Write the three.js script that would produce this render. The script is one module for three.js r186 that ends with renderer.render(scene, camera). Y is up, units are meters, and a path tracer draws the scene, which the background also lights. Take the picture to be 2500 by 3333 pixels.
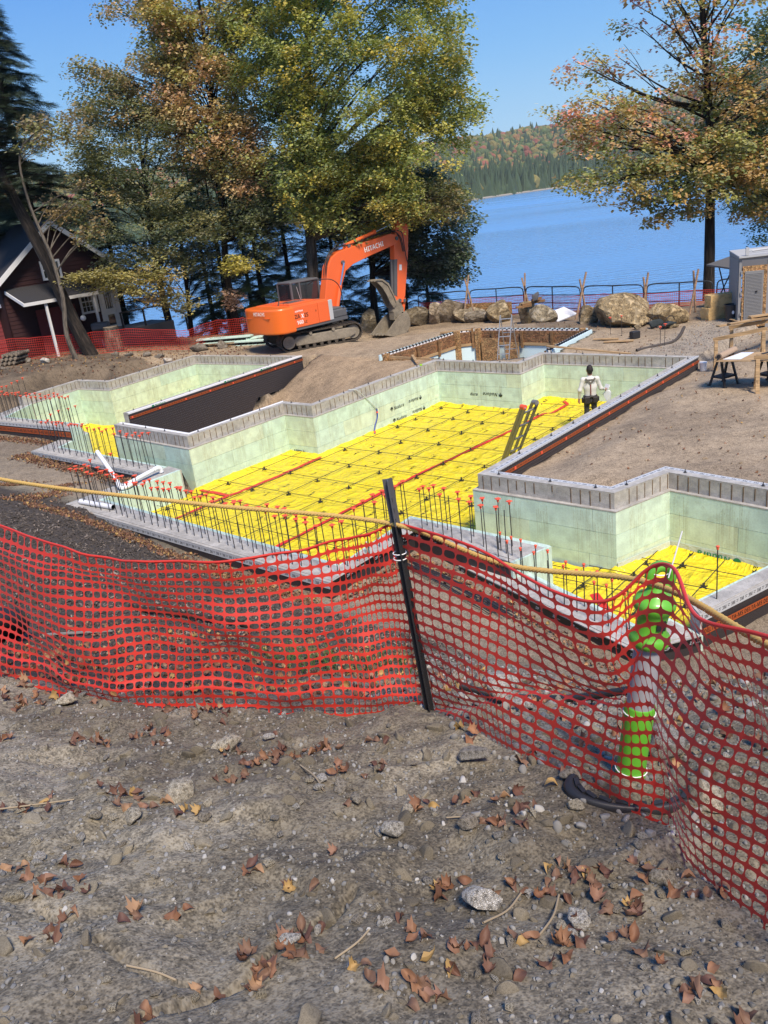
import * as THREE from 'three';
import { mergeGeometries, mergeVertices, toCreasedNormals } from 'three/addons/utils/BufferGeometryUtils.js';
import { MarchingCubes } from 'three/addons/objects/MarchingCubes.js';
import { RoundedBoxGeometry } from 'three/addons/geometries/RoundedBoxGeometry.js';

// ---------------------------------------------------------------- camera, sky, sun, exposure
const scene = new THREE.Scene();
const camera = new THREE.PerspectiveCamera(62.99, 768 / 1024, 0.05, 6000);
camera.position.set(0, 6.8, 0);
camera.rotation.order = 'YXZ';
camera.rotation.set(THREE.MathUtils.degToRad(-20.373), 0, THREE.MathUtils.degToRad(-6.904));
const renderer = new THREE.WebGLRenderer({ antialias: true });
renderer.setSize(768, 1024);
renderer.toneMapping = THREE.LinearToneMapping;
renderer.toneMappingExposure = 1.55;
renderer.shadowMap.enabled = true;
{ // clear autumn sky: pale at the horizon, deeper blue overhead
  const w = 64, h = 128, d = new Float32Array(w * h * 4);
  const stops = [[-1, .46, .52, .56], [-.02, .5, .62, .72], [.0, .56, .76, .88], [.05, .42, .68, .92], [.13, .25, .53, .91], [.24, .13, .36, .85], [.5, .1, .3, .78], [1, .08, .25, .72]];
  for (let j = 0; j < h; j++) {
    const e = Math.sin(((j + .5) / h - .5) * Math.PI);
    let k = 0; while (k < stops.length - 2 && e > stops[k + 1][0]) k++;
    const a = stops[k], b = stops[k + 1], t = Math.min(1, Math.max(0, (e - a[0]) / (b[0] - a[0])));
    for (let i = 0; i < w; i++) { const o = (j * w + i) * 4; for (let c = 0; c < 3; c++) d[o + c] = (a[c + 1] + (b[c + 1] - a[c + 1]) * t) * .67; d[o + 3] = 1; }
  }
  const t = new THREE.DataTexture(d, w, h, THREE.RGBAFormat, THREE.FloatType);
  t.mapping = THREE.EquirectangularReflectionMapping; t.magFilter = THREE.LinearFilter; t.minFilter = THREE.LinearFilter; t.needsUpdate = true;
  scene.background = t; scene.environment = t;
}
const sun = new THREE.DirectionalLight(new THREE.Color(1, .87, .71), 3.75);
sun.position.set(13, 52, 16); sun.target.position.set(0, 0, -22); scene.add(sun, sun.target);
sun.castShadow = true; sun.shadow.radius = 26; sun.shadow.mapSize.set(4096, 4096);
Object.assign(sun.shadow.camera, { left: -45, right: 45, top: 45, bottom: -45, near: 1, far: 180 });
scene.fog = new THREE.FogExp2(new THREE.Color(.62, .74, .84), 0.00010);

// ---------------------------------------------------------------- helpers
const V = (x, y, z) => new THREE.Vector3(x, y, z);
const rad = THREE.MathUtils.degToRad, lerp = THREE.MathUtils.lerp;
const clamp = (x, a = 0, b = 1) => Math.min(b, Math.max(a, x));
const sstep = (a, b, x) => { const t = clamp((x - a) / (b - a)); return t * t * (3 - 2 * t); };
function RNG(seed) { let a = seed >>> 0; return () => { a = (a + 0x6D2B79F5) | 0; let t = Math.imul(a ^ (a >>> 15), 1 | a); t = (t + Math.imul(t ^ (t >>> 7), 61 | t)) ^ t; return ((t ^ (t >>> 14)) >>> 0) / 4294967296; }; }
const rr = (r, a, b) => a + (b - a) * r();
const hash = (x, y, z = 0) => { let h = Math.imul(x, 374761393) + Math.imul(y, 668265263) + Math.imul(z, 2147483647 ^ 0x5bd1e995); h = Math.imul(h ^ (h >>> 13), 1274126177); return ((h ^ (h >>> 16)) >>> 0) / 4294967296; };
function n2(x, y, s = 0) { const i = Math.floor(x), j = Math.floor(y); let u = x - i, v = y - j; u = u * u * (3 - 2 * u); v = v * v * (3 - 2 * v); return lerp(lerp(hash(i, j, s), hash(i + 1, j, s), u), lerp(hash(i, j + 1, s), hash(i + 1, j + 1, s), u), v) * 2 - 1; }
function n3(x, y, z, s = 0) { const k = Math.floor(z); let w = z - k; w = w * w * (3 - 2 * w); return lerp(n2(x, y, s + k * 17), n2(x, y, s + k * 17 + 17), w); }
const fbm = (x, y, o = 4, s = 0) => { let a = .5, r = 0; for (let k = 0; k < o; k++) { r += a * n2(x, y, s + k * 7); x *= 2.03; y *= 2.03; a *= .5; } return r; };
// plan axes of the foundation: u along the long wall, v across it
const CA = Math.cos(rad(48.365)), SA = Math.sin(rad(48.365));
const P = (u, v, y = 0) => V(u * CA + v * SA, y, -(u * SA - v * CA));
const UV = (x, z) => [x * CA - z * SA, x * SA + z * CA];
function inPoly(poly, x, y) { let c = false; for (let i = 0, j = poly.length - 1; i < poly.length; j = i++) { const [xi, yi] = poly[i], [xj, yj] = poly[j]; if ((yi > y) !== (yj > y) && x < (xj - xi) * (y - yi) / (yj - yi) + xi) c = !c; } return c; }
function segDist(x, y, a, b) { const dx = b[0] - a[0], dy = b[1] - a[1]; const t = clamp(((x - a[0]) * dx + (y - a[1]) * dy) / (dx * dx + dy * dy)); return Math.hypot(x - a[0] - t * dx, y - a[1] - t * dy); }
const pl = (tab, x) => { if (x <= tab[0][0]) return tab[0][1]; for (let i = 1; i < tab.length; i++) if (x <= tab[i][0]) return lerp(tab[i - 1][1], tab[i][1], (x - tab[i - 1][0]) / (tab[i][0] - tab[i - 1][0])); return tab[tab.length - 1][1]; };

// textures ------------------------------------------------------------------
function dataTex(n, fn, srgb, m = n) {
  const d = new Uint8Array(n * m * 4);
  for (let j = 0; j < m; j++) for (let i = 0; i < n; i++) { const c = fn(i / n, j / m, i, j), o = (j * n + i) * 4; if (typeof c === 'number') d[o] = d[o + 1] = d[o + 2] = clamp(c) * 255; else { d[o] = clamp(c[0]) * 255; d[o + 1] = clamp(c[1]) * 255; d[o + 2] = clamp(c[2]) * 255; } d[o + 3] = 255; }
  const t = new THREE.DataTexture(d, n, m); t.wrapS = t.wrapT = THREE.RepeatWrapping; t.magFilter = THREE.LinearFilter; t.minFilter = THREE.LinearMipmapLinearFilter; t.generateMipmaps = true; if (srgb) t.colorSpace = THREE.SRGBColorSpace; t.needsUpdate = true; return t;
}
// tileable value noise on the unit square with k cells
function tn(x, y, k, s, ky = k) { const i = Math.floor(x * k), j = Math.floor(y * ky); let u = x * k - i, v = y * ky - j; u = u * u * (3 - 2 * u); v = v * v * (3 - 2 * v); const H = (a, b) => hash(((a % k) + k) % k, ((b % ky) + ky) % ky, s); return lerp(lerp(H(i, j), H(i + 1, j), u), lerp(H(i, j + 1), H(i + 1, j + 1), u), v); }
function canvasTex(w, h, draw, alpha) { const c = document.createElement('canvas'); c.width = w; c.height = h; const g = c.getContext('2d'); draw(g, w, h); const t = new THREE.CanvasTexture(c); t.colorSpace = THREE.SRGBColorSpace; t.magFilter = THREE.LinearFilter; t.wrapS = t.wrapT = THREE.RepeatWrapping; return t; }
const rep = (t, x, y = x) => { const c = t.clone(); c.repeat.set(x, y); c.needsUpdate = true; return c; };

const T = {};
T.soil = dataTex(1024, (x, y) => { // crumbly soil, multiplies the colour
  const a = tn(x, y, 8, 1), b = tn(x, y, 32, 2), c = tn(x, y, 110, 3), d = tn(x, y, 260, 4), e = tn(x, y, 512, 5);
  let g = .86 + .12 * (a - .5) + .16 * (b - .5) + .24 * (c - .5) + .4 * (d - .5) + .3 * (e - .5);
  if (d > .86 && e > .5) g += .2; if (e < .08) g -= .22;
  return [g * 1.0, g * .985, g * .96];
}, true);
T.soilBump = dataTex(1024, (x, y) => .5 + .3 * (tn(x, y, 24, 11) - .5) + .35 * (tn(x, y, 80, 12) - .5) + .4 * (tn(x, y, 210, 13) - .5) + .3 * (tn(x, y, 480, 14) - .5));
T.conc = dataTex(512, (x, y) => { const a = tn(x, y, 5, 21), b = tn(x, y, 20, 22), c = tn(x, y, 90, 23), d = tn(x, y, 250, 24); let g = .88 + .12 * (a - .5) + .12 * (b - .5) + .08 * (c - .5) + .1 * (d - .5); if (c < .07) g -= .1; return [g, g * .99, g * .97]; }, true);
T.fine = dataTex(512, (x, y) => .5 + .35 * (tn(x, y, 60, 31) - .5) + .5 * (tn(x, y, 200, 32) - .5) + .3 * (tn(x, y, 12, 33) - .5));
T.wood = dataTex(512, (x, y) => { const w = y + .02 * (tn(x, y, 3, 41) - .5); const r = tn(x * 1, w, 2, 42, 90), q = tn(x, w, 6, 43, 220), s = tn(x, y, 4, 44, 12); let g = .78 + .28 * (r - .5) + .16 * (q - .5) + .14 * (s - .5); return [g, g * .97, g * .92]; }, true);
T.osb = (() => { const n = 512, c = new Float32Array(n * n * 3).fill(.7), r = RNG(77);
  for (let k = 0; k < 5200; k++) { const cx = r() * n, cy = r() * n, L = rr(r, 8, 34), W = rr(r, 2.5, 7), a = r() * 6.28, t = rr(r, .5, 1.02), w = rr(r, .92, 1.05); const ca = Math.cos(a), sa = Math.sin(a); for (let i = -L; i <= L; i += .7) for (let j = -W; j <= W; j += .7) { const x = ((Math.round(cx + i * ca - j * sa) % n) + n) % n, y = ((Math.round(cy + i * sa + j * ca) % n) + n) % n, o = (y * n + x) * 3; const e = Math.abs(j) > W - 1 ? .8 : 1; c[o] = t * e; c[o + 1] = t * e * .95 * w; c[o + 2] = t * e * .86 * w; } }
  return dataTex(n, (x, y, i, j) => { const o = (j * n + i) * 3; return [c[o], c[o + 1], c[o + 2]]; }, true); })();
T.bark = dataTex(512, (x, y) => { const w = x + .05 * (tn(x, y, 6, 51) - .5); const r = Math.abs(tn(w, y, 14, 52, 5) - .5) * 2, q = tn(w, y, 50, 53, 24), s = tn(x, y, 120, 54, 90); let g = .35 + .55 * Math.pow(r, .6) + .25 * (q - .5) + .15 * (s - .5); return [g, g * .97, g * .94]; }, true);
T.rock = dataTex(512, (x, y) => { const a = tn(x, y, 4, 61), b = tn(x, y, 14, 62), c = tn(x, y, 60, 63), d = tn(x, y, 200, 64); let g = .85 + .34 * (a - .5) + .36 * (b - .5) + .3 * (c - .5) + .3 * (d - .5); if (b > .7) g += .16; if (c < .15) g -= .2; return [g, g * .97, g * .91]; }, true);
T.wave = dataTex(512, (x, y) => { let s = 0; const w = [[3, 11, 1], [-2, 17, .8], [5, 26, .6], [-6, 37, .5], [9, 52, .4], [1, 70, .3]]; for (const [a, b, m] of w) s += m * Math.sin(6.2832 * (a * x + b * y) + 5 * tn(x, y, 7, a + 80)); return .5 + .09 * s + .25 * (tn(x, y, 60, 91, 120) - .5); });

// materials -----------------------------------------------------------------
const lin = (r, g, b) => new THREE.Color().setRGB(r, g, b);
function mat(r, g, b, rough = .85, o = {}) { return new THREE.MeshStandardMaterial(Object.assign({ color: lin(r, g, b), roughness: rough, side: THREE.DoubleSide }, o)); }
function phys(r, g, b, rough = .85, o = {}) { return new THREE.MeshPhysicalMaterial(Object.assign({ color: lin(r, g, b), roughness: rough, side: THREE.DoubleSide }, o)); }
const M = {
  ground: mat(1, 1, 1, .95, { vertexColors: true, map: rep(T.soil, .5), bumpMap: rep(T.soilBump, .5), bumpScale: .005 }),
  groundFar: mat(1, 1, 1, .95, { vertexColors: true, map: rep(T.soil, .25), bumpMap: rep(T.soilBump, .25), bumpScale: .07 }),
  conc: mat(.5, .49, .475, .9, { map: rep(T.conc, .8), bumpMap: rep(T.fine, 1), bumpScale: .004 }),
  tie: mat(.26, .18, .11, .9, { map: T.wood }),
  steel: mat(.1, .1, .105, .55, { metalness: .6 }), rebar: mat(.045, .042, .045, .6, { metalness: .35 }),
  cap: mat(.78, .1, .045, .5), capDusty: mat(.62, .2, .15, .7),
  black: mat(.02, .02, .022, .5), dimple: mat(.032, .026, .028, .55, { bumpMap: rep(T.fine, 2), bumpScale: .004 }),
  white: mat(.78, .78, .78, .55), pvc: mat(.74, .76, .8, .35),
  lumber: mat(.66, .47, .27, .8, { map: rep(T.wood, 1) }), lumberOld: mat(.36, .21, .1, .85, { map: rep(T.wood, 1) }), stake: mat(.55, .38, .27, .8, { map: T.wood }),
  osb: mat(.64, .43, .23, .8, { map: rep(T.osb, .8) }), osbWet: mat(.4, .235, .13, .8, { map: rep(T.osb, .8) }),
  blueFoam: mat(.62, .80, .86, .8), alu: mat(.55, .55, .54, .42, { metalness: .75 }), aluDark: mat(.27, .26, .24, .5, { metalness: .5 }),
  rope: mat(.52, .34, .1, .8), net: phys(.78, .045, .025, .6, { transmission: .35, thickness: 0 }), netFar: phys(.78, .045, .025, .6, { transmission: .45, thickness: 0 }),
  gate: mat(.02, .025, .03, .45), glass: phys(.02, .025, .03, .06, { clearcoat: 1 }),
  orange: phys(.80, .135, .03, .42, { clearcoat: .25, clearcoatRoughness: .4, bumpMap: rep(T.fine, .3), bumpScale: .003 }), orangeCw: phys(.82, .15, .015, .35, { clearcoat: .5, clearcoatRoughness: .35 }),
  exGrey: mat(.1, .1, .105, .6), exSilver: mat(.45, .46, .47, .5), track: mat(.085, .07, .055, .8, { map: rep(T.conc, 1) }), dirtySteel: mat(.3, .265, .21, .75, { map: rep(T.conc, 1) }), chrome: mat(.72, .74, .76, .18, { metalness: 1 }), hose: mat(.018, .018, .018, .5),
  houseRedShaded: mat(.03, .0065, .0075, .8), trim: mat(.66, .66, .66, .6), roof: mat(.028, .028, .033, .9, { bumpMap: rep(T.fine, 1), bumpScale: .01 }),  // cottage wall red is darkened to stand in for tree shade
  tarpGreen: mat(.02, .028, .03, .7), binBlack: mat(.022, .026, .034, .4), hay: mat(.74, .5, .22, .95), shedGrey: mat(.25, .25, .25, .6), shedDoor: mat(.21, .21, .21, .6),
  paper: mat(.36, .26, .18, .8), sheet: mat(.66, .72, .8, .7), skin: mat(.36, .17, .11, .6), shirt: mat(.62, .61, .57, .85), jeans: mat(.035, .037, .042, .85), hair: mat(.014, .01, .009, .7), strap: mat(.14, .125, .1, .8), leather: mat(.025, .02, .018, .6),
  green: phys(.12, .42, .03, .4, { clearcoat: .3 }), tube: mat(.33, .33, .35, .35), bark: mat(.2, .17, .14, .95, { map: rep(T.bark, 1, .5), bumpMap: rep(T.bark, 1, .5), bumpScale: .03 }), barkDark: mat(.065, .052, .044, .95, { map: rep(T.bark, 1.5, .7), bumpMap: rep(T.bark, 1.5, .7), bumpScale: .02 }), barkBirch: mat(.3, .27, .23, .9, { map: rep(T.bark, 2, 1) }),
};
// objects -------------------------------------------------------------------
const used = new Map();
function numbered(n) { const k = used.get(n) || 0; used.set(n, k + 1); return k ? n + '_' + String(k).padStart(3, '0') : n; }
function meter(g) { // box-projected uv in metres
  if (g.index) g = g.toNonIndexed(); if (!g.attributes.normal) g.computeVertexNormals();
  const p = g.attributes.position, n = g.attributes.normal, uv = new Float32Array(p.count * 2);
  for (let i = 0; i < p.count; i += 3) { let nx = 0, ny = 0, nz = 0; for (let k = 0; k < 3; k++) { nx += Math.abs(n.getX(i + k)); ny += Math.abs(n.getY(i + k)); nz += Math.abs(n.getZ(i + k)); }
    for (let k = 0; k < 3; k++) { const q = i + k, x = p.getX(q), y = p.getY(q), z = p.getZ(q); let a, b; if (ny >= nx && ny >= nz) { a = x; b = z; } else if (nx >= nz) { a = z; b = y; } else { a = x; b = y; } uv[q * 2] = a; uv[q * 2 + 1] = b; } }
  g.setAttribute('uv', new THREE.BufferAttribute(uv, 2)); return g;
}
function join(gs) { gs = gs.flat(9).filter(Boolean).map(g => { g = g.index ? g.toNonIndexed() : g; for (const k of Object.keys(g.attributes)) if (!['position', 'normal', 'uv'].includes(k)) g.deleteAttribute(k); if (!g.attributes.normal) g.computeVertexNormals(); if (!g.attributes.uv) meter(g); return g; }); return gs.length === 1 ? gs[0] : mergeGeometries(gs); }
function mesh(name, geo, m, parent, keepUv) { if (Array.isArray(geo)) geo = join(geo); if (!keepUv) geo = meter(geo); const o = new THREE.Mesh(geo, m); o.name = name; o.castShadow = o.receiveShadow = true; if (parent) parent.add(o); return o; }
function tag(o, label, category, group, kind) { o.userData.label = label; o.userData.category = category; if (group) o.userData.group = group; if (kind) o.userData.kind = kind; return o; }
function thing(name, label, category, pos, turn = 0, group) { const g = new THREE.Group(); g.name = numbered(name); scene.add(g); if (pos) g.position.copy(pos); g.rotation.y = turn; return tag(g, label, category, group); }
function solo(name, geo, m, label, category, group, keepUv) { const o = mesh(numbered(name), geo, m, scene, keepUv); return tag(o, label, category, group); }
function struct(name, geo, m, keepUv) { const o = mesh(numbered(name), geo, m, scene, keepUv); o.userData.kind = 'structure'; return o; }
const part = (name, geo, m, parent, keepUv) => mesh(name, geo, m, parent, keepUv);
function bx(w, h, d, x = 0, y = 0, z = 0, rx = 0, ry = 0, rz = 0) { const g = new THREE.BoxGeometry(w, h, d); if (rx) g.rotateX(rx); if (rz) g.rotateZ(rz); if (ry) g.rotateY(ry); g.translate(x, y, z); return g; }
function rbx(w, h, d, r, x = 0, y = 0, z = 0, seg = 2) { const g = new RoundedBoxGeometry(w, h, d, seg, Math.min(r, w / 2.01, h / 2.01, d / 2.01)); g.translate(x, y, z); return g; }
const Y1 = V(0, 1, 0);
function rod(a, b, r, seg = 6, r2 = r) { const d = b.clone().sub(a), g = new THREE.CylinderGeometry(r2, r, d.length(), seg); g.applyQuaternion(new THREE.Quaternion().setFromUnitVectors(Y1, d.clone().normalize())); const m = a.clone().add(b).multiplyScalar(.5); g.translate(m.x, m.y, m.z); return g; }
function beam(a, b, w, h, up = Y1) { // box from a to b, w across, h along up
  const d = b.clone().sub(a), L = d.length(); d.normalize(); let s = d.clone().cross(up); if (s.lengthSq() < 1e-6) s = d.clone().cross(V(0, 0, 1)); s.normalize(); const u = s.clone().cross(d);
  const g = new THREE.BoxGeometry(w, h, L), m = new THREE.Matrix4().makeBasis(s, u, d.clone().negate()); g.applyMatrix4(m); const c = a.clone().add(b).multiplyScalar(.5); g.translate(c.x, c.y, c.z); return g;
}
function tube(pts, r, seg = 32, rs = 6) { return new THREE.TubeGeometry(new THREE.CatmullRomCurve3(pts), seg, r, rs, false); }
function prism(bot, top) { // closed solid between two equal vertex rings
  const n = bot.length, pos = []; const tri = (a, b, c) => pos.push(a.x, a.y, a.z, b.x, b.y, b.z, c.x, c.y, c.z);
  for (let i = 0; i < n; i++) { const j = (i + 1) % n; tri(bot[i], bot[j], top[j]); tri(bot[i], top[j], top[i]); }
  const cap = (ring, f) => { const c2 = ring.map(p => new THREE.Vector2(p.x, p.z)); const t = THREE.ShapeUtils.triangulateShape(c2, []); for (const [a, b, c] of t) f ? tri(ring[a], ring[b], ring[c]) : tri(ring[c], ring[b], ring[a]); };
  cap(top, false); cap(bot, true);
  const g = new THREE.BufferGeometry(); g.setAttribute('position', new THREE.Float32BufferAttribute(pos, 3)); g.computeVertexNormals(); return g;
}
function plate(profile, depth, bevel = 0) { // extruded outline [[x,y]...] centred on z
  const s = new THREE.Shape(profile.map(p => new THREE.Vector2(p[0], p[1]))); const g = new THREE.ExtrudeGeometry(s, { depth: depth - 2 * bevel, bevelEnabled: bevel > 0, bevelSize: bevel, bevelThickness: bevel, bevelSegments: 2, curveSegments: 6 }); g.translate(0, 0, -depth / 2 + bevel); return g;
}
function decal(w, h, tex, parent, pos, quat, name = 'lettering') { const m = new THREE.MeshStandardMaterial({ map: tex, transparent: true, alphaTest: .5, roughness: .6, side: THREE.DoubleSide }); const o = new THREE.Mesh(new THREE.PlaneGeometry(w, h), m); o.name = name; o.position.copy(pos); if (quat) o.quaternion.copy(quat); o.receiveShadow = true; parent.add(o); return o; }
function rock(seed, w, h, d, det = 2, rough = .2) { // broken boulder: blob cut by a few planes
  const r = RNG(seed); let g = new THREE.IcosahedronGeometry(1, det); g.deleteAttribute('uv'); g.deleteAttribute('normal'); g = mergeVertices(g, 1e-4); const p = g.attributes.position, cuts = [];
  for (let k = 0; k < 13; k++) { const t = r() * 6.283, q = r() * 2 - 1, s = Math.sqrt(1 - q * q); cuts.push([V(s * Math.cos(t), q, s * Math.sin(t)), rr(r, .45, .85)]); }
  const sd = Math.floor(r() * 1000);
  for (let i = 0; i < p.count; i++) { const v = V(p.getX(i), p.getY(i), p.getZ(i)); v.multiplyScalar(1 + rough * n3(v.x * 1.6 + 9, v.y * 1.6, v.z * 1.6 + 5, sd) + rough * .45 * n3(v.x * 4, v.y * 4, v.z * 4, sd + 3)); for (const [n, o] of cuts) { const e = v.dot(n) - o; if (e > 0) v.addScaledVector(n, -e * .97); } p.setXYZ(i, v.x * w / 2, v.y * h / 2, v.z * d / 2); }
  g.computeVertexNormals(); return g;
}
// ---------------------------------------------------------------- plan of the foundation (metres, u/v)
const HG = 1.507, HL = 1.192, LOW = .77, LOW3 = 1.2, LOW4 = .45;
const MAINW = [[13.08, -21.9], [12.9, -18.11], [16.49, -18.11], [16.49, -16.93], [22.62, -16.93], [22.62, -13.69], [24.12, -13.69], [24.12, -9.12], [13.0, -9.12], [12.95, -6.06], [14.3, -5.62], [13.55, -1.0]];
const WINGW = [[14.65, -30.0], [17.16, -30.48], [17.34, -28.58], [22.03, -29.23], [22.5, -23.9], [14.24, -23.1]];
const LOWA = { out: [[12.5, -18.68], [9.36, -18.68], [9.07, -9.5], [11.53, -9.55], [11.1, -7.15]], inn: [[12.42, -18.0], [10.1, -18.0], [9.75, -9.87], [12.18, -10.13], [12.02, -6.87]] };
const LOWB = { out: [[14.07, -25.48], [11.92, -24.82], [11.87, -18.7]], inn: [[13.97, -24.88], [12.6, -24.2], [12.5, -18.7]] };
const LOWC = { out: [[15.2, -30.6], [12.75, -29.5], [13.18, -24.5]], inn: [[14.9, -30.0], [13.35, -28.9], [13.66, -24.65]] };
const LOWD = { out: [[11.16, -8.26], [9.83, -4.33], [10.66, -3.72]], inn: [[11.9, -8.1], [10.56, -4.62], [10.95, -4.35]] };
const LOWE = { out: [[10.74, -3.73], [12.15, -3.26], [14.5, -2.45]], inn: [[11.02, -3.98], [11.98, -3.66], [14.4, -2.85]] };
const FLOOR1 = [[9.6, -18.05], [12.95, -18.15], [16.55, -18.15], [16.55, -16.98], [22.67, -16.98], [22.67, -13.74], [24.17, -13.74], [24.17, -9.07], [12.95, -9.07], [12.9, -6.6], [11.95, -6.8], [12.1, -10.0], [9.6, -9.9]];
const FLOOR2 = [[10.4, -4.5], [11.95, -7.05], [12.9, -6.6], [13.0, -6.1], [14.35, -5.67], [14.0, -3.4], [11.0, -4.1]];
const FLOOR3 = [[11.9, -18.7], [12.0, -24.6], [13.4, -25.2], [13.4, -29.0], [14.7, -30.05], [17.2, -30.5], [17.4, -28.65], [22.05, -29.28], [22.5, -23.85], [14.2, -23.05], [13.1, -21.9], [12.95, -18.6]];
const EXCAV = [[13.7, 8], [13.75, -1], [14.5, -5.85], [13.15, -6.28], [13.2, -8.92], [24.32, -8.92], [24.32, -13.89], [22.82, -13.89], [22.82, -17.13], [23.6, -17.2], [23.6, -23.7], [22.7, -23.7], [22.25, -29.45], [17.55, -28.82], [17.4, -30.72], [14.6, -30.3], [12.75, -29.8], [10.5, -30.6], [4, -34], [-40, -34], [-40, 8]];
const FORMS = [[23.3, -19.75], [27.6, -19.65], [28.4, -19.2], [28.5, -14.45], [24.9, -14.1], [23.3, -17.3]];
const toeZ = x => pl([[-30, -30], [-16, -25], [-10.5, -22.3], [-6.8, -19.2], [-3.4, -14.6], [-.9, -12.5], [1.5, -10.6], [3.5, -9.3], [6, -8.3], [12, -7.5], [30, -6]], x);
const crestZ = x => pl([[-30, -16], [-12, -9], [-6, -6.2], [-3, -5.1], [-.5, -4.3], [.4, -4.1], [1.0, -3.9], [2.0, -3.9], [4, -3.6], [20, -1]], x);
const pitY = x => pl([[-16, .82], [-9, .68], [-5, .56], [-1, .46], [2, .32], [4, .18], [10, .2]], x);
function gBase(x, z) {
  const [u, v] = UV(x, z), R = Math.hypot(x, z);
  const tz = toeZ(x), cz = crestZ(x);
  let slope = -99;
  if (z > tz) slope = z > cz ? Math.min(5.5, 4.02 + .30 * (z - cz) + .02 * (x < 0 ? -x : 0)) : lerp(pitY(x), 4.02, Math.pow((z - tz) / (cz - tz), 1.06));
  let y;
  if (inPoly(EXCAV, u, v)) {
    y = pitY(x);
    if (u > 13.2 && v > -23.3 && v < (u < 16.62 ? -18.3 : -17.12) && u < 23.7) { // trench between the two foundations, backfilled towards the far end
      y = lerp(-.6, 1.42, sstep(17.2, 23.2, u + .25 * (v + 20))) - .15 * Math.exp(-((v + 20.4) ** 2) / 2);
    }
    const near = q => inPoly(q, u, v) || inPoly(q, u - .2, v) || inPoly(q, u + .2, v) || inPoly(q, u, v - .2) || inPoly(q, u, v + .2);
    if (near(FLOOR1) || near(FLOOR2)) y = -.25;
    else if (near(FLOOR3)) y = -.7;
  } else {
    y = 1.36 + .5 * sstep(-7, -13, x) * sstep(-28, -36, z);
    if (u > 13 && v > -9) y = 1.12 + .3 * sstep(-8.8, -7.3, v + .5 * fbm(u * .7, v * .7, 2, 55)) * sstep(13.2, 14, u);
    const dl = Math.min(segDist(u, v, [10, -30.6], [14.6, -30.2]), segDist(u, v, [14.6, -30.2], [17.4, -30.7]), segDist(u, v, [17.4, -30.7], [17.5, -28.8]), segDist(u, v, [17.5, -28.8], [21.3, -29.3]));
    if (v < -24) y = lerp(.85, y, Math.max(sstep(.8, 2.3, dl + .35 * fbm(u * .9, v * .9, 3, 5)), sstep(19, 22, u)));
    y -= .5 * sstep(-35.0, -38.6, z) * sstep(-1.6, .6, x) * sstep(9, 5, x) + .5 * sstep(-33.5, -38, z) * sstep(5, 9, x);
    if ([[0, 0], [.25, .25], [-.25, .25], [.25, -.25], [-.25, -.25]].some(([a, b]) => inPoly(FORMS, u + a, v + b))) y = -.15;
    else if (u > 24 && u < 27 && v > -14 && v < -9) y -= .22 * Math.exp(-((u - 25.3) ** 2 + (v + 12.3) ** 2));
    y -= 5.2 * sstep(43.5, 53, R + (x > 0 ? 2.2 * sstep(2, 10, x) : 0));
  }
  return Math.max(y, slope);
}
const CRACK1 = [[-1.29, -2.17], [-1.23, -2.11], [-1.15, -2.08], [-1.08, -2.0], [-.97, -1.92], [-.9, -1.86], [-.79, -1.8], [-.73, -1.79]], CRACK2 = [[-.82, -1.62], [-.75, -1.68], [-.68, -1.72], [-.63, -1.76], [-.56, -1.8], [-.52, -1.89], [-.45, -1.99], [-.34, -2.05], [-.26, -2.17]];
const polyD = (L, x, z) => { let d = 9; for (let i = 0; i < L.length - 1; i++) d = Math.min(d, segDist(x, z, L[i], L[i + 1])); return d; };
function gy(x, z) { // ground level with its lumps
  const [u, v] = UV(x, z); const near = sstep(-9, -3.5, z) * sstep(-7, -4, x);
  let y = gBase(x, z);
  const lump = z > toeZ(x) ? 1 : .45;
  y += lump * (.09 * fbm(x * .9, z * .9, 3, 1) + .06 * fbm(x * 3.1, z * 3.1, 3, 2)) + (z < -8 ? .03 * fbm(x * 5.5, z * 5.5, 2, 12) : 0);
  if (near > 0) { const sm = 1 - .65 * sstep(-2.3, -1.6, z); y += near * sm * (.03 * fbm(x * 7, z * 7, 3, 3) + .035 * (1 - 2 * Math.abs(fbm(x * 1.8 + 2, z * 2.4, 3, 17)))  + .05 * Math.pow(Math.max(0, fbm(x * 2.2 + 4, z * 2.2, 3, 9)), 1) );
  }
  if (z > -2.6 && z < -1.3 && x > -1.6 && x < .2) { const w = .012 * n2(x * 25, z * 25, 66); y -= .026 * (1 - sstep(0, .014, polyD(CRACK1, x, z) + .7 * w)) + .032 * (1 - sstep(.002, .024, polyD(CRACK2, x, z) + w)); }
  return y;
}
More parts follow.
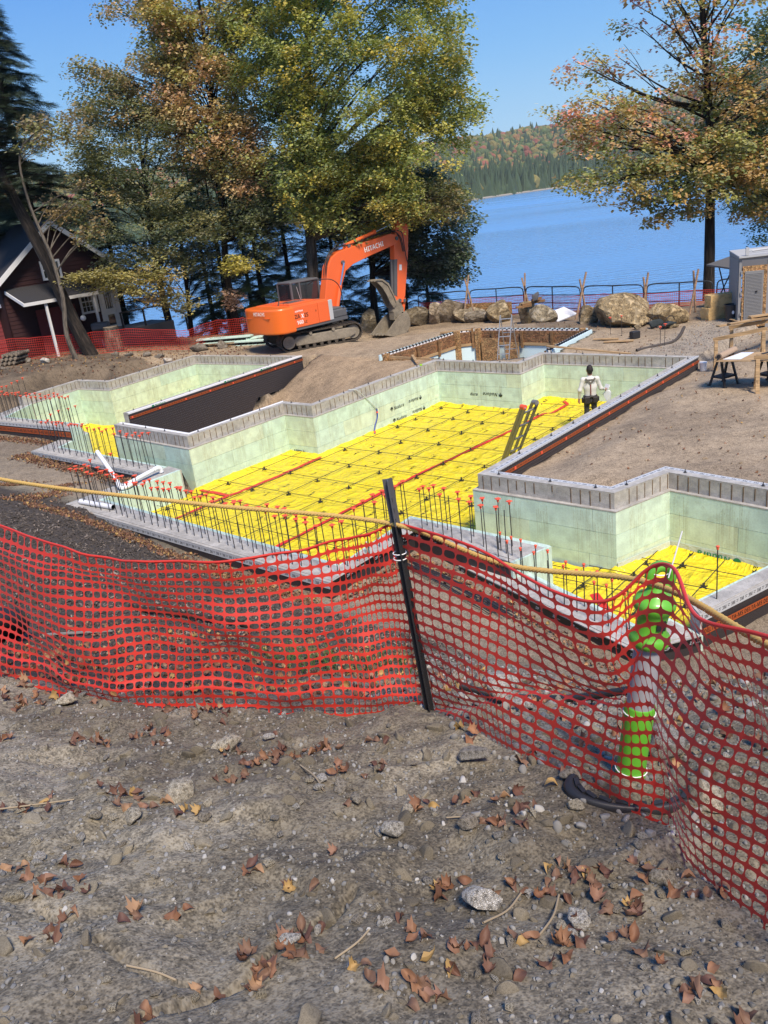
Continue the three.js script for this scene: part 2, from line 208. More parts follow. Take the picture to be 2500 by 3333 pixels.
function soilColor(x, z) {
  const [u, v] = UV(x, z), R = Math.hypot(x, z), n = fbm(x * .5, z * .5, 4, 31), m = fbm(x * 2.3, z * 2.3, 3, 32);
  let c = [.43, .34, .24]; // dry sandy fill
  const mix = (d, t) => { t = clamp(t); c = c.map((a, i) => lerp(a, d[i], t)); };
  if (inPoly(EXCAV, u, v)) { mix([.25, .21, .16], .75 + .5 * n); if (v < -16.9 && v > -23.3 && u > 13) mix([.46, .34, .22], .9); }
  mix([.22, .17, .122], sstep(-.05, .4, n) * .5);
  if (z > toeZ(x) - .3) {
    const mulch = sstep(.6, -.4, x + .7 * n + .25 * (z + 8)) * sstep(toeZ(x) - .2, toeZ(x) + .5, z) * sstep(crestZ(x) + .55, crestZ(x) - .25, z + .25 * m);
    mix([.245, .218, .165], 1); mix([.34, .308, .24], sstep(.1, .5, m) * .5); mix([.17, .148, .11], sstep(.05, .4, n) * .6);
    if (z > crestZ(x) - 1) { const pa = fbm(x * 1.1 + 3, z * 1.5, 4, 35), pb = fbm(x * 5, z * 6, 3, 36); mix([.36, .328, .262], sstep(.1, .2, pa + .35 * pb) * .5); mix([.13, .112, .083], sstep(.12, .2, -pa + .35 * pb) * .65); mix([.2, .18, .15], sstep(-2.3, -1.7, z) * .45); }
    if (x > 0 && z < crestZ(x)) mix([.26, .215, .16], .7);
    mix([.075, .06, .05], mulch);
  }
  if (v < -24 && u < 21 && !inPoly(EXCAV, u, v)) { mix([.15, .115, .08], .8); mix([.09, .07, .05], sstep(-.1, .3, m) * .7); }
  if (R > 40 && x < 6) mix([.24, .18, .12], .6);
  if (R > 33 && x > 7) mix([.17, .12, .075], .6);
  const g = sstep(.5, 0, Math.hypot((u - 27.5) / 7, (v + 9.8) / 1.6) - .6); mix([.42, .38, .33], g * .55); // crushed stone by the shed
  return c;
}
function sheet(x0, x1, z0, z1, cell, skip, dy = 0) {
  const nx = Math.round((x1 - x0) / cell), nz = Math.round((z1 - z0) / cell), pos = [], col = [], uv = [], idx = [];
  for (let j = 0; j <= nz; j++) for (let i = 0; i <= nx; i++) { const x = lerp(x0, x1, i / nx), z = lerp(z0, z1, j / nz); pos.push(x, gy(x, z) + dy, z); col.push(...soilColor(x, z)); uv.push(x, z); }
  for (let j = 0; j < nz; j++) for (let i = 0; i < nx; i++) { const x = lerp(x0, x1, (i + .5) / nx), z = lerp(z0, z1, (j + .5) / nz); if (skip && skip(x, z)) continue; const a = j * (nx + 1) + i; idx.push(a, a + nx + 1, a + 1, a + 1, a + nx + 1, a + nx + 2); }
  const g = new THREE.BufferGeometry(); g.setAttribute('position', new THREE.Float32BufferAttribute(pos, 3)); g.setAttribute('color', new THREE.Float32BufferAttribute(col, 3)); g.setAttribute('uv', new THREE.Float32BufferAttribute(uv, 2)); g.setIndex(idx); g.computeVertexNormals(); return g;
}
struct('ground', sheet(-3.4, 2.6, -5.6, -.6, .017), M.ground, true);
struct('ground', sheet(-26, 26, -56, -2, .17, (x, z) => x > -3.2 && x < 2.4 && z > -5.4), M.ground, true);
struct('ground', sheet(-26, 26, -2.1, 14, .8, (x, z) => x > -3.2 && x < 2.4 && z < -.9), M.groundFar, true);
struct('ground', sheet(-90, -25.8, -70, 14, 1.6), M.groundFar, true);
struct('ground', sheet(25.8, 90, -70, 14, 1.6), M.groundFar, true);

// ---------------------------------------------------------------- lake and far shore
const LAKE = -2.5;
{
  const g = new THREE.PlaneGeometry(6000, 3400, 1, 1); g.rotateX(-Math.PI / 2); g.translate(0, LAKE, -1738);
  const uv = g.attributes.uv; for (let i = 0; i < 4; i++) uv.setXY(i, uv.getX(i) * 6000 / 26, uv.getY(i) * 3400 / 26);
  struct('lake', g, phys(.13, .3, .55, 1, { ior: 1.33, bumpMap: T.wave, bumpScale: .3, roughnessMap: rep(dataTex(256, (x, y) => .09 + .3 * Math.pow(tn(x, y, 5, 201, 26), 2) + .12 * tn(x, y, 14, 202, 60)), .021, .03) }), true);  // water base blue is raised to stand in for reflected sky
}
const shoreR = a => pl([[-60, 640], [-20, 660], [-2, 670], [6, 690], [16, 1000], [20, 1040], [30, 830], [60, 700]], a);
const ridgeE = a => pl([[-60, 4.6], [-25, 4.0], [-12, 3.5], [2, 3.1], [7, 3.05], [11, 3.1], [14, 3.35], [17, 3.7], [22, 4.3], [28, 4.9], [40, 5.6], [60, 6]], a);
const hillY = (a, R) => { const s = shoreR(a), t = (R - s) / 900; if (t < 0) return LAKE - 1; const top = 6.8 + Math.tan(rad(ridgeE(a))) * (s + 700) - 14; let y = LAKE + 1.2 + 6 * sstep(0, .06, t) + (top - 8) * sstep(.02, .8, t) + 9 * fbm(a * .35, R * .006, 3, 71) * sstep(.05, .4, t); return y - 220 * sstep(.85, 1.6, t); };
{
  const na = 150, nr = 46, pos = [], idx = [];
  for (let i = 0; i <= na; i++) for (let j = 0; j <= nr; j++) { const a = -58 + 116 * i / na, R = shoreR(a) - 12 + 1300 * Math.pow(j / nr, 1.3); pos.push(R * Math.sin(rad(a)), hillY(a, R), -R * Math.cos(rad(a))); }
  for (let i = 0; i < na; i++) for (let j = 0; j < nr; j++) { const a = i * (nr + 1) + j; idx.push(a, a + 1, a + nr + 1, a + 1, a + nr + 2, a + nr + 1); }
  const g = new THREE.BufferGeometry(); g.setAttribute('position', new THREE.Float32BufferAttribute(pos, 3)); g.setIndex(idx); g.computeVertexNormals();
  struct('hills', g, mat(.05, .05, .03, 1));
  // forest on the far hills
  const r = RNG(5);
  const blob = (seed, con) => { let q = con ? new THREE.ConeGeometry(.34, 1, 7, 4) : new THREE.IcosahedronGeometry(.5, 1); q.deleteAttribute('uv'); q.deleteAttribute('normal'); q = mergeVertices(q, 1e-4); const p = q.attributes.position; for (let i = 0; i < p.count; i++) { const f = 1 + (con ? .35 : .3) * (hash(i, seed) - .5) * 2; p.setXYZ(i, p.getX(i) * f, (con ? p.getY(i) + .5 : p.getY(i) * .9 + .5), p.getZ(i) * f); } q = q.toNonIndexed(); q.computeVertexNormals(); return q; };
  const leafM = mat(1, 1, 1, 1), conM = mat(1, 1, 1, 1), D = [], K = [];
  for (let k = 0; k < 21000; k++) { const a = rr(r, -40, 48), s = shoreR(a), t = Math.pow(r(), 1.15), R = s + 8 + t * 760; const x = R * Math.sin(rad(a)), z = -R * Math.cos(rad(a)); const con = r() < (t < .12 ? .86 : t < .3 ? .4 : .13); const h = con ? rr(r, 13, 24) : rr(r, 9, 16); (con ? K : D).push([x, hillY(a, R) - .8, z, h, con ? rr(r, .8, 1.2) * h : rr(r, .75, 1.15) * h, a, t]); }
  for (let k = 0; k < 900; k++) { const a = rr(r, -14, 20), s = shoreR(a), R = s + 3 + r() * 26; K.push([R * Math.sin(rad(a)), hillY(a, R) - .5, -R * Math.cos(rad(a)), rr(r, 14, 25), rr(r, 11, 19), a, 0]); }
  const put = (name, L, geo, m, con) => { const im = new THREE.InstancedMesh(geo, m, L.length); im.name = name; const q = new THREE.Matrix4(), c = new THREE.Color(); L.forEach((e, i) => { q.makeRotationY(r() * 6.28); q.scale(V(e[4] * .8, e[3], e[4] * .8)); q.setPosition(e[0], e[1], e[2]); im.setMatrixAt(i, q); const n = fbm(e[5] * .6, e[6] * 9, 3, 77), f = r(), v = rr(r, .75, 1.25);
      let k; if (con) k = [.05, .075, .035]; else if (f < .42 - .5 * n) k = [.085, .11, .035]; else if (f < .72) k = [.17, .145, .045]; else if (f < .9) k = [.25, .14, .05]; else k = [.22, .08, .05];
      c.setRGB(k[0] * v, k[1] * v, k[2] * v); im.setColorAt(i, c); }); im.userData = { kind: 'stuff', label: con ? 'dark conifers covering the far lake shore and hillside' : 'autumn broadleaf forest covering the far hillside', category: 'forest' }; scene.add(im); };
  put('broadleaf_forest', D, blob(1, false), leafM, false); put('conifer_forest', K, blob(2, true), conM, true);
  // pale shore stones line
  const sp = []; for (let a = -12; a < 30; a += .25) { const R = shoreR(a) - 3; sp.push(V(R * Math.sin(rad(a)), LAKE + .3, -R * Math.cos(rad(a)))); }
  struct('shore', tube(sp, 1.3, 300, 5), mat(.3, .27, .23, .95));
}
// ---------------------------------------------------------------- foundation walls
function offset(pts, d) { // towards the earth side
  const n = pts.length, nr = []; for (let i = 0; i < n - 1; i++) { const du = pts[i + 1][0] - pts[i][0], dv = pts[i + 1][1] - pts[i][1], L = Math.hypot(du, dv); nr.push([dv / L, -du / L]); }
  return pts.map((p, i) => { const a = nr[Math.max(0, i - 1)], b = nr[Math.min(n - 2, i)]; const mx = a[0] + b[0], my = a[1] + b[1], k = 2 / (mx * mx + my * my) ; return [p[0] + mx * d * k, p[1] + my * d * k]; });
}
const l2 = (a, b, t) => [lerp(a[0], b[0], t), lerp(a[1], b[1], t)];
const slabBetween = (a0, a1, b0, b1, y0, y1) => prism([P(...a0, y0), P(...a1, y0), P(...b1, y0), P(...b0, y0)], [P(...a0, y1), P(...a1, y1), P(...b1, y1), P(...b0, y1)]);
// foam: pale green with grout runs and smears left by the pour
T.foam = (() => { const n = 1024, m = 256, c = new Float32Array(n * m).fill(0), r = RNG(303);
  const patch = [[.06, .1], [.27, .12], [.46, .05], [.62, .16], [.86, .09]];
  for (const [x0, w] of patch) for (let k = 0; k < 70 * w / .1; k++) { const x = Math.floor((x0 + w * r()) * n) % n, y0 = Math.floor(rr(r, .02, .35) * m), L = Math.floor(rr(r, .15, .75) * m), W = 1 + Math.floor(r() * 3), s = rr(r, .25, .8); for (let j = 0; j < L; j++) for (let i = 0; i < W; i++) { const y = m - 1 - (y0 + j); if (y < 0) break; if (hash(x + i, Math.floor(j / 5), k) < .25) continue; c[y * n + (x + i) % n] = Math.max(c[y * n + (x + i) % n], s * (1 - .5 * j / L)); } }
  for (let k = 0; k < 26; k++) { const cx = r() * n, cy = rr(r, .1, .9) * m, R = rr(r, 6, 26), s = rr(r, .1, .4); for (let j = -R; j <= R; j++) for (let i = -R; i <= R; i++) { const y = Math.round(cy + j), x = ((Math.round(cx + i) % n) + n) % n; if (y < 0 || y >= m || i * i + j * j * 2 > R * R) continue; if (hash(x >> 1, y >> 1, k) < .5) c[y * n + x] = Math.max(c[y * n + x], s); } }
  return dataTex(n, (x, y, i, j) => { const s = c[j * n + i] * .42, g = .93 + .1 * (tn(x, y, 40, 5, 10) - .5) + .05 * (tn(x, y, 220, 6, 60) - .5); const rib = (i % 14 < 1) ? .97 : 1; return [lerp(g * rib, .62, s), lerp(g * rib, .55, s), lerp(g * rib, .44, s)]; }, true, m); })();
const foamBump = rep(T.fine, 6, 2);
const FOAM = [[.63, .79, .67], [.60, .78, .66], [.66, .79, .63], [.61, .79, .70]].map(c => mat(c[0], c[1], c[2], .8, { map: T.foam, bumpMap: foamBump, bumpScale: .003 }));
const FOAM_LOW = FOAM[3];
function panelGeo(a0, a1, b0, b1, y0, y1, s0, s1) { const g = slabBetween(a0, a1, b0, b1, y0, y1); // uv along the wall
  const p = g.attributes.position, A = P(...a0), D = P(...a1).sub(A), L = D.length(); D.normalize(); const uv = []; for (let i = 0; i < p.count; i++) { const t = (p.getX(i) - A.x) * D.x + (p.getZ(i) - A.z) * D.z; uv.push((s0 + t) / 4.9, p.getY(i) / 1.2); } g.setAttribute('uv', new THREE.Float32BufferAttribute(uv, 2)); return g; }
const TAPE3M = canvasTex(512, 64, (g, w, h) => { g.fillStyle = '#b9bcc0'; g.fillRect(0, 0, w, h); g.fillStyle = '#15161a'; g.font = 'bold 42px sans-serif'; for (let x = 20; x < w; x += 128) { g.fillText('3M', x, 48); g.fillRect(x + 78, 20, 34, 5); g.fillRect(x + 78, 34, 26, 5); } });
const DELTA = canvasTex(512, 64, (g, w, h) => { g.fillStyle = '#a34d1e'; g.fillRect(0, 0, w, h); g.fillStyle = '#1a0a06'; g.font = 'bold 52px sans-serif'; for (let x = 4; x < w; x += 256) g.fillText('DELTA-MS', x, 51, 244); });
const tapeM = new THREE.MeshStandardMaterial({ map: TAPE3M, roughness: .5, side: THREE.DoubleSide }), deltaM = new THREE.MeshStandardMaterial({ map: DELTA, roughness: .6, side: THREE.DoubleSide });
const ZIPT = canvasTex(512, 64, (g, w, h) => { g.fillStyle = '#101114'; g.fillRect(0, 0, w, h); g.fillStyle = '#b8bcc2'; g.font = 'italic bold 34px sans-serif'; for (let x = 30; x < w; x += 256) { g.fillText('ZIP', x, 45); g.fillRect(x + 70, 38, 40, 3); } });
const blackTape = new THREE.MeshStandardMaterial({ map: ZIPT, roughness: .35, side: THREE.DoubleSide });
function ribbon(a, b, y0, y1, m, per) { const A = P(...a, y0), B = P(...b, y0), L = A.distanceTo(B); const g = new THREE.BufferGeometry(); const A2 = P(...a, y1), B2 = P(...b, y1); g.setAttribute('position', new THREE.Float32BufferAttribute([A, B, B2, A, B2, A2].flatMap(v => [v.x, v.y, v.z]), 3)); g.setAttribute('uv', new THREE.Float32BufferAttribute([0, 0, L / per, 0, L / per, 1, 0, 0, L / per, 1, 0, 1], 2)); g.computeVertexNormals(); return g; }
// dimpled drainage membrane: rows of studs as real bumps on the outside
function studs(a, b, y0, y1, out, step = .075) { const A = P(...a), B = P(...b), L = A.distanceTo(B), d = B.clone().sub(A).normalize(), n = P(...out).sub(P(0, 0)).normalize(); const pos = []; const s = step * .3; let row = 0;
  for (let y = y0 + step / 2; y < y1; y += step, row++) for (let x = step * (.5 + .5 * (row % 2)); x < L; x += step) { const c = A.clone().addScaledVector(d, x); c.y = y; const tip = c.clone().addScaledVector(n, .014); const q = [V(0, s, 0), d.clone().multiplyScalar(s), V(0, -s, 0), d.clone().multiplyScalar(-s)].map(e => e.add(c)); for (let i = 0; i < 4; i++) { const e = q[i], f = q[(i + 1) % 4]; pos.push(e.x, e.y, e.z, f.x, f.y, f.z, tip.x, tip.y, tip.z); } }
  const g = new THREE.BufferGeometry(); g.setAttribute('position', new THREE.Float32BufferAttribute(pos, 3)); g.computeVertexNormals(); return g; }
const boltGeo = join([rod(V(0, 0, 0), V(0, .075, 0), .008), rod(V(0, .02, 0), V(0, .034, 0), .02, 6), rod(V(0, 0, 0), V(0, .006, 0), .032, 8)]);
const tieR = RNG(91);
function highWall(t, path, opt) {
  const fl = opt.floor ?? 0, o0 = path, o1 = offset(path, .085), o2 = offset(path, .30), o3 = offset(path, .335), oL = offset(path, -.006), rng = RNG(opt.seed);
  let s = 0;
  for (let i = 0; i < path.length - 1; i++) {
    const L = Math.hypot(path[i + 1][0] - path[i][0], path[i + 1][1] - path[i][1]);
    const core = part('concrete_stem', slabBetween(o1[i], o1[i + 1], o2[i], o2[i + 1], -.5, HG - .016), M.conc, t);
    part('wall_top', slabBetween(o1[i], o1[i + 1], o2[i], o2[i + 1], HG - .015, HG), M.conc, t);
    if (opt.skip?.includes(i)) { s += L; continue; }
    part('ledge', slabBetween(oL[i], oL[i + 1], o1[i], o1[i + 1], HL - .022, HL), M.conc, t);
    // foam panels in running bond
    const rows = [[HL - .457 + .003, HL - .023], [HL - .914 + .003, HL - .457 - .003], [fl - .05, HL - .914 - .003]];
    rows.forEach(([y0, y1], k) => { let a = 0, b = (k % 2 ? 1.22 : 2.44) + .3 * rng(); while (a < L - .01) { b = Math.min(b, L); if (L - b < .25) b = L; const e = .0025 / L, t0 = a / L + (a > 0 ? e : 0), t1 = b / L - (b < L ? e : 0), q = rng() * .003; const z0 = l2(oL[i], oL[i + 1], 0); const f = (A, B) => [l2(A[i], A[i + 1], t0), l2(A[i], A[i + 1], t1)]; const oi = q < .0015 ? o0 : offset(path, .002); const [a0, a1] = f(oi), [b0, b1] = f(o1); part('foam_panel', panelGeo(a0, a1, b0, b1, y0, y1, s + a, s + b), FOAM[Math.floor(rng() * (opt.tint ?? 4))], t, true); a = b; b += 2.44; } });
    // web ties showing in the stripped course
    for (let x = .1 + .1 * rng(); x < L - .03; x += .2032) { if (rng() < .06) continue; const c = l2(o1[i], o1[i + 1], x / L), cc = P(...c), d = P(...o1[i + 1]).sub(P(...o1[i])).normalize(); const len = rng() < .2 ? rr(rng, .12, .25) : HG - HL - .03; const g = bx(.017, len, .012, 0, HG - .03 - len / 2, 0, 0, Math.atan2(-d.z, d.x)); g.translate(cc.x, 0, cc.z); part('web_tie', g, M.tie, t); }
    for (let x = .35; x < L; x += rr(tieR, 1.0, 1.4)) { const c = P(...l2(o1[i], o1[i + 1], x / L)).lerp(P(...l2(o2[i], o2[i + 1], x / L)), .55); const g = boltGeo.clone(); g.translate(c.x, HG, c.z); part('anchor_bolt', g, M.steel, t); }
    const mem = opt.mem?.[i]; if (mem) {
      part('drainage_membrane', slabBetween(o2[i], o2[i + 1], o3[i], o3[i + 1], mem.y0, HG - .05), M.dimple, t);
      const du = path[i + 1][0] - path[i][0], dv = path[i + 1][1] - path[i][1]; const out = [dv, -du];
      if (mem.stud) part('membrane_studs', studs(o3[i], o3[i + 1], mem.y0, HG - .06, out), M.dimple, t);
      const o4 = offset(path, .352); part('orange_strip', ribbon(o4[i], o4[i + 1], HG - .2, HG - .12, null, .62), deltaM, t, true);
      const oT = offset(path, .24), oU = offset(path, .345); const tp = slabBetween(oT[i], oT[i + 1], oU[i], oU[i + 1], HG - .045, HG + .005); part('edge_tape', panelTape(tp, oT[i], oT[i + 1]), mem.white ? M.white : tapeM, t, true);
      for (let x = .5; x < L; x += 1.1) { const c = P(...l2(o4[i], o4[i + 1], x / L)), g = bx(.06, .06, .02, 0, 0, 0, 0, Math.atan2(-(P(...path[i + 1]).z - P(...path[i]).z), P(...path[i + 1]).x - P(...path[i]).x)); g.translate(c.x, HG - .16, c.z); part('plug', g, M.cap, t); }
    }
    s += L;
  }
}
function panelTape(g, a, b) { const A = P(...a), D = P(...b).sub(A).normalize(), p = g.attributes.position, uv = []; const N = V(D.z, 0, -D.x); for (let i = 0; i < p.count; i++) { const x = p.getX(i) - A.x, z = p.getZ(i) - A.z; uv.push((x * D.x + z * D.z) / .8, (x * N.x + z * N.z) / .1 + (p.getY(i) - HG) / .1); } g.setAttribute('uv', new THREE.Float32BufferAttribute(uv, 2)); return g; }
const mainWall = thing('foundation_wall', 'long stepped foundation wall of pale green foam forms around the yellow floor', 'foundation wall');
highWall(mainWall, MAINW, { seed: 11, mem: { 0: { y0: -.3, white: true }, 1: { y0: .2, white: true }, 7: { y0: .9, stud: true }, 8: { y0: .9 }, 9: { y0: .9 }, 10: { y0: .9 } } });
const wingWall = thing('foundation_wall', 'shorter foam and concrete wing wall with dark brown membrane facing the trench', 'foundation wall');
highWall(wingWall, WINGW, { seed: 12, floor: -.6, tint: 3, mem: { 4: { y0: -.7, white: true, stud: true } } });
// low stem walls ready for the next pour
function lowWall(t, W, top, opt = {}) {
  for (let i = 0; i < W.out.length - 1; i++) {
    const [a, b] = [W.out[i], W.out[i + 1]], [c, d] = [W.inn[i], W.inn[i + 1]];
    const mid = (p, q, k) => l2(p, q, k);
    part('concrete_stem', slabBetween(mid(a, c, .13), mid(b, d, .13), mid(a, c, .86), mid(b, d, .86), -.6, top), M.conc, t);
    // inner foam in two courses, outer insulation with printed tape, membrane below
    const n = Math.max(1, Math.round(Math.hypot(b[0] - a[0], b[1] - a[1]) / 2.4));
    for (let k = 0; k < n; k++) for (const [y0, y1] of [[-.6, top - .46], [top - .455, top - .004]]) { if (y1 - y0 < .05) continue; const t0 = k / n + .001, t1 = (k + 1) / n - .001; part('foam_panel', slabBetween(l2(mid(a, c, .863), mid(b, d, .863), t0), l2(mid(a, c, .863), mid(b, d, .863), t1), l2(c, d, t0), l2(c, d, t1), y0, y1), FOAM_LOW, t); }
    part('outer_insulation', slabBetween(mid(a, c, .04), mid(b, d, .04), mid(a, c, .128), mid(b, d, .128), -.6, top - .012), M.conc, t);
    part('drainage_membrane', slabBetween(a, b, mid(a, c, .037), mid(b, d, .037), -.6, top - .12), M.dimple, t);
    part('membrane_studs', studs(a, b, Math.max(-.2, top - .75), top - .13, [b[1] - a[1], -(b[0] - a[0])].map(q => q * (opt.flip ? -1 : 1)), .07), M.dimple, t);
    part('edge_tape', ribbon(mid(a, c, -.012), mid(b, d, -.012), top - .125, top - .004, null, .8), opt.black?.includes(i) ? blackTape : tapeM, t, true);
  }
  for (const k of [0, W.out.length - 1]) { const a = W.out[k], c = W.inn[k]; const q = W.out[k === 0 ? 1 : k - 1], L = Math.hypot(a[0] - q[0], a[1] - q[1]), f = .012 / L; const e = p => [p[0] + (a[0] - q[0]) * f * 4, p[1] + (a[1] - q[1]) * f * 4]; part('end_panel', slabBetween(l2(a, c, .02), l2(a, c, .98), l2(e(a), e(c), .02), l2(e(a), e(c), .98), -.6, top - .006), k ? FOAM_LOW : M.conc, t); }
}
const low1 = thing('stem_wall', 'long low concrete stem wall with orange capped rebar closing the yellow floor', 'stem wall'); lowWall(low1, LOWA, LOW, { black: [2, 3] });
const low2 = thing('stem_wall', 'low stem wall beside the brown membrane wing with a row of capped rebar', 'stem wall'); lowWall(low2, LOWB, LOW);
const low3 = thing('stem_wall', 'low stem wall below the dirt bank with an orange banded outer face', 'stem wall'); lowWall(low3, LOWC, LOW3);
{ const a = LOWC.out[1], b = LOWC.out[2]; part('orange_strip', ribbon([a[0] - .02, a[1]], [b[0] - .02, b[1]], LOW3 - .32, LOW3 - .16, null, 1.2), deltaM, low3, true); }
const low4 = thing('stem_wall', 'lowest white topped stem wall behind the green post with round rebar caps', 'stem wall'); lowWall(low4, LOWD, LOW4, { black: [0, 1] });
const low5 = thing('stem_wall', 'short stem wall with printed edge tape and orange mesh on dimpled membrane', 'stem wall'); lowWall(low5, LOWE, LOW);
{ const a = LOWE.out[0], b = LOWE.out[2]; part('orange_strip', ribbon([a[0], a[1] + .02], [b[0], b[1] + .02], .42, .54, null, .9), deltaM, low5, true); }

// ---------------------------------------------------------------- yellow vapour barrier
T.yellow = canvasTex(1024, 1024, (g, w, h) => { g.fillStyle = '#e0ca26'; g.fillRect(0, 0, w, h); const r = RNG(8);
  for (let k = 0; k < 900; k++) { g.fillStyle = `rgba(${r() < .5 ? '255,232,60' : '206,176,0'},${.05 + .1 * r()})`; g.fillRect(r() * w, r() * h, 6 + 60 * r(), 2 + 5 * r()); }
  g.fillStyle = '#181600'; for (const [x, y] of [[70, 90], [330, 90], [590, 90], [850, 90], [200, 430], [460, 430], [720, 430], [980 - 60, 430], [70, 770], [330, 770], [590, 770], [850, 770]]) { g.beginPath(); g.moveTo(x, y + 22); g.quadraticCurveTo(x + 16, y - 6, x + 44, y + 4); g.lineTo(x + 30, y + 12); g.lineTo(x + 38, y + 22); g.quadraticCurveTo(x + 16, y + 14, x, y + 22); g.fill(); for (let k = 0; k < 3; k++) g.fillRect(x + 46, y + 2 + k * 8, 30, 5); } });
T.crinkle = dataTex(512, (x, y) => { let s = 0; for (const [k, a, sd] of [[7, .5, 1], [16, .3, 2], [38, .16, 3]]) s += a * (1 - Math.abs(tn(x, y, k, 100 + sd) - .5) * 2) ** 2; return s * .8; });
const yellowM = phys(1, 1, 1, .36, { map: rep(T.yellow, 1 / 3.6), bumpMap: rep(T.crinkle, .4), bumpScale: .1 });
function floorSheet(poly, y0, cell, wallPath, seed) {
  let u0 = 99, u1 = -99, v0 = 99, v1 = -99; for (const [u, v] of poly) { u0 = Math.min(u0, u); u1 = Math.max(u1, u); v0 = Math.min(v0, v); v1 = Math.max(v1, v); }
  const nu = Math.ceil((u1 - u0) / cell), nv = Math.ceil((v1 - v0) / cell), pos = [], uv = [], idx = [];
  for (let j = 0; j <= nv; j++) for (let i = 0; i <= nu; i++) { const u = u0 + i * cell, v = v0 + j * cell; let d = 9; for (let k = 0; k < wallPath.length - 1; k++) d = Math.min(d, segDist(u, v, wallPath[k], wallPath[k + 1])); const up = (.10 + .05 * n2(u * .8, v * .8, seed)) * Math.pow(clamp(1 - d / .22), 1.6); const p = P(u, v, y0 + up + .012 * fbm(u * 1.3, v * 1.3, 3, seed) + .035 * Math.pow(1 - Math.abs(n2(u * 2.1 + v, v * 1.2, seed + 2)), 7) + .03 * Math.pow(1 - Math.abs(n2(u * .9 - v * .5, v * 1.6 + u * .4, seed + 8)), 12)); pos.push(p.x, p.y, p.z); uv.push(u, v); }
  for (let j = 0; j < nv; j++) for (let i = 0; i < nu; i++) if (inPoly(poly, u0 + (i + .5) * cell, v0 + (j + .5) * cell)) { const a = j * (nu + 1) + i; idx.push(a, a + nu + 1, a + 1, a + 1, a + nu + 1, a + nu + 2); }
  const g = new THREE.BufferGeometry(); g.setAttribute('position', new THREE.Float32BufferAttribute(pos, 3)); g.setAttribute('uv', new THREE.Float32BufferAttribute(uv, 2)); g.setIndex(idx); g.computeVertexNormals(); return g;
}
solo('vapor_barrier', floorSheet(FLOOR1, 0, .075, MAINW.slice(1, 9), 3), yellowM, 'large yellow plastic sheet covering the floor inside the long foundation', 'plastic sheet', null, true);
solo('vapor_barrier', floorSheet(FLOOR2, 0.02, .06, MAINW.slice(9), 5), yellowM, 'small yellow plastic sheet in the corner bay behind the green post', 'plastic sheet', null, true);
solo('vapor_barrier', floorSheet(FLOOR3, -.3, .12, WINGW, 7), yellowM, 'yellow plastic sheet inside the wing beside the brown membrane', 'plastic sheet', null, true);
// red seam tape
const redM = mat(.62, .025, .02, .45, { bumpMap: rep(T.crinkle, 1), bumpScale: .02 });
function tapeStrip(pts, w, label, y = .045) { const pos = [], uv = []; for (let k = 0; k < pts.length - 1; k++) { const a = pts[k], b = pts[k + 1], L = Math.hypot(b[0] - a[0], b[1] - a[1]), nu = -(b[1] - a[1]) / L * w / 2, nv = (b[0] - a[0]) / L * w / 2, n = Math.ceil(L / .15); const q = t => { const c = l2(a, b, t), j = .012 * n2(c[0] * 3, c[1] * 3, 4); return [P(c[0] + nu, c[1] + nv + j, y + .012 * n2(c[0] * 4, c[1] * 4, 8)), P(c[0] - nu, c[1] - nv + j, y + .012 * n2(c[0] * 4 + 9, c[1] * 4, 8))]; }; for (let i = 0; i < n; i++) { const [A, B] = q(i / n), [C, D] = q((i + 1) / n); for (const v of [A, B, D, A, D, C]) pos.push(v.x, v.y, v.z); } } const g = new THREE.BufferGeometry(); g.setAttribute('position', new THREE.Float32BufferAttribute(pos, 3)); g.computeVertexNormals(); solo('seam_tape', g, redM, label, 'tape'); }
tapeStrip([[10.0, -13.0], [14.13, -13.02], [16.78, -12.97], [20.56, -12.79], [22.38, -12.8], [22.5, -12.58], [23.6, -12.6], [23.9, -12.9]], .1, 'longest red seam tape running the length of the yellow floor');
tapeStrip([[12.93, -17.98], [12.93, -16.8], [14.35, -16.7], [16.4, -16.75]], .12, 'red seam tape hugging the wall corner on the yellow floor');
tapeStrip([[10.1, -16.9], [11.57, -16.8], [12.9, -16.82]], .09, 'short red seam tape beside the rebar row on the yellow floor');
tapeStrip([[10.9, -5.1], [11.5, -5.6], [11.9, -6.0]], .16, 'wide red tape patch on the small yellow sheet', .06);
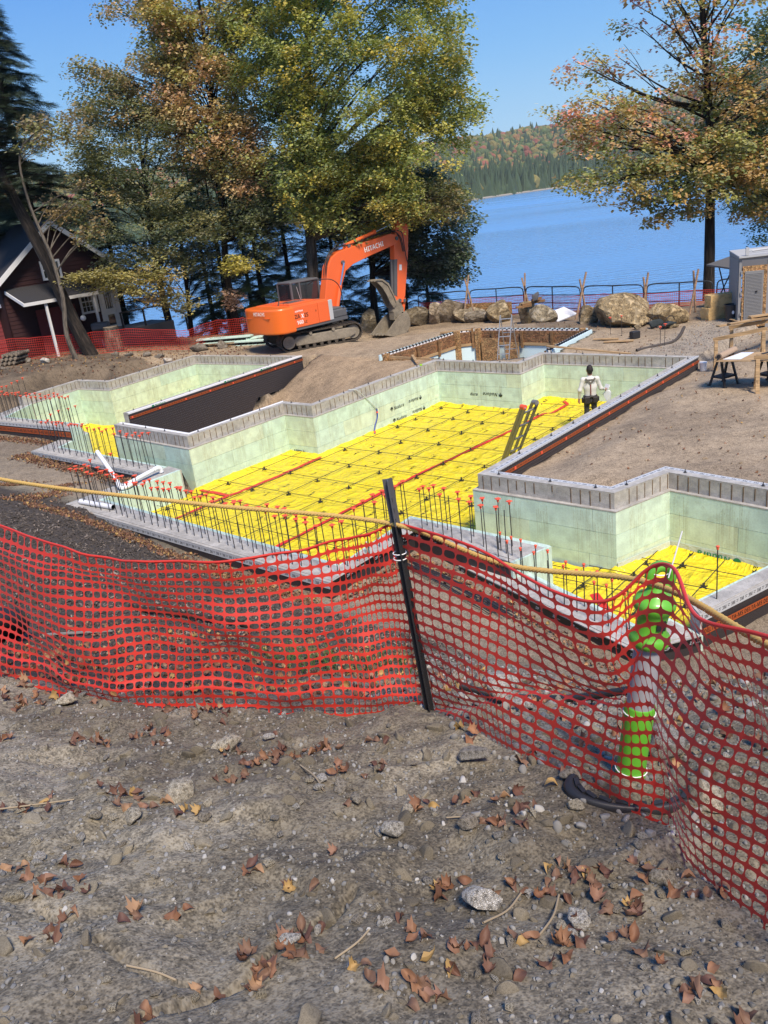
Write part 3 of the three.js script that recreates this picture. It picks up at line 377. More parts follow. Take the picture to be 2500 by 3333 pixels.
// rebar mat on chairs
const barR = RNG(61), chairGeo = join([new THREE.CylinderGeometry(.012, .022, .05, 6).translate(0, .03, 0), ...[0, 1, 2, 3].map(k => bx(.055, .014, .012, .03 * Math.cos(k * 1.571), .012, .03 * Math.sin(k * 1.571), 0, -k * 1.571)), bx(.035, .02, .012, 0, .06, 0)]);
function spans(poly, c, axis) { const xs = []; for (let i = 0, j = poly.length - 1; i < poly.length; j = i++) { const a = poly[j], b = poly[i], p = 1 - axis; if ((a[p] > c) !== (b[p] > c)) xs.push(a[axis] + (b[axis] - a[axis]) * (c - a[p]) / (b[p] - a[p])); } xs.sort((a, b) => a - b); const r = []; for (let i = 0; i + 1 < xs.length; i += 2) r.push([xs[i] + .12, xs[i + 1] - .12]); return r; }
function barMat(poly, us, vs, y, what) {
  for (const v of vs) for (const [a, b] of spans(poly, v, 0)) { if (b - a < .4) continue; solo('floor_bar', tube([P(a, v, y), P(lerp(a, b, .33), v + rr(barR, -.03, .03), y - .006), P(lerp(a, b, .66), v + rr(barR, -.03, .03), y + .004), P(b, v, y)], .0075, 14, 5), M.rebar, 'thin steel bar laid lengthwise on the ' + what, 'rebar', 'lengthwise bars on the ' + what); }
  for (const u of us) for (const [a, b] of spans(poly, u, 1)) { if (b - a < .4) continue; solo('floor_bar', tube([P(u, a, y + .014), P(u + rr(barR, -.04, .04), lerp(a, b, .4), y + .01), P(u, b, y + .014)], .0075, 12, 5), M.rebar, 'thin steel bar laid crosswise on the ' + what, 'rebar', 'crosswise bars on the ' + what); }
  for (const u of us) for (const v of vs) if (inPoly(poly, u + .05, v) && barR() < .8) { const c = P(u + rr(barR, -.2, .2), v, .02), g = chairGeo.clone(); const o = solo('bar_chair', g, M.black, 'small black plastic bar chair on the ' + what, 'bar support', 'bar chairs on the ' + what); o.position.copy(c); o.scale.setScalar(1.35); o.rotation.y = barR() * 3; }
}
barMat(FLOOR1, [10.4, 11.5, 12.55, 13.6, 14.8, 16.0, 17.2, 18.4, 19.63, 20.85, 22.02, 23.3], [-17.6, -16.52, -15.3, -14.08, -12.86, -11.65, -10.4], .088, 'large yellow sheet');
barMat(FLOOR2, [11.4, 12.1, 12.8, 13.5], [-6.3, -5.7, -5.1, -4.5], .1, 'small yellow sheet');
// printed marks on the foam
const NUD = canvasTex(512, 128, (g, w, h) => { g.clearRect(0, 0, w, h); g.fillStyle = '#26302b'; g.beginPath(); g.arc(58, 64, 46, Math.PI, 0); g.fill(); g.fillRect(46, 60, 24, 52); g.clearRect(54, 64, 8, 50); g.fillRect(18, 72, 22, 8); g.fillRect(76, 72, 22, 8); g.font = 'italic bold 96px sans-serif'; g.fillText('Nudura', 122, 98); });
const NUDG = canvasTex(512, 128, (g, w, h) => { g.clearRect(0, 0, w, h); g.fillStyle = '#0a7a52'; g.font = 'bold 100px sans-serif'; g.fillText('Nudura', 130, 98); g.beginPath(); g.arc(60, 64, 44, 0, 6.3); g.fill(); });
const DURA = canvasTex(256, 128, (g, w, h) => { g.clearRect(0, 0, w, h); g.fillStyle = '#26302b'; g.font = 'italic bold 96px sans-serif'; g.fillText('dura', 6, 98); });
function wallQuat(r, flip) { const up = V(0, 1, 0), n = r.clone().cross(up); if (flip) { r = r.clone().negate(); return new THREE.Quaternion().setFromRotationMatrix(new THREE.Matrix4().makeBasis(r, V(0, -1, 0), n)); } return new THREE.Quaternion().setFromRotationMatrix(new THREE.Matrix4().makeBasis(r, up, n)); }
const RU = P(1, 0).sub(P(0, 0)), RV = P(0, 1).sub(P(0, 0));
for (const [u, y, f] of [[20.31, .52, 0], [21.24, .53, 1], [21.38, .14, 1], [20.38, .13, 0]]) decal(.78, .195, NUD, mainWall, P(u, -16.925, y), wallQuat(RU, f));
decal(.82, .2, NUD, mainWall, P(22.614, -14.8, .48), wallQuat(RV, 1)); decal(.36, .18, DURA, mainWall, P(22.614, -15.5, .46), wallQuat(RV, 0));
decal(.5, .16, NUD, mainWall, P(16.48, -17.72, .1), wallQuat(RV, 1));
{ const a = P(14.3, -5.62), b = P(13.55, -1.0), d = b.clone().sub(a).normalize(); const q = wallQuat(d, 1); const clear = part('wall_wrap', slabBetween([14.285, -5.6], [13.535, -1.0], [14.295, -5.6], [13.545, -1.0], -.02, .19), mat(.5, .56, .52, .4, { bumpMap: rep(T.crinkle, 1), bumpScale: .02 }), mainWall); const n = d.clone().cross(V(0, 1, 0)).normalize(); const p0 = a.clone().addScaledVector(d, 1.0).addScaledVector(n, .03); p0.y = .09; decal(.9, .2, NUDG, mainWall, p0, q); 
  part('wall_wrap', slabBetween([12.95, -6.045], [14.28, -5.605], [12.945, -6.03], [14.275, -5.59], -.02, .19), clear.material, mainWall); }
{ const A = P(14.28, -22.75), B = P(22.6, -23.5), d = B.clone().sub(A).normalize(), q = wallQuat(d, 0), n = d.clone().cross(V(0, 1, 0)); for (const s of [4.5, 6.4, 1.2]) { const p = A.clone().addScaledVector(d, s).addScaledVector(n, .02); p.y = HG - .02; decal(.62, .1, NUDG, wingWall, p, q); } }
for (const w of [mainWall, wingWall, low1, low2, low3, low4, low5]) w.userData.kind = 'thing';
// ---------------------------------------------------------------- standing rebar with caps
const capSq = join([prism([[-1, -1], [1, -1], [1, 1], [-1, 1]].map(([x, z]) => V(x * .036, .012, z * .036)), [[-1, -1], [1, -1], [1, 1], [-1, 1]].map(([x, z]) => V(x * .033, .022, z * .033))), new THREE.CylinderGeometry(.022, .014, .05, 8).translate(0, -.014, 0)]);
const capRd = join([new THREE.SphereGeometry(.024, 10, 5, 0, 6.2832, 0, 1.5708).scale(1, .7, 1), new THREE.CylinderGeometry(.024, .02, .01, 10).translate(0, -.004, 0), new THREE.CylinderGeometry(.016, .015, .035, 8).translate(0, -.022, 0)]);
const barG = meter(new THREE.CylinderGeometry(.009, .009, 1, 6).translate(0, .5, 0)); capSq.scale(1.22, 1.15, 1.22); capRd.scale(1.15, 1.1, 1.15); meter(capSq); meter(capRd);
const rbR = RNG(404);
function stick(u, v, y, h, cap, label, group, m) {
  const t = thing('rebar', label, 'rebar', P(u, v, y - .02), rbR() * 6.3, group); t.rotation.x = rr(rbR, -.035, .035); t.rotation.z = rr(rbR, -.035, .035);
  const b = new THREE.Mesh(barG, M.rebar); b.name = 'bar'; b.scale.y = h; b.castShadow = b.receiveShadow = true; t.add(b);
  if (cap) { const c = new THREE.Mesh(cap === 'r' ? capRd : capSq, m || M.cap); c.name = 'cap'; c.position.y = h; c.castShadow = c.receiveShadow = true; t.add(c); }
}
function rebarRow(W, i, top, step, rows, where, cap = 's', t0 = 0, t1 = 1, hh = .95) {
  const L = Math.hypot(W.out[i + 1][0] - W.out[i][0], W.out[i + 1][1] - W.out[i][1]);
  for (const [k, f] of rows.entries()) for (let s = t0 * L + .12 + k * step * .45; s < t1 * L - .1; s += step * rr(rbR, .8, 1.2)) { const c = l2(l2(W.out[i], W.out[i + 1], s / L), l2(W.inn[i], W.inn[i + 1], s / L), f + rr(rbR, -.04, .04)); const bare = rbR() < .1; stick(c[0], c[1], top, hh * rr(rbR, .93, 1.05), bare ? null : cap, bare ? 'bare rebar without a cap standing in the ' + where : `rebar with ${cap === 'r' ? 'round red' : 'square orange'} safety cap standing in the ${where}`, (bare ? 'bare rebar in the ' : 'capped rebar in the ') + where); }
}
rebarRow(LOWA, 1, LOW, .27, [.36, .64], 'long low stem wall');
rebarRow(LOWA, 0, LOW, .6, [.4], 'long low stem wall', 's', .55);
rebarRow(LOWA, 2, LOW, .34, [.34, .66], 'long low stem wall');
rebarRow(LOWA, 3, LOW, .24, [.3, .62], 'long low stem wall', 's', .05, .95, .85);
rebarRow(LOWB, 1, LOW, .34, [.36, .64], 'stem wall beside the membrane wing');
rebarRow(LOWB, 0, LOW, .5, [.5], 'stem wall beside the membrane wing');
rebarRow(LOWC, 1, LOW3, .3, [.34, .64], 'stem wall below the dirt bank', 's', 0, 1, .95);
rebarRow(LOWC, 0, LOW3, .4, [.5], 'stem wall below the dirt bank');
rebarRow(LOWD, 0, LOW4, .36, [.42, .7], 'lowest white stem wall', 'r', .1, 1, .72);
rebarRow(LOWE, 0, LOW, .7, [.5], 'short taped stem wall', 'r', .25, .6, .9);
for (const [u, v, m] of [[10.35, -4.25, M.capDusty], [10.6, -4.4, M.capDusty]]) stick(u, v, LOW4, .85, 's', 'rebar with faded dusty square cap beside the green post', 'faded capped rebar', m);
// rebar bundle lying on the ground in the notch of the stem wall
{ const r = RNG(7); for (let k = 0; k < 15; k++) { const o = .035 * (k % 8) - .1, b = Math.floor(k / 8) * .018, d = rr(r, -.25, .25); const g = tube([P(10.85 + o * .9, -9.1 + d, .44 + b), P(10.5 + o, -7.9 + d, .45 + b), P(10.05 + o * 1.1, -6.6 + d, .4 + b)], .009, 6, 5); solo('loose_bar', g, M.rebar, 'loose steel bar lying in the bundle outside the stem wall', 'rebar', 'bars of the rebar bundle on the ground'); } }
// white drain pipes on the stem wall corner
{ const t = thing('drain_pipe', 'open straight white plastic pipe lying on the stem wall corner', 'pipe'); const a = P(9.62, -18.25, .835), b = P(9.72, -17.0, .835); part('pipe', new THREE.TubeGeometry(new THREE.LineCurve3(a, b), 1, .06, 14, false), M.pvc, t); part('bore', new THREE.TubeGeometry(new THREE.LineCurve3(a, b), 1, .054, 14, false), M.black, t); }
{ const t = thing('drain_pipe', 'bent white plastic drain pipe propped over the stem wall with an elbow', 'pipe'); part('pipe', tube([P(10.9, -19.2, 1.62), P(10.75, -18.35, 1.02), P(10.68, -18.1, .84), P(10.85, -18.02, .85), P(11.3, -18.25, .88)], .055, 24, 12), M.pvc, t); part('pipe', tube([P(10.72, -18.1, .86), P(11.3, -18.2, .9), P(11.85, -18.3, .93)], .055, 10, 12), M.pvc, t); part('elbow', tube([P(11.8, -18.28, .93), P(11.95, -18.3, .94), P(12.03, -18.3, .9), P(12.05, -18.3, .8)], .062, 12, 12), M.pvc, t); }
// blue water line rising from the floor
{ const t = thing('water_line', 'blue plastic water line with red clamps standing against the green wall', 'pipe'); part('pipe', tube([P(18.9, -16.8, .02), P(19.0, -16.85, .2), P(19.22, -16.88, .5), P(19.26, -16.9, .74)], .022, 14, 7), mat(.03, .06, .3, .4), t); part('clamp', rod(P(18.92, -16.8, .05), P(18.95, -16.82, .1), .032, 8), M.cap, t); part('clamp', rod(P(19.25, -16.89, .6), P(19.26, -16.9, .65), .032, 8), M.cap, t); part('pull_wire', tube([P(19.26, -16.88, .74), P(18.9, -16.9, 1.1), P(18.45, -16.95, 1.53), P(18.3, -17.1, 1.56)], .012, 14, 5), mat(.5, .55, .55, .5), t); }
// ---------------------------------------------------------------- near safety net, post and rope
function netGeo(cols, nc, nr, wob) { // cols: s -> [bottom, top]
  const hole = 12, pos = [], idx = []; const S = (i, j) => { const s = i / nc, t = j / nr; return wob(s, t); };
  const cs = [], ring = []; for (let k = 0; k < hole; k++) { const a = (k + .5) / hole * 6.28318, c = Math.cos(a), s = Math.sin(a); const q = Math.pow(Math.pow(Math.abs(c), 3.4) + Math.pow(Math.abs(s), 3.4), -1 / 3.4); ring.push([c * q * .468, s * q * .402]); const m = .5 / Math.max(Math.abs(c), Math.abs(s)); cs.push([c * m, s * m]); }
  for (let j = 0; j < nr; j++) for (let i = 0; i < nc; i++) { const b = pos.length / 3; for (const [x, y] of cs) { const p = S(i + .5 + x, j + .5 + y); pos.push(p.x, p.y, p.z); } const hx = 1 - .1 * hash(i, j, 5), hy = 1 - .16 * hash(i, j, 6), ox = .02 * (hash(i, j, 7) - .5), oy = .06 * (hash(i, j, 8) - .5); for (const [x, y] of ring) { const p = S(i + .5 + x * hx + ox, j + .5 + y * hy + oy); pos.push(p.x, p.y, p.z); } for (let k = 0; k < hole; k++) { const n = (k + 1) % hole; idx.push(b + k, b + n, b + hole + n, b + k, b + hole + n, b + hole + k); }
    // corners of the cell between ring samples
    for (const [k, x, y] of [[1, .5, .5], [4, -.5, .5], [7, -.5, -.5], [10, .5, -.5]]) { const p = S(i + .5 + x, j + .5 + y); pos.push(p.x, p.y, p.z); idx.push(b + k, pos.length / 3 - 1, b + (k + 1) % hole); } }
  const g = new THREE.BufferGeometry(); g.setAttribute('position', new THREE.Float32BufferAttribute(pos, 3)); g.setIndex(idx); g.computeVertexNormals(); return g;
}
function along(list) { const bot = new THREE.CatmullRomCurve3(list.map(e => V(e[0], e[1], e[2]))), top = new THREE.CatmullRomCurve3(list.map(e => V(e[3], e[4], e[5]))); return s => [bot.getPoint(s), top.getPoint(s)]; }
const netL = along([[-3.6, 3.99, -5.6, -3.4, 5.3, -5.75], [-2.63, 4.08, -4.86, -2.4, 5.2, -4.98], [-1.82, 4.12, -4.38, -1.68, 5.12, -4.44], [-1.13, 4.13, -4.13, -1.04, 5.1, -4.16], [-.31, 4.08, -4.0, -.28, 5.17, -4.02], [.1, 4.06, -3.95, .07, 5.27, -3.94]]);
const netR = along([[.1, 4.06, -3.93, .07, 5.27, -3.92], [.33, 4.2, -3.45, .33, 5.36, -3.45], [.5, 4.27, -3.18, .5, 5.36, -3.19], [.78, 4.38, -2.71, .76, 5.39, -2.72], [.85, 4.43, -2.5, .9, 5.54, -2.62], [.92, 4.53, -2.15, .87, 5.55, -2.18], [1.0, 4.61, -1.88, .97, 5.62, -1.9], [1.05, 4.72, -1.5, 1.03, 5.74, -1.5]]);
const safety = thing('safety_net', 'near orange plastic safety net strung from the black post to the green post', 'safety net');
{
  const creaseL = (s, t) => .05 * Math.exp(-((t - .1 - .09 * Math.sin(s * 3)) ** 2) / .003) * (1 - s * .5);
  const fL = (s, t) => { const [b, a] = netL(clamp(s)); let tt = t + .035 * Math.sin(s * 9 + t * 5) * t * (1 - t) * 2 - .05 * Math.exp(-((t - .93) ** 2) / .006) * sstep(.75, .2, s); tt += creaseL(s, t) * (t - .5) * -1.2; const p = b.clone().lerp(a, tt); p.z += .045 * Math.sin(s * 17 + t * 4) * Math.sin(t * 3.1) + .03 * n2(s * 14, t * 5, 3) + creaseL(s, t) * .9; p.y += .012 * n2(s * 20, t * 4, 6); p.x += .012 * n2(s * 18 + 4, t * 7, 8); return p; };
  const cr = (s, t) => { const d = (t - (.1 + 1.15 * s)) * .65; return Math.exp(-d * d / .0016) * sstep(.72, .5, s); };
  const fR = (s, t) => { const [b, a] = netR(clamp(s)); const k = cr(s, t), d = t - (.1 + 1.15 * s); let tt = t - .45 * d * Math.exp(-d * d / .02) * sstep(.7, .45, s); tt -= .06 * Math.sin(Math.PI * clamp((s - .02) / .6)) * t * t; const p = b.clone().lerp(a, tt); const w = .04 * Math.sin(s * 13 + t * 6) + .035 * n2(s * 9, t * 4, 12) + .05 * k; p.x += w * .8; p.z += w * .55; const g = Math.exp(-((s - .56) ** 2) / .003) * (1 - t); p.x += .05 * g; p.y -= .03 * g * t; return p; };
  part('net_panel', netGeo(null, 66, 20, fL), M.net, safety); part('net_panel', netGeo(null, 44, 20, fR), M.net, safety);
  const edge = (f, t, s0, s1) => { const pts = []; for (let i = 0; i <= 60; i++) pts.push(f(lerp(s0, s1, i / 60), t)); return tube(pts, .007, 120, 5); };
  part('net_edge', edge(fL, 1, 0, 1), M.net, safety); part('net_edge', edge(fR, 1, 0, 1), M.net, safety); part('net_edge', edge(fL, 0, 0, 1), M.net, safety); part('net_edge', edge(fR, 0, 0, 1), M.net, safety);
}
{ // steel post
  const a = V(.14, 3.8, -3.9), b = V(.035, 5.52, -3.905), t = thing('fence_post', 'slim black steel fence post with a bare grey top holding the net', 'post'); const m = a.clone().lerp(b, .86);
  part('shaft', [beam(a, m, .05, .008, V(0, 0, 1)), beam(a.clone().add(V(0, 0, .02)), m.clone().add(V(0, 0, .02)), .008, .045, V(0, 0, 1))], M.black, t);
  part('tip', [beam(m, b, .05, .008, V(0, 0, 1)), beam(m.clone().add(V(0, 0, .02)), b.clone().add(V(0, 0, .02)), .008, .045, V(0, 0, 1))], mat(.12, .12, .13, .5, { metalness: .4 }), t);
  const st = []; for (let k = 0; k < 24; k++) { const p = a.clone().lerp(b, .2 + k * .032); st.push(bx(.014, .018, .012, p.x, p.y, p.z + .008)); } part('studs', st, M.black, t);
  const w = a.clone().lerp(b, .82), tie = []; for (const k of [0, .03]) tie.push(new THREE.TorusGeometry(.034, .003, 5, 16).rotateX(1.5).translate(w.x, w.y + k - .12, w.z)); for (const z of tie) part('zip_tie', z, M.white, t);
}
{ // laid rope: three strands
  const path = new THREE.CatmullRomCurve3([V(-3.2, 5.53, -5.7), V(-2.3, 5.47, -4.96), V(-1.0, 5.38, -4.3), V(.03, 5.28, -3.91), V(.5, 5.255, -3.32), V(.93, 5.35, -2.83), V(.99, 5.56, -1.95), V(1.03, 5.68, -1.45)]); const L = path.getLength(), gs = [];
  const N = 620, fr = path.getSpacedPoints(N); for (let k = 0; k < 3; k++) { const pts = fr.map((p, i) => { const d = fr[Math.min(N, i + 1)].clone().sub(fr[Math.max(0, i - 1)]).normalize(), s = d.clone().cross(Y1).normalize(), u = s.clone().cross(d), a = i / N * L / .055 * 6.283 + k * 2.094; return p.clone().addScaledVector(s, .0065 * Math.cos(a)).addScaledVector(u, .0065 * Math.sin(a)); }); gs.push(new THREE.TubeGeometry(new THREE.CatmullRomCurve3(pts), N, .0072, 5, false)); }
  solo('guide_rope', gs, M.rope, 'twisted yellow rope stretched above the near safety net', 'rope');
}
{ // green plastic post with clear grey sleeve
  const t = thing('plastic_post', 'lime green plastic post with a grey sleeve and ringed looped head', 'post', V(.9, 4.27, -2.93)); t.rotation.z = -.115; t.rotation.x = .03;
  const lathe = pts => new THREE.LatheGeometry(pts.map(([r, y]) => new THREE.Vector2(r, y)), 24);
  part('base_tube', lathe([[0, 0], [.062, 0], [.064, .1], [.06, .2], [.062, .4], [.064, .47], [.05, .48]]), M.green, t); part('sleeve', lathe([[.05, .47], [.056, .475], [.056, .76], [.05, .765]]), M.tube, t);
  part('ringed_head', lathe([[.056, .755], [.074, .765], [.082, .785], [.076, .81], [.06, .82], [.058, .87], [.062, .9], [.07, .915], [.083, .935], [.083, .955], [.07, .975], [.05, .985], [.04, 1.0], [.03, 1.02]]), M.green, t);
  part('loop', new THREE.TorusGeometry(.042, .02, 10, 20).scale(1, 1.1, 1.3).translate(.01, 1.06, 0), M.green, t); part('notch', bx(.035, .04, .02, .015, .875, .055), M.black, t);
  const zt = []; for (const y of [.44, .15, 1.08]) zt.push(new THREE.TorusGeometry(y > 1 ? .035 : .066, .0028, 5, 20).rotateX(1.5).translate(0, y, 0)); zt.push(rod(V(.02, 1.08, .05), V(.06, 1.26, .02), .003, 5)); for (const z of zt) part('zip_tie', z, M.white, t);
}
{ // black drain lid at its foot
  const t = thing('drain_grate', 'curved black plastic drain grate half buried at the green post foot', 'grate', V(.88, gy(.88, -2.8) + .02, -2.78)); t.rotation.z = -.12;
  const rim = new THREE.TorusGeometry(.26, .028, 8, 30, 3.6).rotateX(1.57).scale(1, 1, .55); part('rim', rim, M.black, t); for (let k = 0; k < 11; k++) { const a = .1 + k / 11 * 3.4; part('rib', bx(.02, .04, .05, .235 * Math.cos(a), .012, .13 * Math.sin(a), 0, -a), M.black, t); }
}
solo('water_hose', tube([V(.35, gy(.35, -4.6) + .1, -4.6), V(.53, gy(.53, -4.5) + .06, -4.5), V(.75, gy(.75, -4.45) + .05, -4.45), V(1.0, gy(1.0, -4.3) + .05, -4.3), V(1.3, gy(1.3, -4.0) + .05, -4.05)], .024, 40, 8), M.black, 'thick black hose lying on stones behind the safety net', 'hose');
solo('zip_stake', rod(V(1.02, 5.45, -1.95), V(1.1, 5.62, -1.93), .004, 5), M.white, 'thin white plastic tie sticking up from the rope', 'zip tie');
{ const t = thing('water_bottle', 'clear plastic drink bottle standing on the stem wall', 'bottle', P(10.35, -9.72, LOW)); part('bottle', new THREE.LatheGeometry([[0, 0], [.032, 0], [.034, .02], [.034, .13], [.03, .15], [.014, .19], [.013, .21]].map(p => new THREE.Vector2(...p)), 14), phys(.75, .85, .75, .1, { transmission: .8, thickness: 0 }), t); part('cap', new THREE.CylinderGeometry(.015, .015, .02, 10).translate(0, .215, 0), M.white, t); }
// ladder leaning on the wall beside the worker
function ladder(name, label, a, b, across, w, n, m, feet) { const t = thing(name, label, 'ladder'); const s = across.clone().normalize().multiplyScalar(w / 2); const up = b.clone().sub(a).cross(s).normalize(); for (const k of [-1, 1]) part('rail', beam(a.clone().addScaledVector(s, k), b.clone().addScaledVector(s, k), .028, .07, up), m, t); for (let i = 0; i < n; i++) { const c = a.clone().lerp(b, (i + .6) / n); part('rung', beam(c.clone().sub(s), c.clone().add(s), .03, .035, up), m, t); } return t; }
{ const a = P(17.34, -11.04, .03), b = P(16.48, -9.74, 2.0); const across = P(1, .1).sub(P(0, 0)); const t = ladder('folding_ladder', 'folded dark grey ladder leaning against the taped foundation wall', a, b, across, .5, 5, M.aluDark); const o = P(.04, -.13).sub(P(0, 0)); const s = across.clone().normalize().multiplyScalar(.21), up = b.clone().sub(a).cross(s).normalize(); for (const k of [-1, 1]) part('rail', beam(a.clone().add(o).addScaledVector(s, k), b.clone().add(o).addScaledVector(s, k), .028, .07, up), M.aluDark, t); for (const k of [-1, 1]) part('hinge', rod(b.clone().addScaledVector(s, k * 1.1), b.clone().add(o).addScaledVector(s, k * 1.1), .06, 12), k < 0 ? M.cap : M.aluDark, t); }
// ---------------------------------------------------------------- excavator
{
  const EX = thing('excavator', 'orange tracked excavator parked by the big tree, bucket resting on the dirt', 'excavator', V(-2.15, 1.36, -36.5), rad(42)); EX.scale.setScalar(.97);
  const UT = rad(-20), ut = g => { g.rotateY(UT); return g; };
  // undercarriage: two tracks of single shoes
  const shoe = join([bx(.2, .035, .6), bx(.03, .05, .6, -.05, .035, 0), bx(.025, .04, .6, .05, .03, 0)]);
  for (const sgn of [1, -1]) {
    const zc = sgn * 1.0, hw = 1.5, r = .36, per = 4 * hw + 2 * Math.PI * r, n = 46;
    for (let k = 0; k < n; k++) { let d = k / n * per, x, y, a; if (d < 2 * hw) { x = -hw + d; y = .03; a = Math.PI; } else if (d < 2 * hw + Math.PI * r) { const q = (d - 2 * hw) / r; x = hw + r * Math.sin(q); y = .03 + r - r * Math.cos(q); a = Math.PI + q; } else if (d < 4 * hw + Math.PI * r) { x = hw - (d - 2 * hw - Math.PI * r); y = .03 + 2 * r - .025 * Math.sin((x / hw + 1) * 1.57); a = 0; } else { const q = (d - 4 * hw - Math.PI * r) / r; x = -hw - r * Math.sin(q); y = .03 + r + r * Math.cos(q); a = q; } const g = shoe.clone(); g.rotateZ(a); g.translate(x, y, zc); part('track_shoe', ut(g), M.track, EX); }
    part('track_frame', ut(join([plate([[-1.15, .22], [1.3, .2], [1.55, .3], [1.5, .52], [1.2, .56], [-1.1, .56], [-1.25, .45]], .34, .03).translate(0, 0, zc + sgn * .08)])), M.dirtySteel, EX);
    part('sprocket', ut(rod(V(-1.5, .39, zc - .16), V(-1.5, .39, zc + sgn * .26 + (sgn > 0 ? .02 : .42 - .02)), .27, 20)), M.dirtySteel, EX);
    part('idler', ut(rod(V(1.5, .39, zc - .17), V(1.5, .39, zc + .17), .3, 20)), M.dirtySteel, EX);
    for (let k = 0; k < 7; k++) part('roller', ut(rod(V(-1.05 + k * .34, .12, zc - .2), V(-1.05 + k * .34, .12, zc + .24), .08, 10)), M.track, EX);
    for (const x of [-.5, .55]) part('carrier_roller', ut(rod(V(x, .65, zc - .15), V(x, .65, zc + .3), .07, 12)), M.dirtySteel, EX);
  }
  part('car_body', ut(join([bx(1.5, .3, 1.6, 0, .55, 0), rod(V(0, .6, 0), V(0, .95, 0), .62, 24)])), M.exGrey, EX);
  // house
  part('deck', join([bx(3.3, .14, 2.44, -.5, .98, 0), rbx(.95, .36, 2.4, .05, .62, 1.1, 0)]), M.exGrey, EX);
  const panelR = part('side_panel', rbx(1.45, .86, .06, .025, -1.22, 1.44, 1.22), M.orange, EX); part('side_panel', rbx(.6, .86, .06, .025, -.18, 1.44, 1.22), M.orange, EX); part('side_panel', rbx(2.05, .86, .06, .025, -.92, 1.44, -1.22), M.orange, EX);
  part('stripe_panel', rbx(.22, .86, .07, .03, .235, 1.44, 1.21), M.exSilver, EX);
  part('engine_hood', join([rbx(2.0, .1, 2.44, .04, -.92, 1.88, 0), rbx(1.3, .06, 1.2, .02, -1.1, 1.95, .35)]), M.orange, EX);
  part('hood_grille', join([0, 1, 2, 3, 4, 5].map(k => bx(.9, .012, .04, -1.1, 1.985, .0 + k * .12))), M.exGrey, EX);
  part('front_box', join([rbx(.85, .34, .95, .06, .72, 1.22, .75), rbx(.7, .12, .8, .05, .62, 1.42, .72)]), M.exGrey, EX); part('grab_rail', tube([V(.95, 1.3, 1.2), V(.98, 1.9, 1.2), V(.9, 2.35, 1.18), V(.6, 2.65, 1.1), V(.1, 2.7, .6), V(.0, 2.55, .2)], .02, 30, 6), M.hose, EX); part('grab_rail', join([tube([V(-1.7, 1.92, .5), V(-1.7, 2.02, .5), V(-1.5, 2.02, .5), V(-1.5, 1.92, .5)], .014, 12, 5), rod(V(-1.85, 1.92, .3), V(-1.72, 2.12, .25), .02, 6)]), M.hose, EX);
  { // counterweight: rounded tail
    const s = new THREE.Shape(); s.moveTo(-1.9, -1.24); s.lineTo(-1.9, 1.24); s.lineTo(-2.2, 1.24); s.bezierCurveTo(-2.5, 1.22, -2.62, 1.0, -2.68, .6); s.bezierCurveTo(-2.74, .2, -2.74, -.2, -2.68, -.6); s.bezierCurveTo(-2.62, -1.0, -2.5, -1.22, -2.2, -1.24); s.closePath();
    const g = new THREE.ExtrudeGeometry(s, { depth: .86, bevelEnabled: true, bevelSize: .07, bevelThickness: .09, bevelSegments: 4, curveSegments: 10 }); g.rotateX(-Math.PI / 2); g.translate(0, .96, 0); const cw = part('counterweight', g, M.orangeCw, EX);
    part('swage', prism([V(-2.76, 1.42, -.7), V(-2.76, 1.42, .7), V(-2.7, 1.42, .7), V(-2.7, 1.42, -.7)], [V(-2.83, 1.56, -1.0), V(-2.83, 1.56, 1.0), V(-2.7, 1.56, 1.0), V(-2.7, 1.56, -1.0)]).scale(.985, 1, .8), M.orangeCw, cw);
  }
  // cab on the far side: frame posts and glass
  const c0 = -.62, c1 = 1.0, zf = -1.2, zn = -.28, cb = 1.0, ct = 2.68;
  part('cab_frame', join([rbx(c1 - c0, .1, zn - zf, .04, (c0 + c1) / 2, ct, (zf + zn) / 2), bx(c1 - c0, .85, zn - zf, (c0 + c1) / 2, cb + .42, (zf + zn) / 2), ...[[c0 + .03, zn], [c0 + .03, zf], [-.12, zn], [c1 - .04, zn], [c1 - .04, zf]].map(([x, z]) => bx(.075, ct - cb, .075, x, (ct + cb) / 2, z))]), M.exGrey, EX);
  for (const g of [bx(.42, .74, .01, -.37, 2.24, zn), bx(.98, .74, .01, .43, 2.24, zn), bx(.01, .74, .76, c0, 2.24, (zf + zn) / 2), bx(.01, .74, .76, c1, 2.24, (zf + zn) / 2)]) part('cab_window', g, M.glass, EX);
  part('seat', join([rbx(.45, .5, .45, .06, .0, 2.05, -.75), rbx(.12, .3, .3, .05, -.15, 2.38, -.75)]), mat(.12, .03, .03, .8), EX); part('wiper', rod(V(-.18, 1.95, zn + .03), V(-.3, 2.5, zn + .03), .012), M.exSilver, EX);
  // boom, arm, cylinders
  const boom = part('boom', plate([[.7, 1.3], [1.02, 2.3], [1.28, 3.1], [1.55, 3.46], [2.0, 3.66], [3.6, 3.86], [5.3, 4.07], [5.72, 3.97], [5.78, 3.78], [5.6, 3.64], [5.3, 3.55], [3.8, 3.28], [2.75, 3.06], [2.25, 2.82], [1.95, 2.3], [1.5, 1.25]], .4, .02), M.orange, EX);
  const arm = part('arm', plate([[5.93, 4.66], [6.02, 4.75], [6.14, 4.72], [6.58, 4.28], [6.45, 3.5], [5.9, 1.15], [5.55, .85], [5.25, .95], [5.22, 1.2], [5.42, 2.4], [5.52, 3.5], [5.64, 3.9]], .3, .02), M.orange, EX);
  part('arm_guard', plate([[5.2, 1.3], [5.36, 1.2], [5.62, 2.9], [5.44, 2.9]], .32, .01), M.exGrey, EX);
  part('arm_plate', bx(.16, .26, .012, 5.78, 2.5, .158, 0, 0, -.15), M.white, EX);
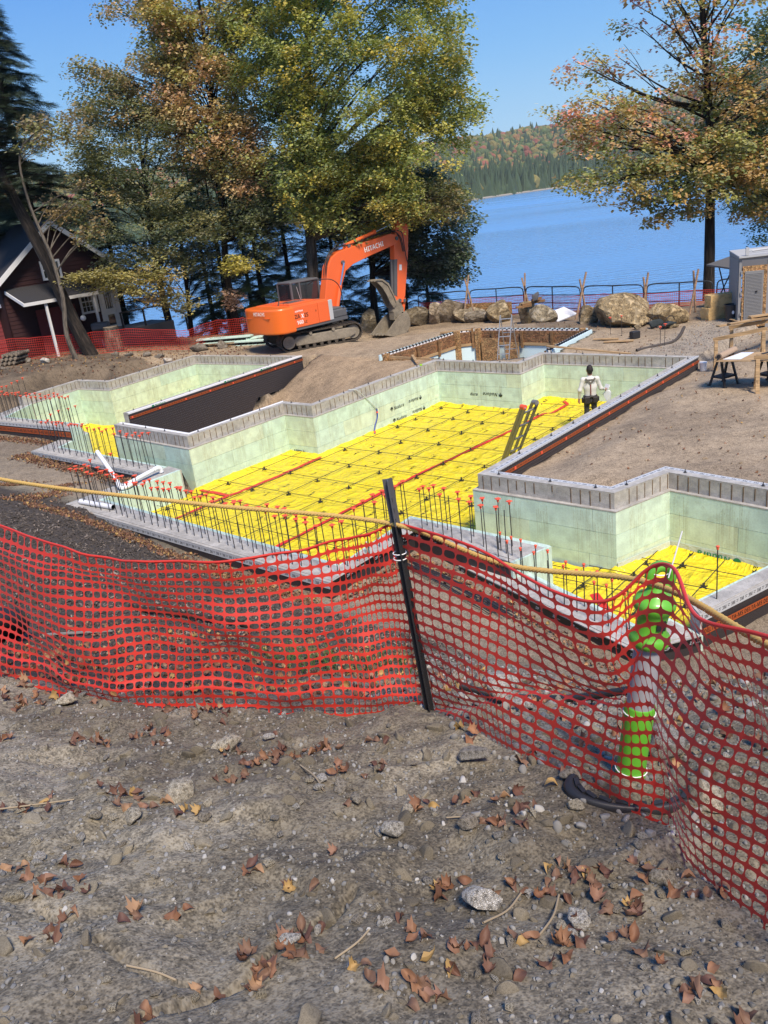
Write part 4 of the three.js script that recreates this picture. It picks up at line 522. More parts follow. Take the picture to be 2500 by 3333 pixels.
  const pin = (x, y, w, r = .09) => rod(V(x, y, -w), V(x, y, w), r, 14);
  for (const [x, y, w] of [[1.15, 1.35, .3], [2.12, 3.2, .28], [5.66, 3.84, .25], [6.03, 4.62, .2], [5.5, 1.0, .2], [5.82, .95, .18], [2.7, 3.84, .15]]) part('pin', pin(x, y, w), M.exGrey, EX);
  for (const z of [.3, -.3]) { const cy = part('boom_cylinder', rod(V(1.32, 1.15, z), V(1.74, 2.25, z), .09, 14), M.orange, EX); part('piston_rod', rod(V(1.74, 2.25, z), V(2.12, 3.18, z), .045, 12), M.chrome, cy); }
  { const cy = part('arm_cylinder', join([rod(V(2.72, 3.9, 0), V(4.45, 4.25, 0), .085, 14), rod(V(4.38, 4.235, 0), V(4.5, 4.26, 0), .11, 14), plate([[2.45, 3.68], [2.6, 3.95], [2.85, 3.95], [3.0, 3.72]], .2, .01)]), M.orange, EX); part('piston_rod', rod(V(4.45, 4.25, 0), V(6.02, 4.6, 0), .045, 12), M.chrome, cy); }
  { const cy = part('bucket_cylinder', rod(V(6.5, 3.35, 0), V(6.12, 1.75, 0), .075, 14), M.orange, EX); part('piston_rod', rod(V(6.12, 1.75, 0), V(5.9, .98, 0), .04, 12), M.chrome, cy); }
  part('thumb_cylinder', rod(V(5.38, 2.9, .0), V(5.2, 1.35, 0), .06, 12), M.exGrey, EX);
  part('link', join([plate([[5.5, 1.08], [5.9, 1.05], [5.92, .9], [5.52, .9]], .34, .01), plate([[5.82, .98], [5.95, .9], [5.75, .3], [5.6, .3]], .2, .01)]), M.orange, EX);
  part('coupler', plate([[5.05, .95], [5.45, 1.05], [5.7, .6], [5.6, .2], [5.1, .25], [5.0, .55]], .34, .02), M.dirtySteel, EX);
  const th = part('thumb', join([plate([[4.02, 2.12], [4.35, 2.1], [4.72, 1.85], [4.98, 1.35], [5.18, .85], [5.0, .72], [4.8, 1.0], [4.62, 1.4], [4.4, 1.75]], .06).translate(0, 0, .2), plate([[4.02, 2.12], [4.35, 2.1], [4.72, 1.85], [4.98, 1.35], [5.18, .85], [5.0, .72], [4.8, 1.0], [4.62, 1.4], [4.4, 1.75]], .06).translate(0, 0, -.2), plate([[4.0, 2.14], [4.04, 2.18], [4.4, 2.16], [4.78, 1.9], [5.04, 1.37], [5.2, .95], [5.14, .93], [4.98, 1.33], [4.72, 1.83], [4.36, 2.09]], .56)]), M.dirtySteel, EX);
  for (const z of [-.2, .0, .2]) part('tooth', bx(.18, .05, .1, 3.96, 2.13, z, 0, 0, .1), M.dirtySteel, th);
  { // bucket: curved shell, open to the cab
    const out = [[5.55, .45], [5.72, .1], [5.68, -.25], [5.4, -.5], [4.9, -.56], [4.4, -.5], [3.98, -.36]], shell = []; for (let i = 0; i < out.length - 1; i++) shell.push(beam(V(out[i][0], out[i][1], 0), V(out[i + 1][0], out[i + 1][1], 0), 1.0, .04, V(0, 0, 1)).clone()); const sh = out.slice(0, -1).map((p, i) => { const q = out[i + 1], L = Math.hypot(q[0] - p[0], q[1] - p[1]) + .02; return bx(L, .04, 1.0, (p[0] + q[0]) / 2, (p[1] + q[1]) / 2, 0, 0, 0, Math.atan2(q[1] - p[1], q[0] - p[0])); });
    const bk = part('bucket', sh, M.dirtySteel, EX); const side = [[5.5, .5], ...out, [4.5, .02], [5.0, .35]]; for (const z of [-.49, .49]) part('side_plate', plate(side, .035).translate(0, 0, z), M.dirtySteel, bk);
    for (let k = 0; k < 5; k++) part('tooth', bx(.22, .05, .1, 3.9, -.34, -.42 + k * .21, 0, 0, .2), M.dirtySteel, bk); part('hanger', plate([[5.0, .55], [5.5, .55], [5.6, .1], [5.0, .15]], .3), M.dirtySteel, bk);
  }
  for (const [z, o] of [[.12, 0], [.04, .03], [-.06, .02]]) part('hose', tube([V(.95, 1.7, z), V(1.1, 2.5, z), V(1.35, 3.35, z), V(1.8, 3.75 + o, z), V(3.2, 3.95 + o, z), V(5.0, 4.16 + o, z), V(5.6, 4.18, z), V(5.85, 3.9, z + .15), V(6.0, 3.2, z + .18)], .022, 60, 6), M.hose, EX);
  part('hose', tube([V(5.7, 4.2, .1), V(6.0, 4.1, .22), V(6.1, 3.4, .24), V(6.25, 2.7, .2), V(6.45, 2.5, .18)], .022, 24, 6), M.hose, EX); part('hose', tube([V(2.5, 3.8, .1), V(2.2, 4.0, .12), V(1.9, 3.95, .12), V(1.6, 3.6, .1)], .02, 16, 6), M.hose, EX);
  const txt = (s, w, h, col, f) => canvasTex(w, h, g => { g.clearRect(0, 0, w, h); g.fillStyle = col; g.font = f; g.textAlign = 'center'; g.textBaseline = 'middle'; g.fillText(s, w / 2, h / 2); });
  const HIT = txt('HITACHI', 512, 128, '#f4efe9', 'bold 108px sans-serif');
  const qz = a => new THREE.Quaternion().setFromEuler(new THREE.Euler(0, 0, a));
  decal(1.5, .36, HIT, EX, V(4.15, 3.63, .206), qz(.125)); 
  decal(.9, .24, HIT, EX, V(-2.82, 1.74, .2), new THREE.Quaternion().setFromEuler(new THREE.Euler(0, -Math.PI / 2 + .02, 0)));
  const SIDE = canvasTex(512, 384, (g, w, h) => { g.clearRect(0, 0, w, h); g.fillStyle = '#f4efe9'; g.font = 'italic bold 50px sans-serif'; g.fillText('NORTRAX', 40, 60); g.fillStyle = '#140c0a'; g.font = 'bold 128px sans-serif'; g.fillText('ZA', 20, 200); g.fillText('IS', 300, 200); g.fillStyle = '#f4efe9'; g.fillText('X', 205, 205); g.font = 'bold 116px sans-serif'; g.fillText('160', 60, 330); g.fillStyle = '#140c0a'; g.font = 'bold 78px sans-serif'; g.fillText('LC', 275, 330); });
  decal(.95, .71, SIDE, EX, V(-1.35, 1.4, 1.253)); decal(.17, .13, txt('B', 96, 64, '#3a120a', 'bold 54px sans-serif'), EX, V(-.62, 1.55, 1.253));
}
// ---------------------------------------------------------------- trees
const leafMat = phys(1, 1, 1, .8, { transmission: .5, thickness: 0, roughness: .95 }), needleMat = mat(1, 1, 1, .9);
function kite(p, dir, side, L, W, fold) { const up = side.clone().cross(dir).normalize().multiplyScalar(fold); const a = p, b = p.clone().addScaledVector(dir, L * .45).addScaledVector(side, W).add(up), c = p.clone().addScaledVector(dir, L), d = p.clone().addScaledVector(dir, L * .45).addScaledVector(side, -W).add(up); return [a, b, c, a, c, d]; }
function sprayGeo(seed, n, ext, L, W, flat) { const r = RNG(seed), pos = []; for (let k = 0; k < n; k++) { const a = r() * 6.283, R = ext * Math.sqrt(r()); const p = V(R * Math.cos(a), rr(r, -1, 1) * ext * flat, R * Math.sin(a)); const b = a + rr(r, -1.2, 1.2), dir = V(Math.cos(b), rr(r, -.75, .25), Math.sin(b)).normalize(); let side = dir.clone().cross(V(rr(r, -.5, .5), 1, rr(r, -.5, .5))).normalize(); const s = rr(r, .75, 1.25); for (const v of kite(p, dir, side, L * s, W * s, rr(r, .0, .03))) pos.push(v.x, v.y, v.z); } const g = new THREE.BufferGeometry(); g.setAttribute('position', new THREE.Float32BufferAttribute(pos, 3)); g.computeVertexNormals(); return g; }
const SPRAY = [sprayGeo(1, 9, .3, .17, .062, .45), sprayGeo(2, 9, .32, .15, .055, .5)], SPRAYFLAT = sprayGeo(3, 9, .34, .16, .045, .12);
const NEEDLE = (() => { const r = RNG(9), pos = []; const stem = (a, L) => { const d = V(Math.cos(a), -.12, Math.sin(a) ).normalize(); const s0 = V(-Math.sin(a), 0, Math.cos(a)); for (let k = 0; k < 7; k++) { const p = d.clone().multiplyScalar(L * (k + .3) / 7); for (const q of [-1, 1]) { const e = d.clone().multiplyScalar(.6).addScaledVector(s0, q).add(V(0, rr(r, -.2, .05), 0)).normalize(); const w = e.clone().cross(Y1).normalize(); for (const v of kite(p, e, w, rr(r, .1, .17) * (1.1 - k / 9), .017, .004)) pos.push(v.x, v.y, v.z); } } }; for (const a of [-.6, 0, .55]) stem(a, rr(r, .4, .55)); const g = new THREE.BufferGeometry(); g.setAttribute('position', new THREE.Float32BufferAttribute(pos, 3)); g.computeVertexNormals(); return g; })();
function limb(pts, r0, r1, seg = 14, rs = 7) { const c = new THREE.CatmullRomCurve3(pts), g = new THREE.TubeGeometry(c, seg, 1, rs, false), p = g.attributes.position; for (let i = 0; i <= seg; i++) { const o = c.getPointAt(i / seg), r = lerp(r0, r1, i / seg); for (let j = 0; j <= rs; j++) { const k = i * (rs + 1) + j; const w = 1 + .08 * n2(i * .7, j * 1.3, 3); p.setXYZ(k, o.x + (p.getX(k) - o.x) * r * w, o.y + (p.getY(k) - o.y) * r * w, o.z + (p.getZ(k) - o.z) * r * w); } } 
  const uv = g.attributes.uv, L = c.getLength(); for (let i = 0; i < uv.count; i++) uv.setXY(i, uv.getY(i), uv.getX(i) * L * .5); g.computeVertexNormals(); return g; }
function placeCrown(t, name, geo, m, list) { const im = new THREE.InstancedMesh(geo, m, list.length); im.name = name; const c = new THREE.Color(); list.forEach((e, i) => { im.setMatrixAt(i, e.m); c.setRGB(...e.c); im.setColorAt(i, c); }); im.castShadow = im.receiveShadow = true; im.userData.kind = 'stuff'; t.add(im); }
const E1 = new THREE.Euler(), Q1 = new THREE.Quaternion();
function broadleaf(name, label, seed, trunk, r0, r1, bark, blobs, o = {}) {
  const t = thing(name, label, 'tree', null, 0, o.group), r = RNG(seed), path = trunk.map(p => V(...p)), curve = new THREE.CatmullRomCurve3(path);
  part('trunk', limb(path, r0, r1, 26, 12), bark, t, true);
  const list = [], limbs = [];
  for (const b of blobs) {
    const [cx, cy, cz] = b.c, [rx, ry, rz] = b.r, clumps = b.n;
    for (let k = 0; k < clumps; k++) {
      let d; do { d = V(rr(r, -1, 1), rr(r, -1, 1), rr(r, -1, 1)); } while (d.lengthSq() > 1); const sh = d.length(); d.multiplyScalar(sh > 0 ? Math.pow(sh, b.shell ?? .55) / sh : 1); const ed = 1 + .4 * n3(d.x * 2.6, d.y * 2.6, d.z * 2.6, seed + k % 3);
      const q = V(cx + d.x * rx * ed, cy + d.y * ry * ed, cz + d.z * rz * ed); if (b.gap && n3(q.x * .55, q.y * .55, q.z * .55, seed + 5) < b.gap) continue;
      if (k % (b.limbEvery ?? 9) === 0) { const ty = clamp((q.y - path[0].y) / (path[path.length - 1].y - path[0].y) * .9 - .06, .36, .97), a = curve.getPoint(ty); const mid = a.clone().lerp(q, .5).add(V(0, (b.arch ?? .35) * a.distanceTo(q) * .18, 0)); const rr0 = lerp(r0, r1, ty) * .42; limbs.push(limb([a, mid, q], Math.min(rr0, .02 + .02 * a.distanceTo(q)), .012, 9, 5)); if (limbs.length % 2) { const w = mid.clone().lerp(q, .4), q2 = q.clone().add(V(rr(r, -.9, .9), rr(r, -.2, .7), rr(r, -.9, .9))); limbs.push(limb([w, w.clone().lerp(q2, .5).add(V(0, .08, 0)), q2], .018, .007, 5, 4)); } }
      const per = b.per ?? 13, sp = b.spread ?? .55, base = b.cols[Math.floor(r() * b.cols.length)];
      for (let s = 0; s < per; s++) { const a = r() * 6.283, R = sp * Math.sqrt(r()); const p = V(q.x + R * Math.cos(a), q.y + rr(r, -1, 1) * sp * Math.max(.3, b.flat ?? .45) - .3 * R + .12, q.z + R * Math.sin(a)); const m = new THREE.Matrix4(); E1.set(rr(r, -.35, .35), r() * 6.28, rr(r, -.35, .35)); Q1.setFromEuler(E1); const sc = rr(r, .55, 1.3) * (b.size ?? 1); m.compose(p, Q1, V(sc, sc, sc)); let c = base; if (r() < .2) c = b.cols[Math.floor(r() * b.cols.length)]; const v = rr(r, .72, 1.25) * 2.0; list.push({ m, c: [c[0] * v, c[1] * v, c[2] * v] }); }
    }
  }
  if (limbs.length) part('branches', limbs, bark, t, true); placeCrown(t, 'crown', o.flat ? SPRAYFLAT : SPRAY[seed % 2], leafMat, list); return t;
}
function conifer(name, label, seed, x, z, h, R, o = {}) {
  const y0 = gy(x, z) - .1, t = thing(name, label, 'tree', null, 0, o.group), r = RNG(seed), list = [], limbs = []; const lean = o.lean ?? 0, at = y => V(x + lean * y, y0 + y, z);
  part('trunk', limb([at(0), at(h * .4), at(h)], o.r ?? .2, .03, 14, 9), M.barkDark, t, true);
  const bare = o.bare ?? .15; const n = Math.round(h * (o.dens ?? 6.5));
  for (let k = 0; k < n; k++) { const f = bare + (1 - bare) * (k + r()) / n, y = f * h, L = R * Math.pow(1 - f, .75) * rr(r, .6, 1.15) + .25, a = r() * 6.283, d = V(Math.cos(a), 0, Math.sin(a)); const p0 = at(y), tip = p0.clone().addScaledVector(d, L).add(V(0, -L * rr(r, .1, .35), 0)), mid = p0.clone().lerp(tip, .5).add(V(0, L * .1, 0)); limbs.push(limb([p0, mid, tip], .03, .006, 5, 4)); const bc = new THREE.CatmullRomCurve3([p0, mid, tip]); const m = Math.max(3, Math.round(L * (o.fill ?? 7)));
    for (let s = 0; s < m; s++) { const tt = .15 + .85 * (s + r()) / m, p = bc.getPoint(tt), mm = new THREE.Matrix4(); E1.set(rr(r, -.3, .3), -a + (s % 2 ? .7 : -.7) * rr(r, .3, 1.2), rr(r, -.5, .05)); E1.order = 'YXZ'; Q1.setFromEuler(E1); E1.order = 'XYZ'; const sc = rr(r, .8, 1.3) * lerp(1.35, .85, tt) * (o.size ?? 1); p.y += rr(r, -.1, .06); mm.compose(p, Q1, V(sc, sc, sc)); const v = rr(r, .65, 1.3) * 2.0; const c = o.col ?? [.032, .05, .02]; list.push({ m: mm, c: [c[0] * v, c[1] * v, c[2] * v] }); } }
  part('branches', limbs, M.barkDark, t, true); placeCrown(t, 'crown', NEEDLE, needleMat, list); return t;
}
const YG = [[.27, .25, .035], [.2, .21, .035], [.13, .16, .03], [.32, .26, .04], [.16, .19, .034], [.1, .13, .026]];
broadleaf('maple_tree', 'tall maple with thick grey trunk and yellow green crown behind the excavator', 21, [[-2.2, .4, -41], [-2.05, 3, -41], [-1.8, 6, -41], [-1.5, 9, -41], [-.9, 13, -41], [-.4, 17.5, -41]], .31, .08, M.bark, [
  { c: [.9, 13.2, -41], r: [4.5, 7.0, 3.9], n: 980, cols: YG, per: 15, shell: .5, gap: -.5, limbEvery: 20 }, { c: [4.7, 10.0, -40.6], r: [1.5, 1.3, 1.5], n: 60, cols: YG, per: 13 }, { c: [2.6, 7.6, -40.2], r: [2.3, 1.7, 2], n: 130, cols: YG, per: 14, gap: -.4 }, { c: [-1.6, 8.1, -39.9], r: [1.4, 1.7, 1.1], n: 80, cols: YG, per: 13 }, { c: [-1.2, 6.6, -40.3], r: [.7, .6, .7], n: 18, cols: YG, per: 11 }, { c: [3.9, 6.4, -40.8], r: [1.5, .8, 1.4], n: 46, cols: [[.14, .11, .03], [.1, .11, .025]], per: 12 }]);
broadleaf('maple_tree', 'dark green maple hanging over the lake behind the excavator bucket', 22, [[.75, .2, -44.5], [.85, 3, -44.5], [1.4, 6, -44.5], [2.6, 9, -44.5]], .2, .06, M.barkDark, [
  { c: [4.0, 5.2, -44.5], r: [2.1, 2.5, 1.9], n: 190, cols: [[.035, .06, .02], [.045, .07, .022], [.03, .045, .018]], per: 14 }, { c: [5.0, 3.2, -44.0], r: [1.1, .7, 1.0], n: 30, cols: [[.035, .06, .02]], per: 12 }, { c: [1.2, 7.0, -44.5], r: [2.6, 2.4, 1.8], n: 150, cols: [[.03, .05, .018], [.04, .055, .02]], per: 13 }]);
const OR = [[.3, .19, .08], [.27, .2, .07], [.32, .23, .1], [.26, .15, .07], [.2, .18, .05], [.15, .16, .04]];
broadleaf('maple_tree', 'maple with rusty orange upper leaves standing left of the tallest maple'.replace(' left of', ' beside'), 23, [[-6.2, 1, -43], [-6.3, 4, -43], [-5.8, 8, -42.6], [-5.5, 12, -42.4], [-5.3, 16, -42]], .2, .05, M.barkDark, [
  { c: [-5.9, 11.8, -41.8], r: [2.0, 3.4, 1.8], n: 190, cols: OR, per: 13, size: 1.05, gap: -.3 }, { c: [-4.5, 9.4, -41.4], r: [1.3, 1.8, 1.2], n: 64, cols: OR, per: 12 }, { c: [-5.6, 15.4, -42], r: [2.6, 2.6, 2], n: 130, cols: [[.2, .19, .04], [.14, .15, .035], [.3, .22, .06]], per: 12 }, { c: [-8.2, 13.4, -42.5], r: [2.2, 2.8, 1.8], n: 150, cols: [[.2, .16, .06], [.28, .18, .08], [.12, .12, .04]], per: 10, gap: -.25 }, { c: [-10.3, 12.4, -42.5], r: [1.5, 1.7, 1.5], n: 70, cols: [[.14, .13, .04], [.2, .15, .06], [.1, .11, .03]], per: 10, gap: -.2 }, { c: [-3.4, 13.6, -42.2], r: [1.6, 3.2, 1.6], n: 110, cols: [[.17, .18, .035], [.12, .14, .03]], per: 12, gap: -.25 }, { c: [-4.2, 7.0, -42], r: [1.5, 1.8, 1.3], n: 70, cols: [[.06, .08, .022], [.09, .1, .025]], per: 12 }]);
const BE = [[.075, .09, .028], [.1, .11, .03], [.055, .075, .025], [.14, .13, .035]];
broadleaf('beech_tree', 'wide beech with layered olive branches beside the red cottage', 24, [[-9.7, 1, -44], [-9.75, 4, -43.6], [-9.4, 8, -43], [-9.1, 12, -42.6]], .2, .05, M.barkDark, [
  { c: [-9.2, 9.6, -41.6], r: [3.4, 2.4, 2.4], n: 190, cols: BE, per: 12, flat: .16, spread: .7, gap: -.25, limbEvery: 6 }, { c: [-9.0, 6.6, -41.2], r: [3.2, 2.0, 2.2], n: 170, cols: BE, per: 12, flat: .14, spread: .7, gap: -.3, limbEvery: 6 }, { c: [-11.6, 10.9, -41.8], r: [1.8, 1.2, 1.6], n: 56, cols: BE, per: 10, flat: .16, gap: -.2 }, { c: [-10.8, 4.75, -38.4], r: [.9, .4, .8], n: 16, cols: [[.2, .17, .035], [.26, .19, .05], [.15, .14, .03]], per: 7, spread: .5, limbEvery: 3 }, { c: [-9.6, 4.5, -38.6], r: [1.0, .55, .8], n: 18, cols: [[.2, .17, .035], [.15, .14, .03]], per: 7, spread: .5, limbEvery: 3 }, { c: [-8.7, 4.9, -38.9], r: [.9, .5, .8], n: 16, cols: [[.26, .2, .05], [.15, .14, .03]], per: 7, spread: .5, limbEvery: 3 }, { c: [-9.0, 3.9, -38.9], r: [.6, .5, .6], n: 10, cols: [[.2, .17, .035], [.28, .18, .05]], per: 6, spread: .45, limbEvery: 3 }, { c: [-8.2, 3.6, -39.6], r: [.8, .55, .7], n: 14, cols: [[.2, .17, .035], [.13, .12, .03]], per: 9, flat: .2 }, { c: [-11.4, 5.1, -38], r: [.9, .25, .6], n: 16, cols: [[.17, .15, .03], [.2, .17, .04]], per: 9, flat: .15 }], { flat: true });
broadleaf('beech_tree', 'slender beech stem beside the lake water with sparse leaves', 25, [[-8.9, .8, -44.5], [-8.6, 4, -44.4], [-8.2, 9, -44]], .14, .04, M.barkDark, [{ c: [-7.6, 6.0, -43.4], r: [2.0, 2.6, 1.6], n: 100, cols: BE, per: 11, flat: .18, gap: -.2 }], { flat: true });
broadleaf('beech_sapling', 'young beech with bright yellow leaves near the counterweight', 26, [[-6.4, 1, -41.5], [-6.3, 3.2, -41.4], [-5.7, 4.6, -41.2]], .05, .015, M.barkDark, [{ c: [-5.5, 4.7, -41], r: [.5, .4, .4], n: 10, cols: [[.34, .29, .05], [.28, .26, .04]], per: 7, spread: .35 }, { c: [-4.9, 4.6, -41], r: [.35, .35, .35], n: 6, cols: [[.34, .29, .05], [.24, .22, .04]], per: 6, spread: .3 }, { c: [-5.95, 3.1, -41.2], r: [.2, .6, .2], n: 8, cols: [[.16, .09, .05]], per: 7, spread: .2 }], { flat: true });
const HM = [.04, .062, .024];
for (const [x, z, h, R, b] of [[-6.9, -45.5, 9.5, 2.4, .12], [-4.9, -44.5, 9.0, 2.5, .16], [-3.5, -46, 9.5, 2.3, .1], [-8.1, -47.5, 11, 2.4, .2], [-6.0, -48.5, 10.5, 2.6, .1], [-2.4, -48.5, 11, 2.6, .08]]) conifer('hemlock_tree', 'dark hemlock with drooping feathery branches between beech and tall maple', 30 + h * 2 + Math.round(-x), x, z, h, R, { bare: b, r: .17, col: HM, fill: 8, dens: 8, group: 'hemlocks beside the tall maple' });
for (const [x, z, h, R, b] of [[-1.1, -46.5, 8.4, 2.4, .05], [.9, -47, 8.8, 2.4, .05], [2.6, -47.5, 7.6, 2.1, .05], [3.9, -48.2, 6.4, 1.8, .04]]) conifer('hemlock_tree', 'dark low hemlock behind the excavator boom', 50 + Math.round(x * 3 + 9), x, z, h, R, { bare: b, r: .16, col: [.026, .042, .018], fill: 10, dens: 9, group: 'hemlocks behind the excavator' });
conifer('hemlock_tree', 'large dark hemlock rising behind the red cottage roof', 61, -15.3, -44, 17.5, 4.6, { bare: .2, r: .26, col: [.024, .038, .021], fill: 14, dens: 12 });
conifer('hemlock_tree', 'dense dark hemlock shading the bright red annex', 63, -18.2, -43.5, 17, 4.6, { bare: .18, r: .26, col: [.024, .038, .021], fill: 14, dens: 12 });
conifer('hemlock_tree', 'dark hemlock over the cottage gable beside the lake', 62, -12.6, -46.5, 11.5, 2.8, { bare: .3, r: .2, col: [.03, .046, .02], fill: 9, dens: 8 });
{ const t = thing('pine_tree', 'leaning dark pine trunk in front of the red cottage', 'tree'); part('trunk', limb([V(-12.0, 1.4, -38), V(-12.65, 3.6, -38), V(-13.1, 6, -38), V(-13.9, 8.6, -38.2), V(-14.8, 12, -38.6), V(-15.6, 15, -39)], .31, .12, 20, 10), M.barkDark, t, true); const list = [], limbs = [], r = RNG(64); for (let k = 0; k < 70; k++) { const f = rr(r, 0, 1), p0 = V(lerp(-13.9, -15.6, f), lerp(8.6, 15, f), -38.4), a = r() * 6.28, L = rr(r, 1, 2.4), tip = p0.clone().add(V(Math.cos(a) * L, rr(r, -.5, .3), Math.sin(a) * L)); limbs.push(limb([p0, p0.clone().lerp(tip, .5).add(V(0, .1, 0)), tip], .03, .006, 5, 4)); for (let s = 0; s < 14; s++) { const p = p0.clone().lerp(tip, rr(r, .3, 1)).add(V(rr(r, -.3, .3), rr(r, -.15, .15), rr(r, -.3, .3))); const m = new THREE.Matrix4(); E1.set(0, r() * 6.3, rr(r, -.4, .2)); Q1.setFromEuler(E1); m.compose(p, Q1, V(1.2, 1.2, 1.2)); const v = rr(r, .7, 1.3); list.push({ m, c: [.03 * v, .045 * v, .022 * v] }); } } part('branches', limbs, M.barkDark, t, true); placeCrown(t, 'crown', NEEDLE, needleMat, list); }
broadleaf('birch_tree', 'thin crooked pale birch in front of the cottage porch', 27, [[-12.35, 1.4, -36.8], [-12.6, 2.9, -36.8], [-12.42, 4.4, -36.9], [-12.5, 6, -37], [-12.9, 8.5, -37], [-12.75, 10.2, -37], [-11.9, 10.9, -37]], .115, .03, M.barkBirch, [{ c: [-11.4, 10.9, -37.4], r: [1.3, .7, 1], n: 20, cols: [[.16, .12, .05], [.12, .12, .03]], per: 8, limbEvery: 3 }, { c: [-11.2, 7.6, -37.8], r: [1.4, 1.2, 1], n: 22, cols: [[.12, .12, .03], [.2, .14, .05]], per: 7, limbEvery: 2 }]);
const RT1 = [[.36, .17, .09], [.33, .2, .07], [.28, .2, .05], [.2, .18, .04], [.34, .14, .09], [.14, .14, .03]], RT2 = [[.17, .17, .032], [.12, .145, .03], [.22, .18, .035], [.27, .17, .04]];
broadleaf('maple_tree', 'open maple with pink orange branch tips beside the livestock gates', 28, [[15.87, .6, -38.5], [15.86, 4.6, -38.5], [15.75, 8.3, -38.5], [15.4, 12, -38.5], [15.1, 16.5, -38.5]], .26, .06, M.barkDark, [
  { c: [13.6, 11.4, -38], r: [3.6, 2.9, 2.8], n: 122, cols: RT1, per: 7, flat: .3, spread: .75, gap: -.1, limbEvery: 4, arch: -.3 }, { c: [10.6, 9.0, -38], r: [1.9, .9, 1.4], n: 24, cols: [...RT1, [.2, .18, .04]], per: 7, spread: .7, limbEvery: 4, arch: -.2 }, { c: [12.2, 8.2, -37.8], r: [2.2, 1.0, 1.6], n: 37, cols: [...RT1, ...RT2], per: 8, spread: .7, limbEvery: 4 }, { c: [11.6, 6.6, -37.6], r: [2.2, .75, 1.6], n: 40, cols: RT2, per: 9, flat: .25, spread: .65, limbEvery: 6 }, { c: [13.9, 5.3, -37.6], r: [2.2, .85, 1.6], n: 37, cols: RT2, per: 9, flat: .25, spread: .65, limbEvery: 6 }, { c: [15.2, 6.6, -37.4], r: [1.9, 1.2, 1.4], n: 43, cols: RT2, per: 11 }, { c: [17.6, 9.6, -38.4], r: [2.6, 3.4, 2.4], n: 108, cols: [...RT2, [.3, .19, .06]], per: 10, gap: -.2, limbEvery: 5 }, { c: [17.8, 5.8, -37.8], r: [2.0, 1.6, 1.8], n: 65, cols: RT2, per: 11, limbEvery: 8 }, { c: [15.4, 14.6, -38.4], r: [2.8, 2.0, 2.2], n: 65, cols: RT1, per: 10, limbEvery: 4 }]);
broadleaf('maple_tree', 'dense dark green maple behind the grey shed', 29, [[20.8, .5, -41], [20.7, 5, -41], [20.4, 12, -41]], .25, .08, M.barkDark, [{ c: [20.2, 8.2, -41], r: [2.9, 5.4, 2.8], n: 300, cols: [[.07, .1, .025], [.05, .07, .02], [.12, .13, .03]], per: 13, limbEvery: 12 }]);
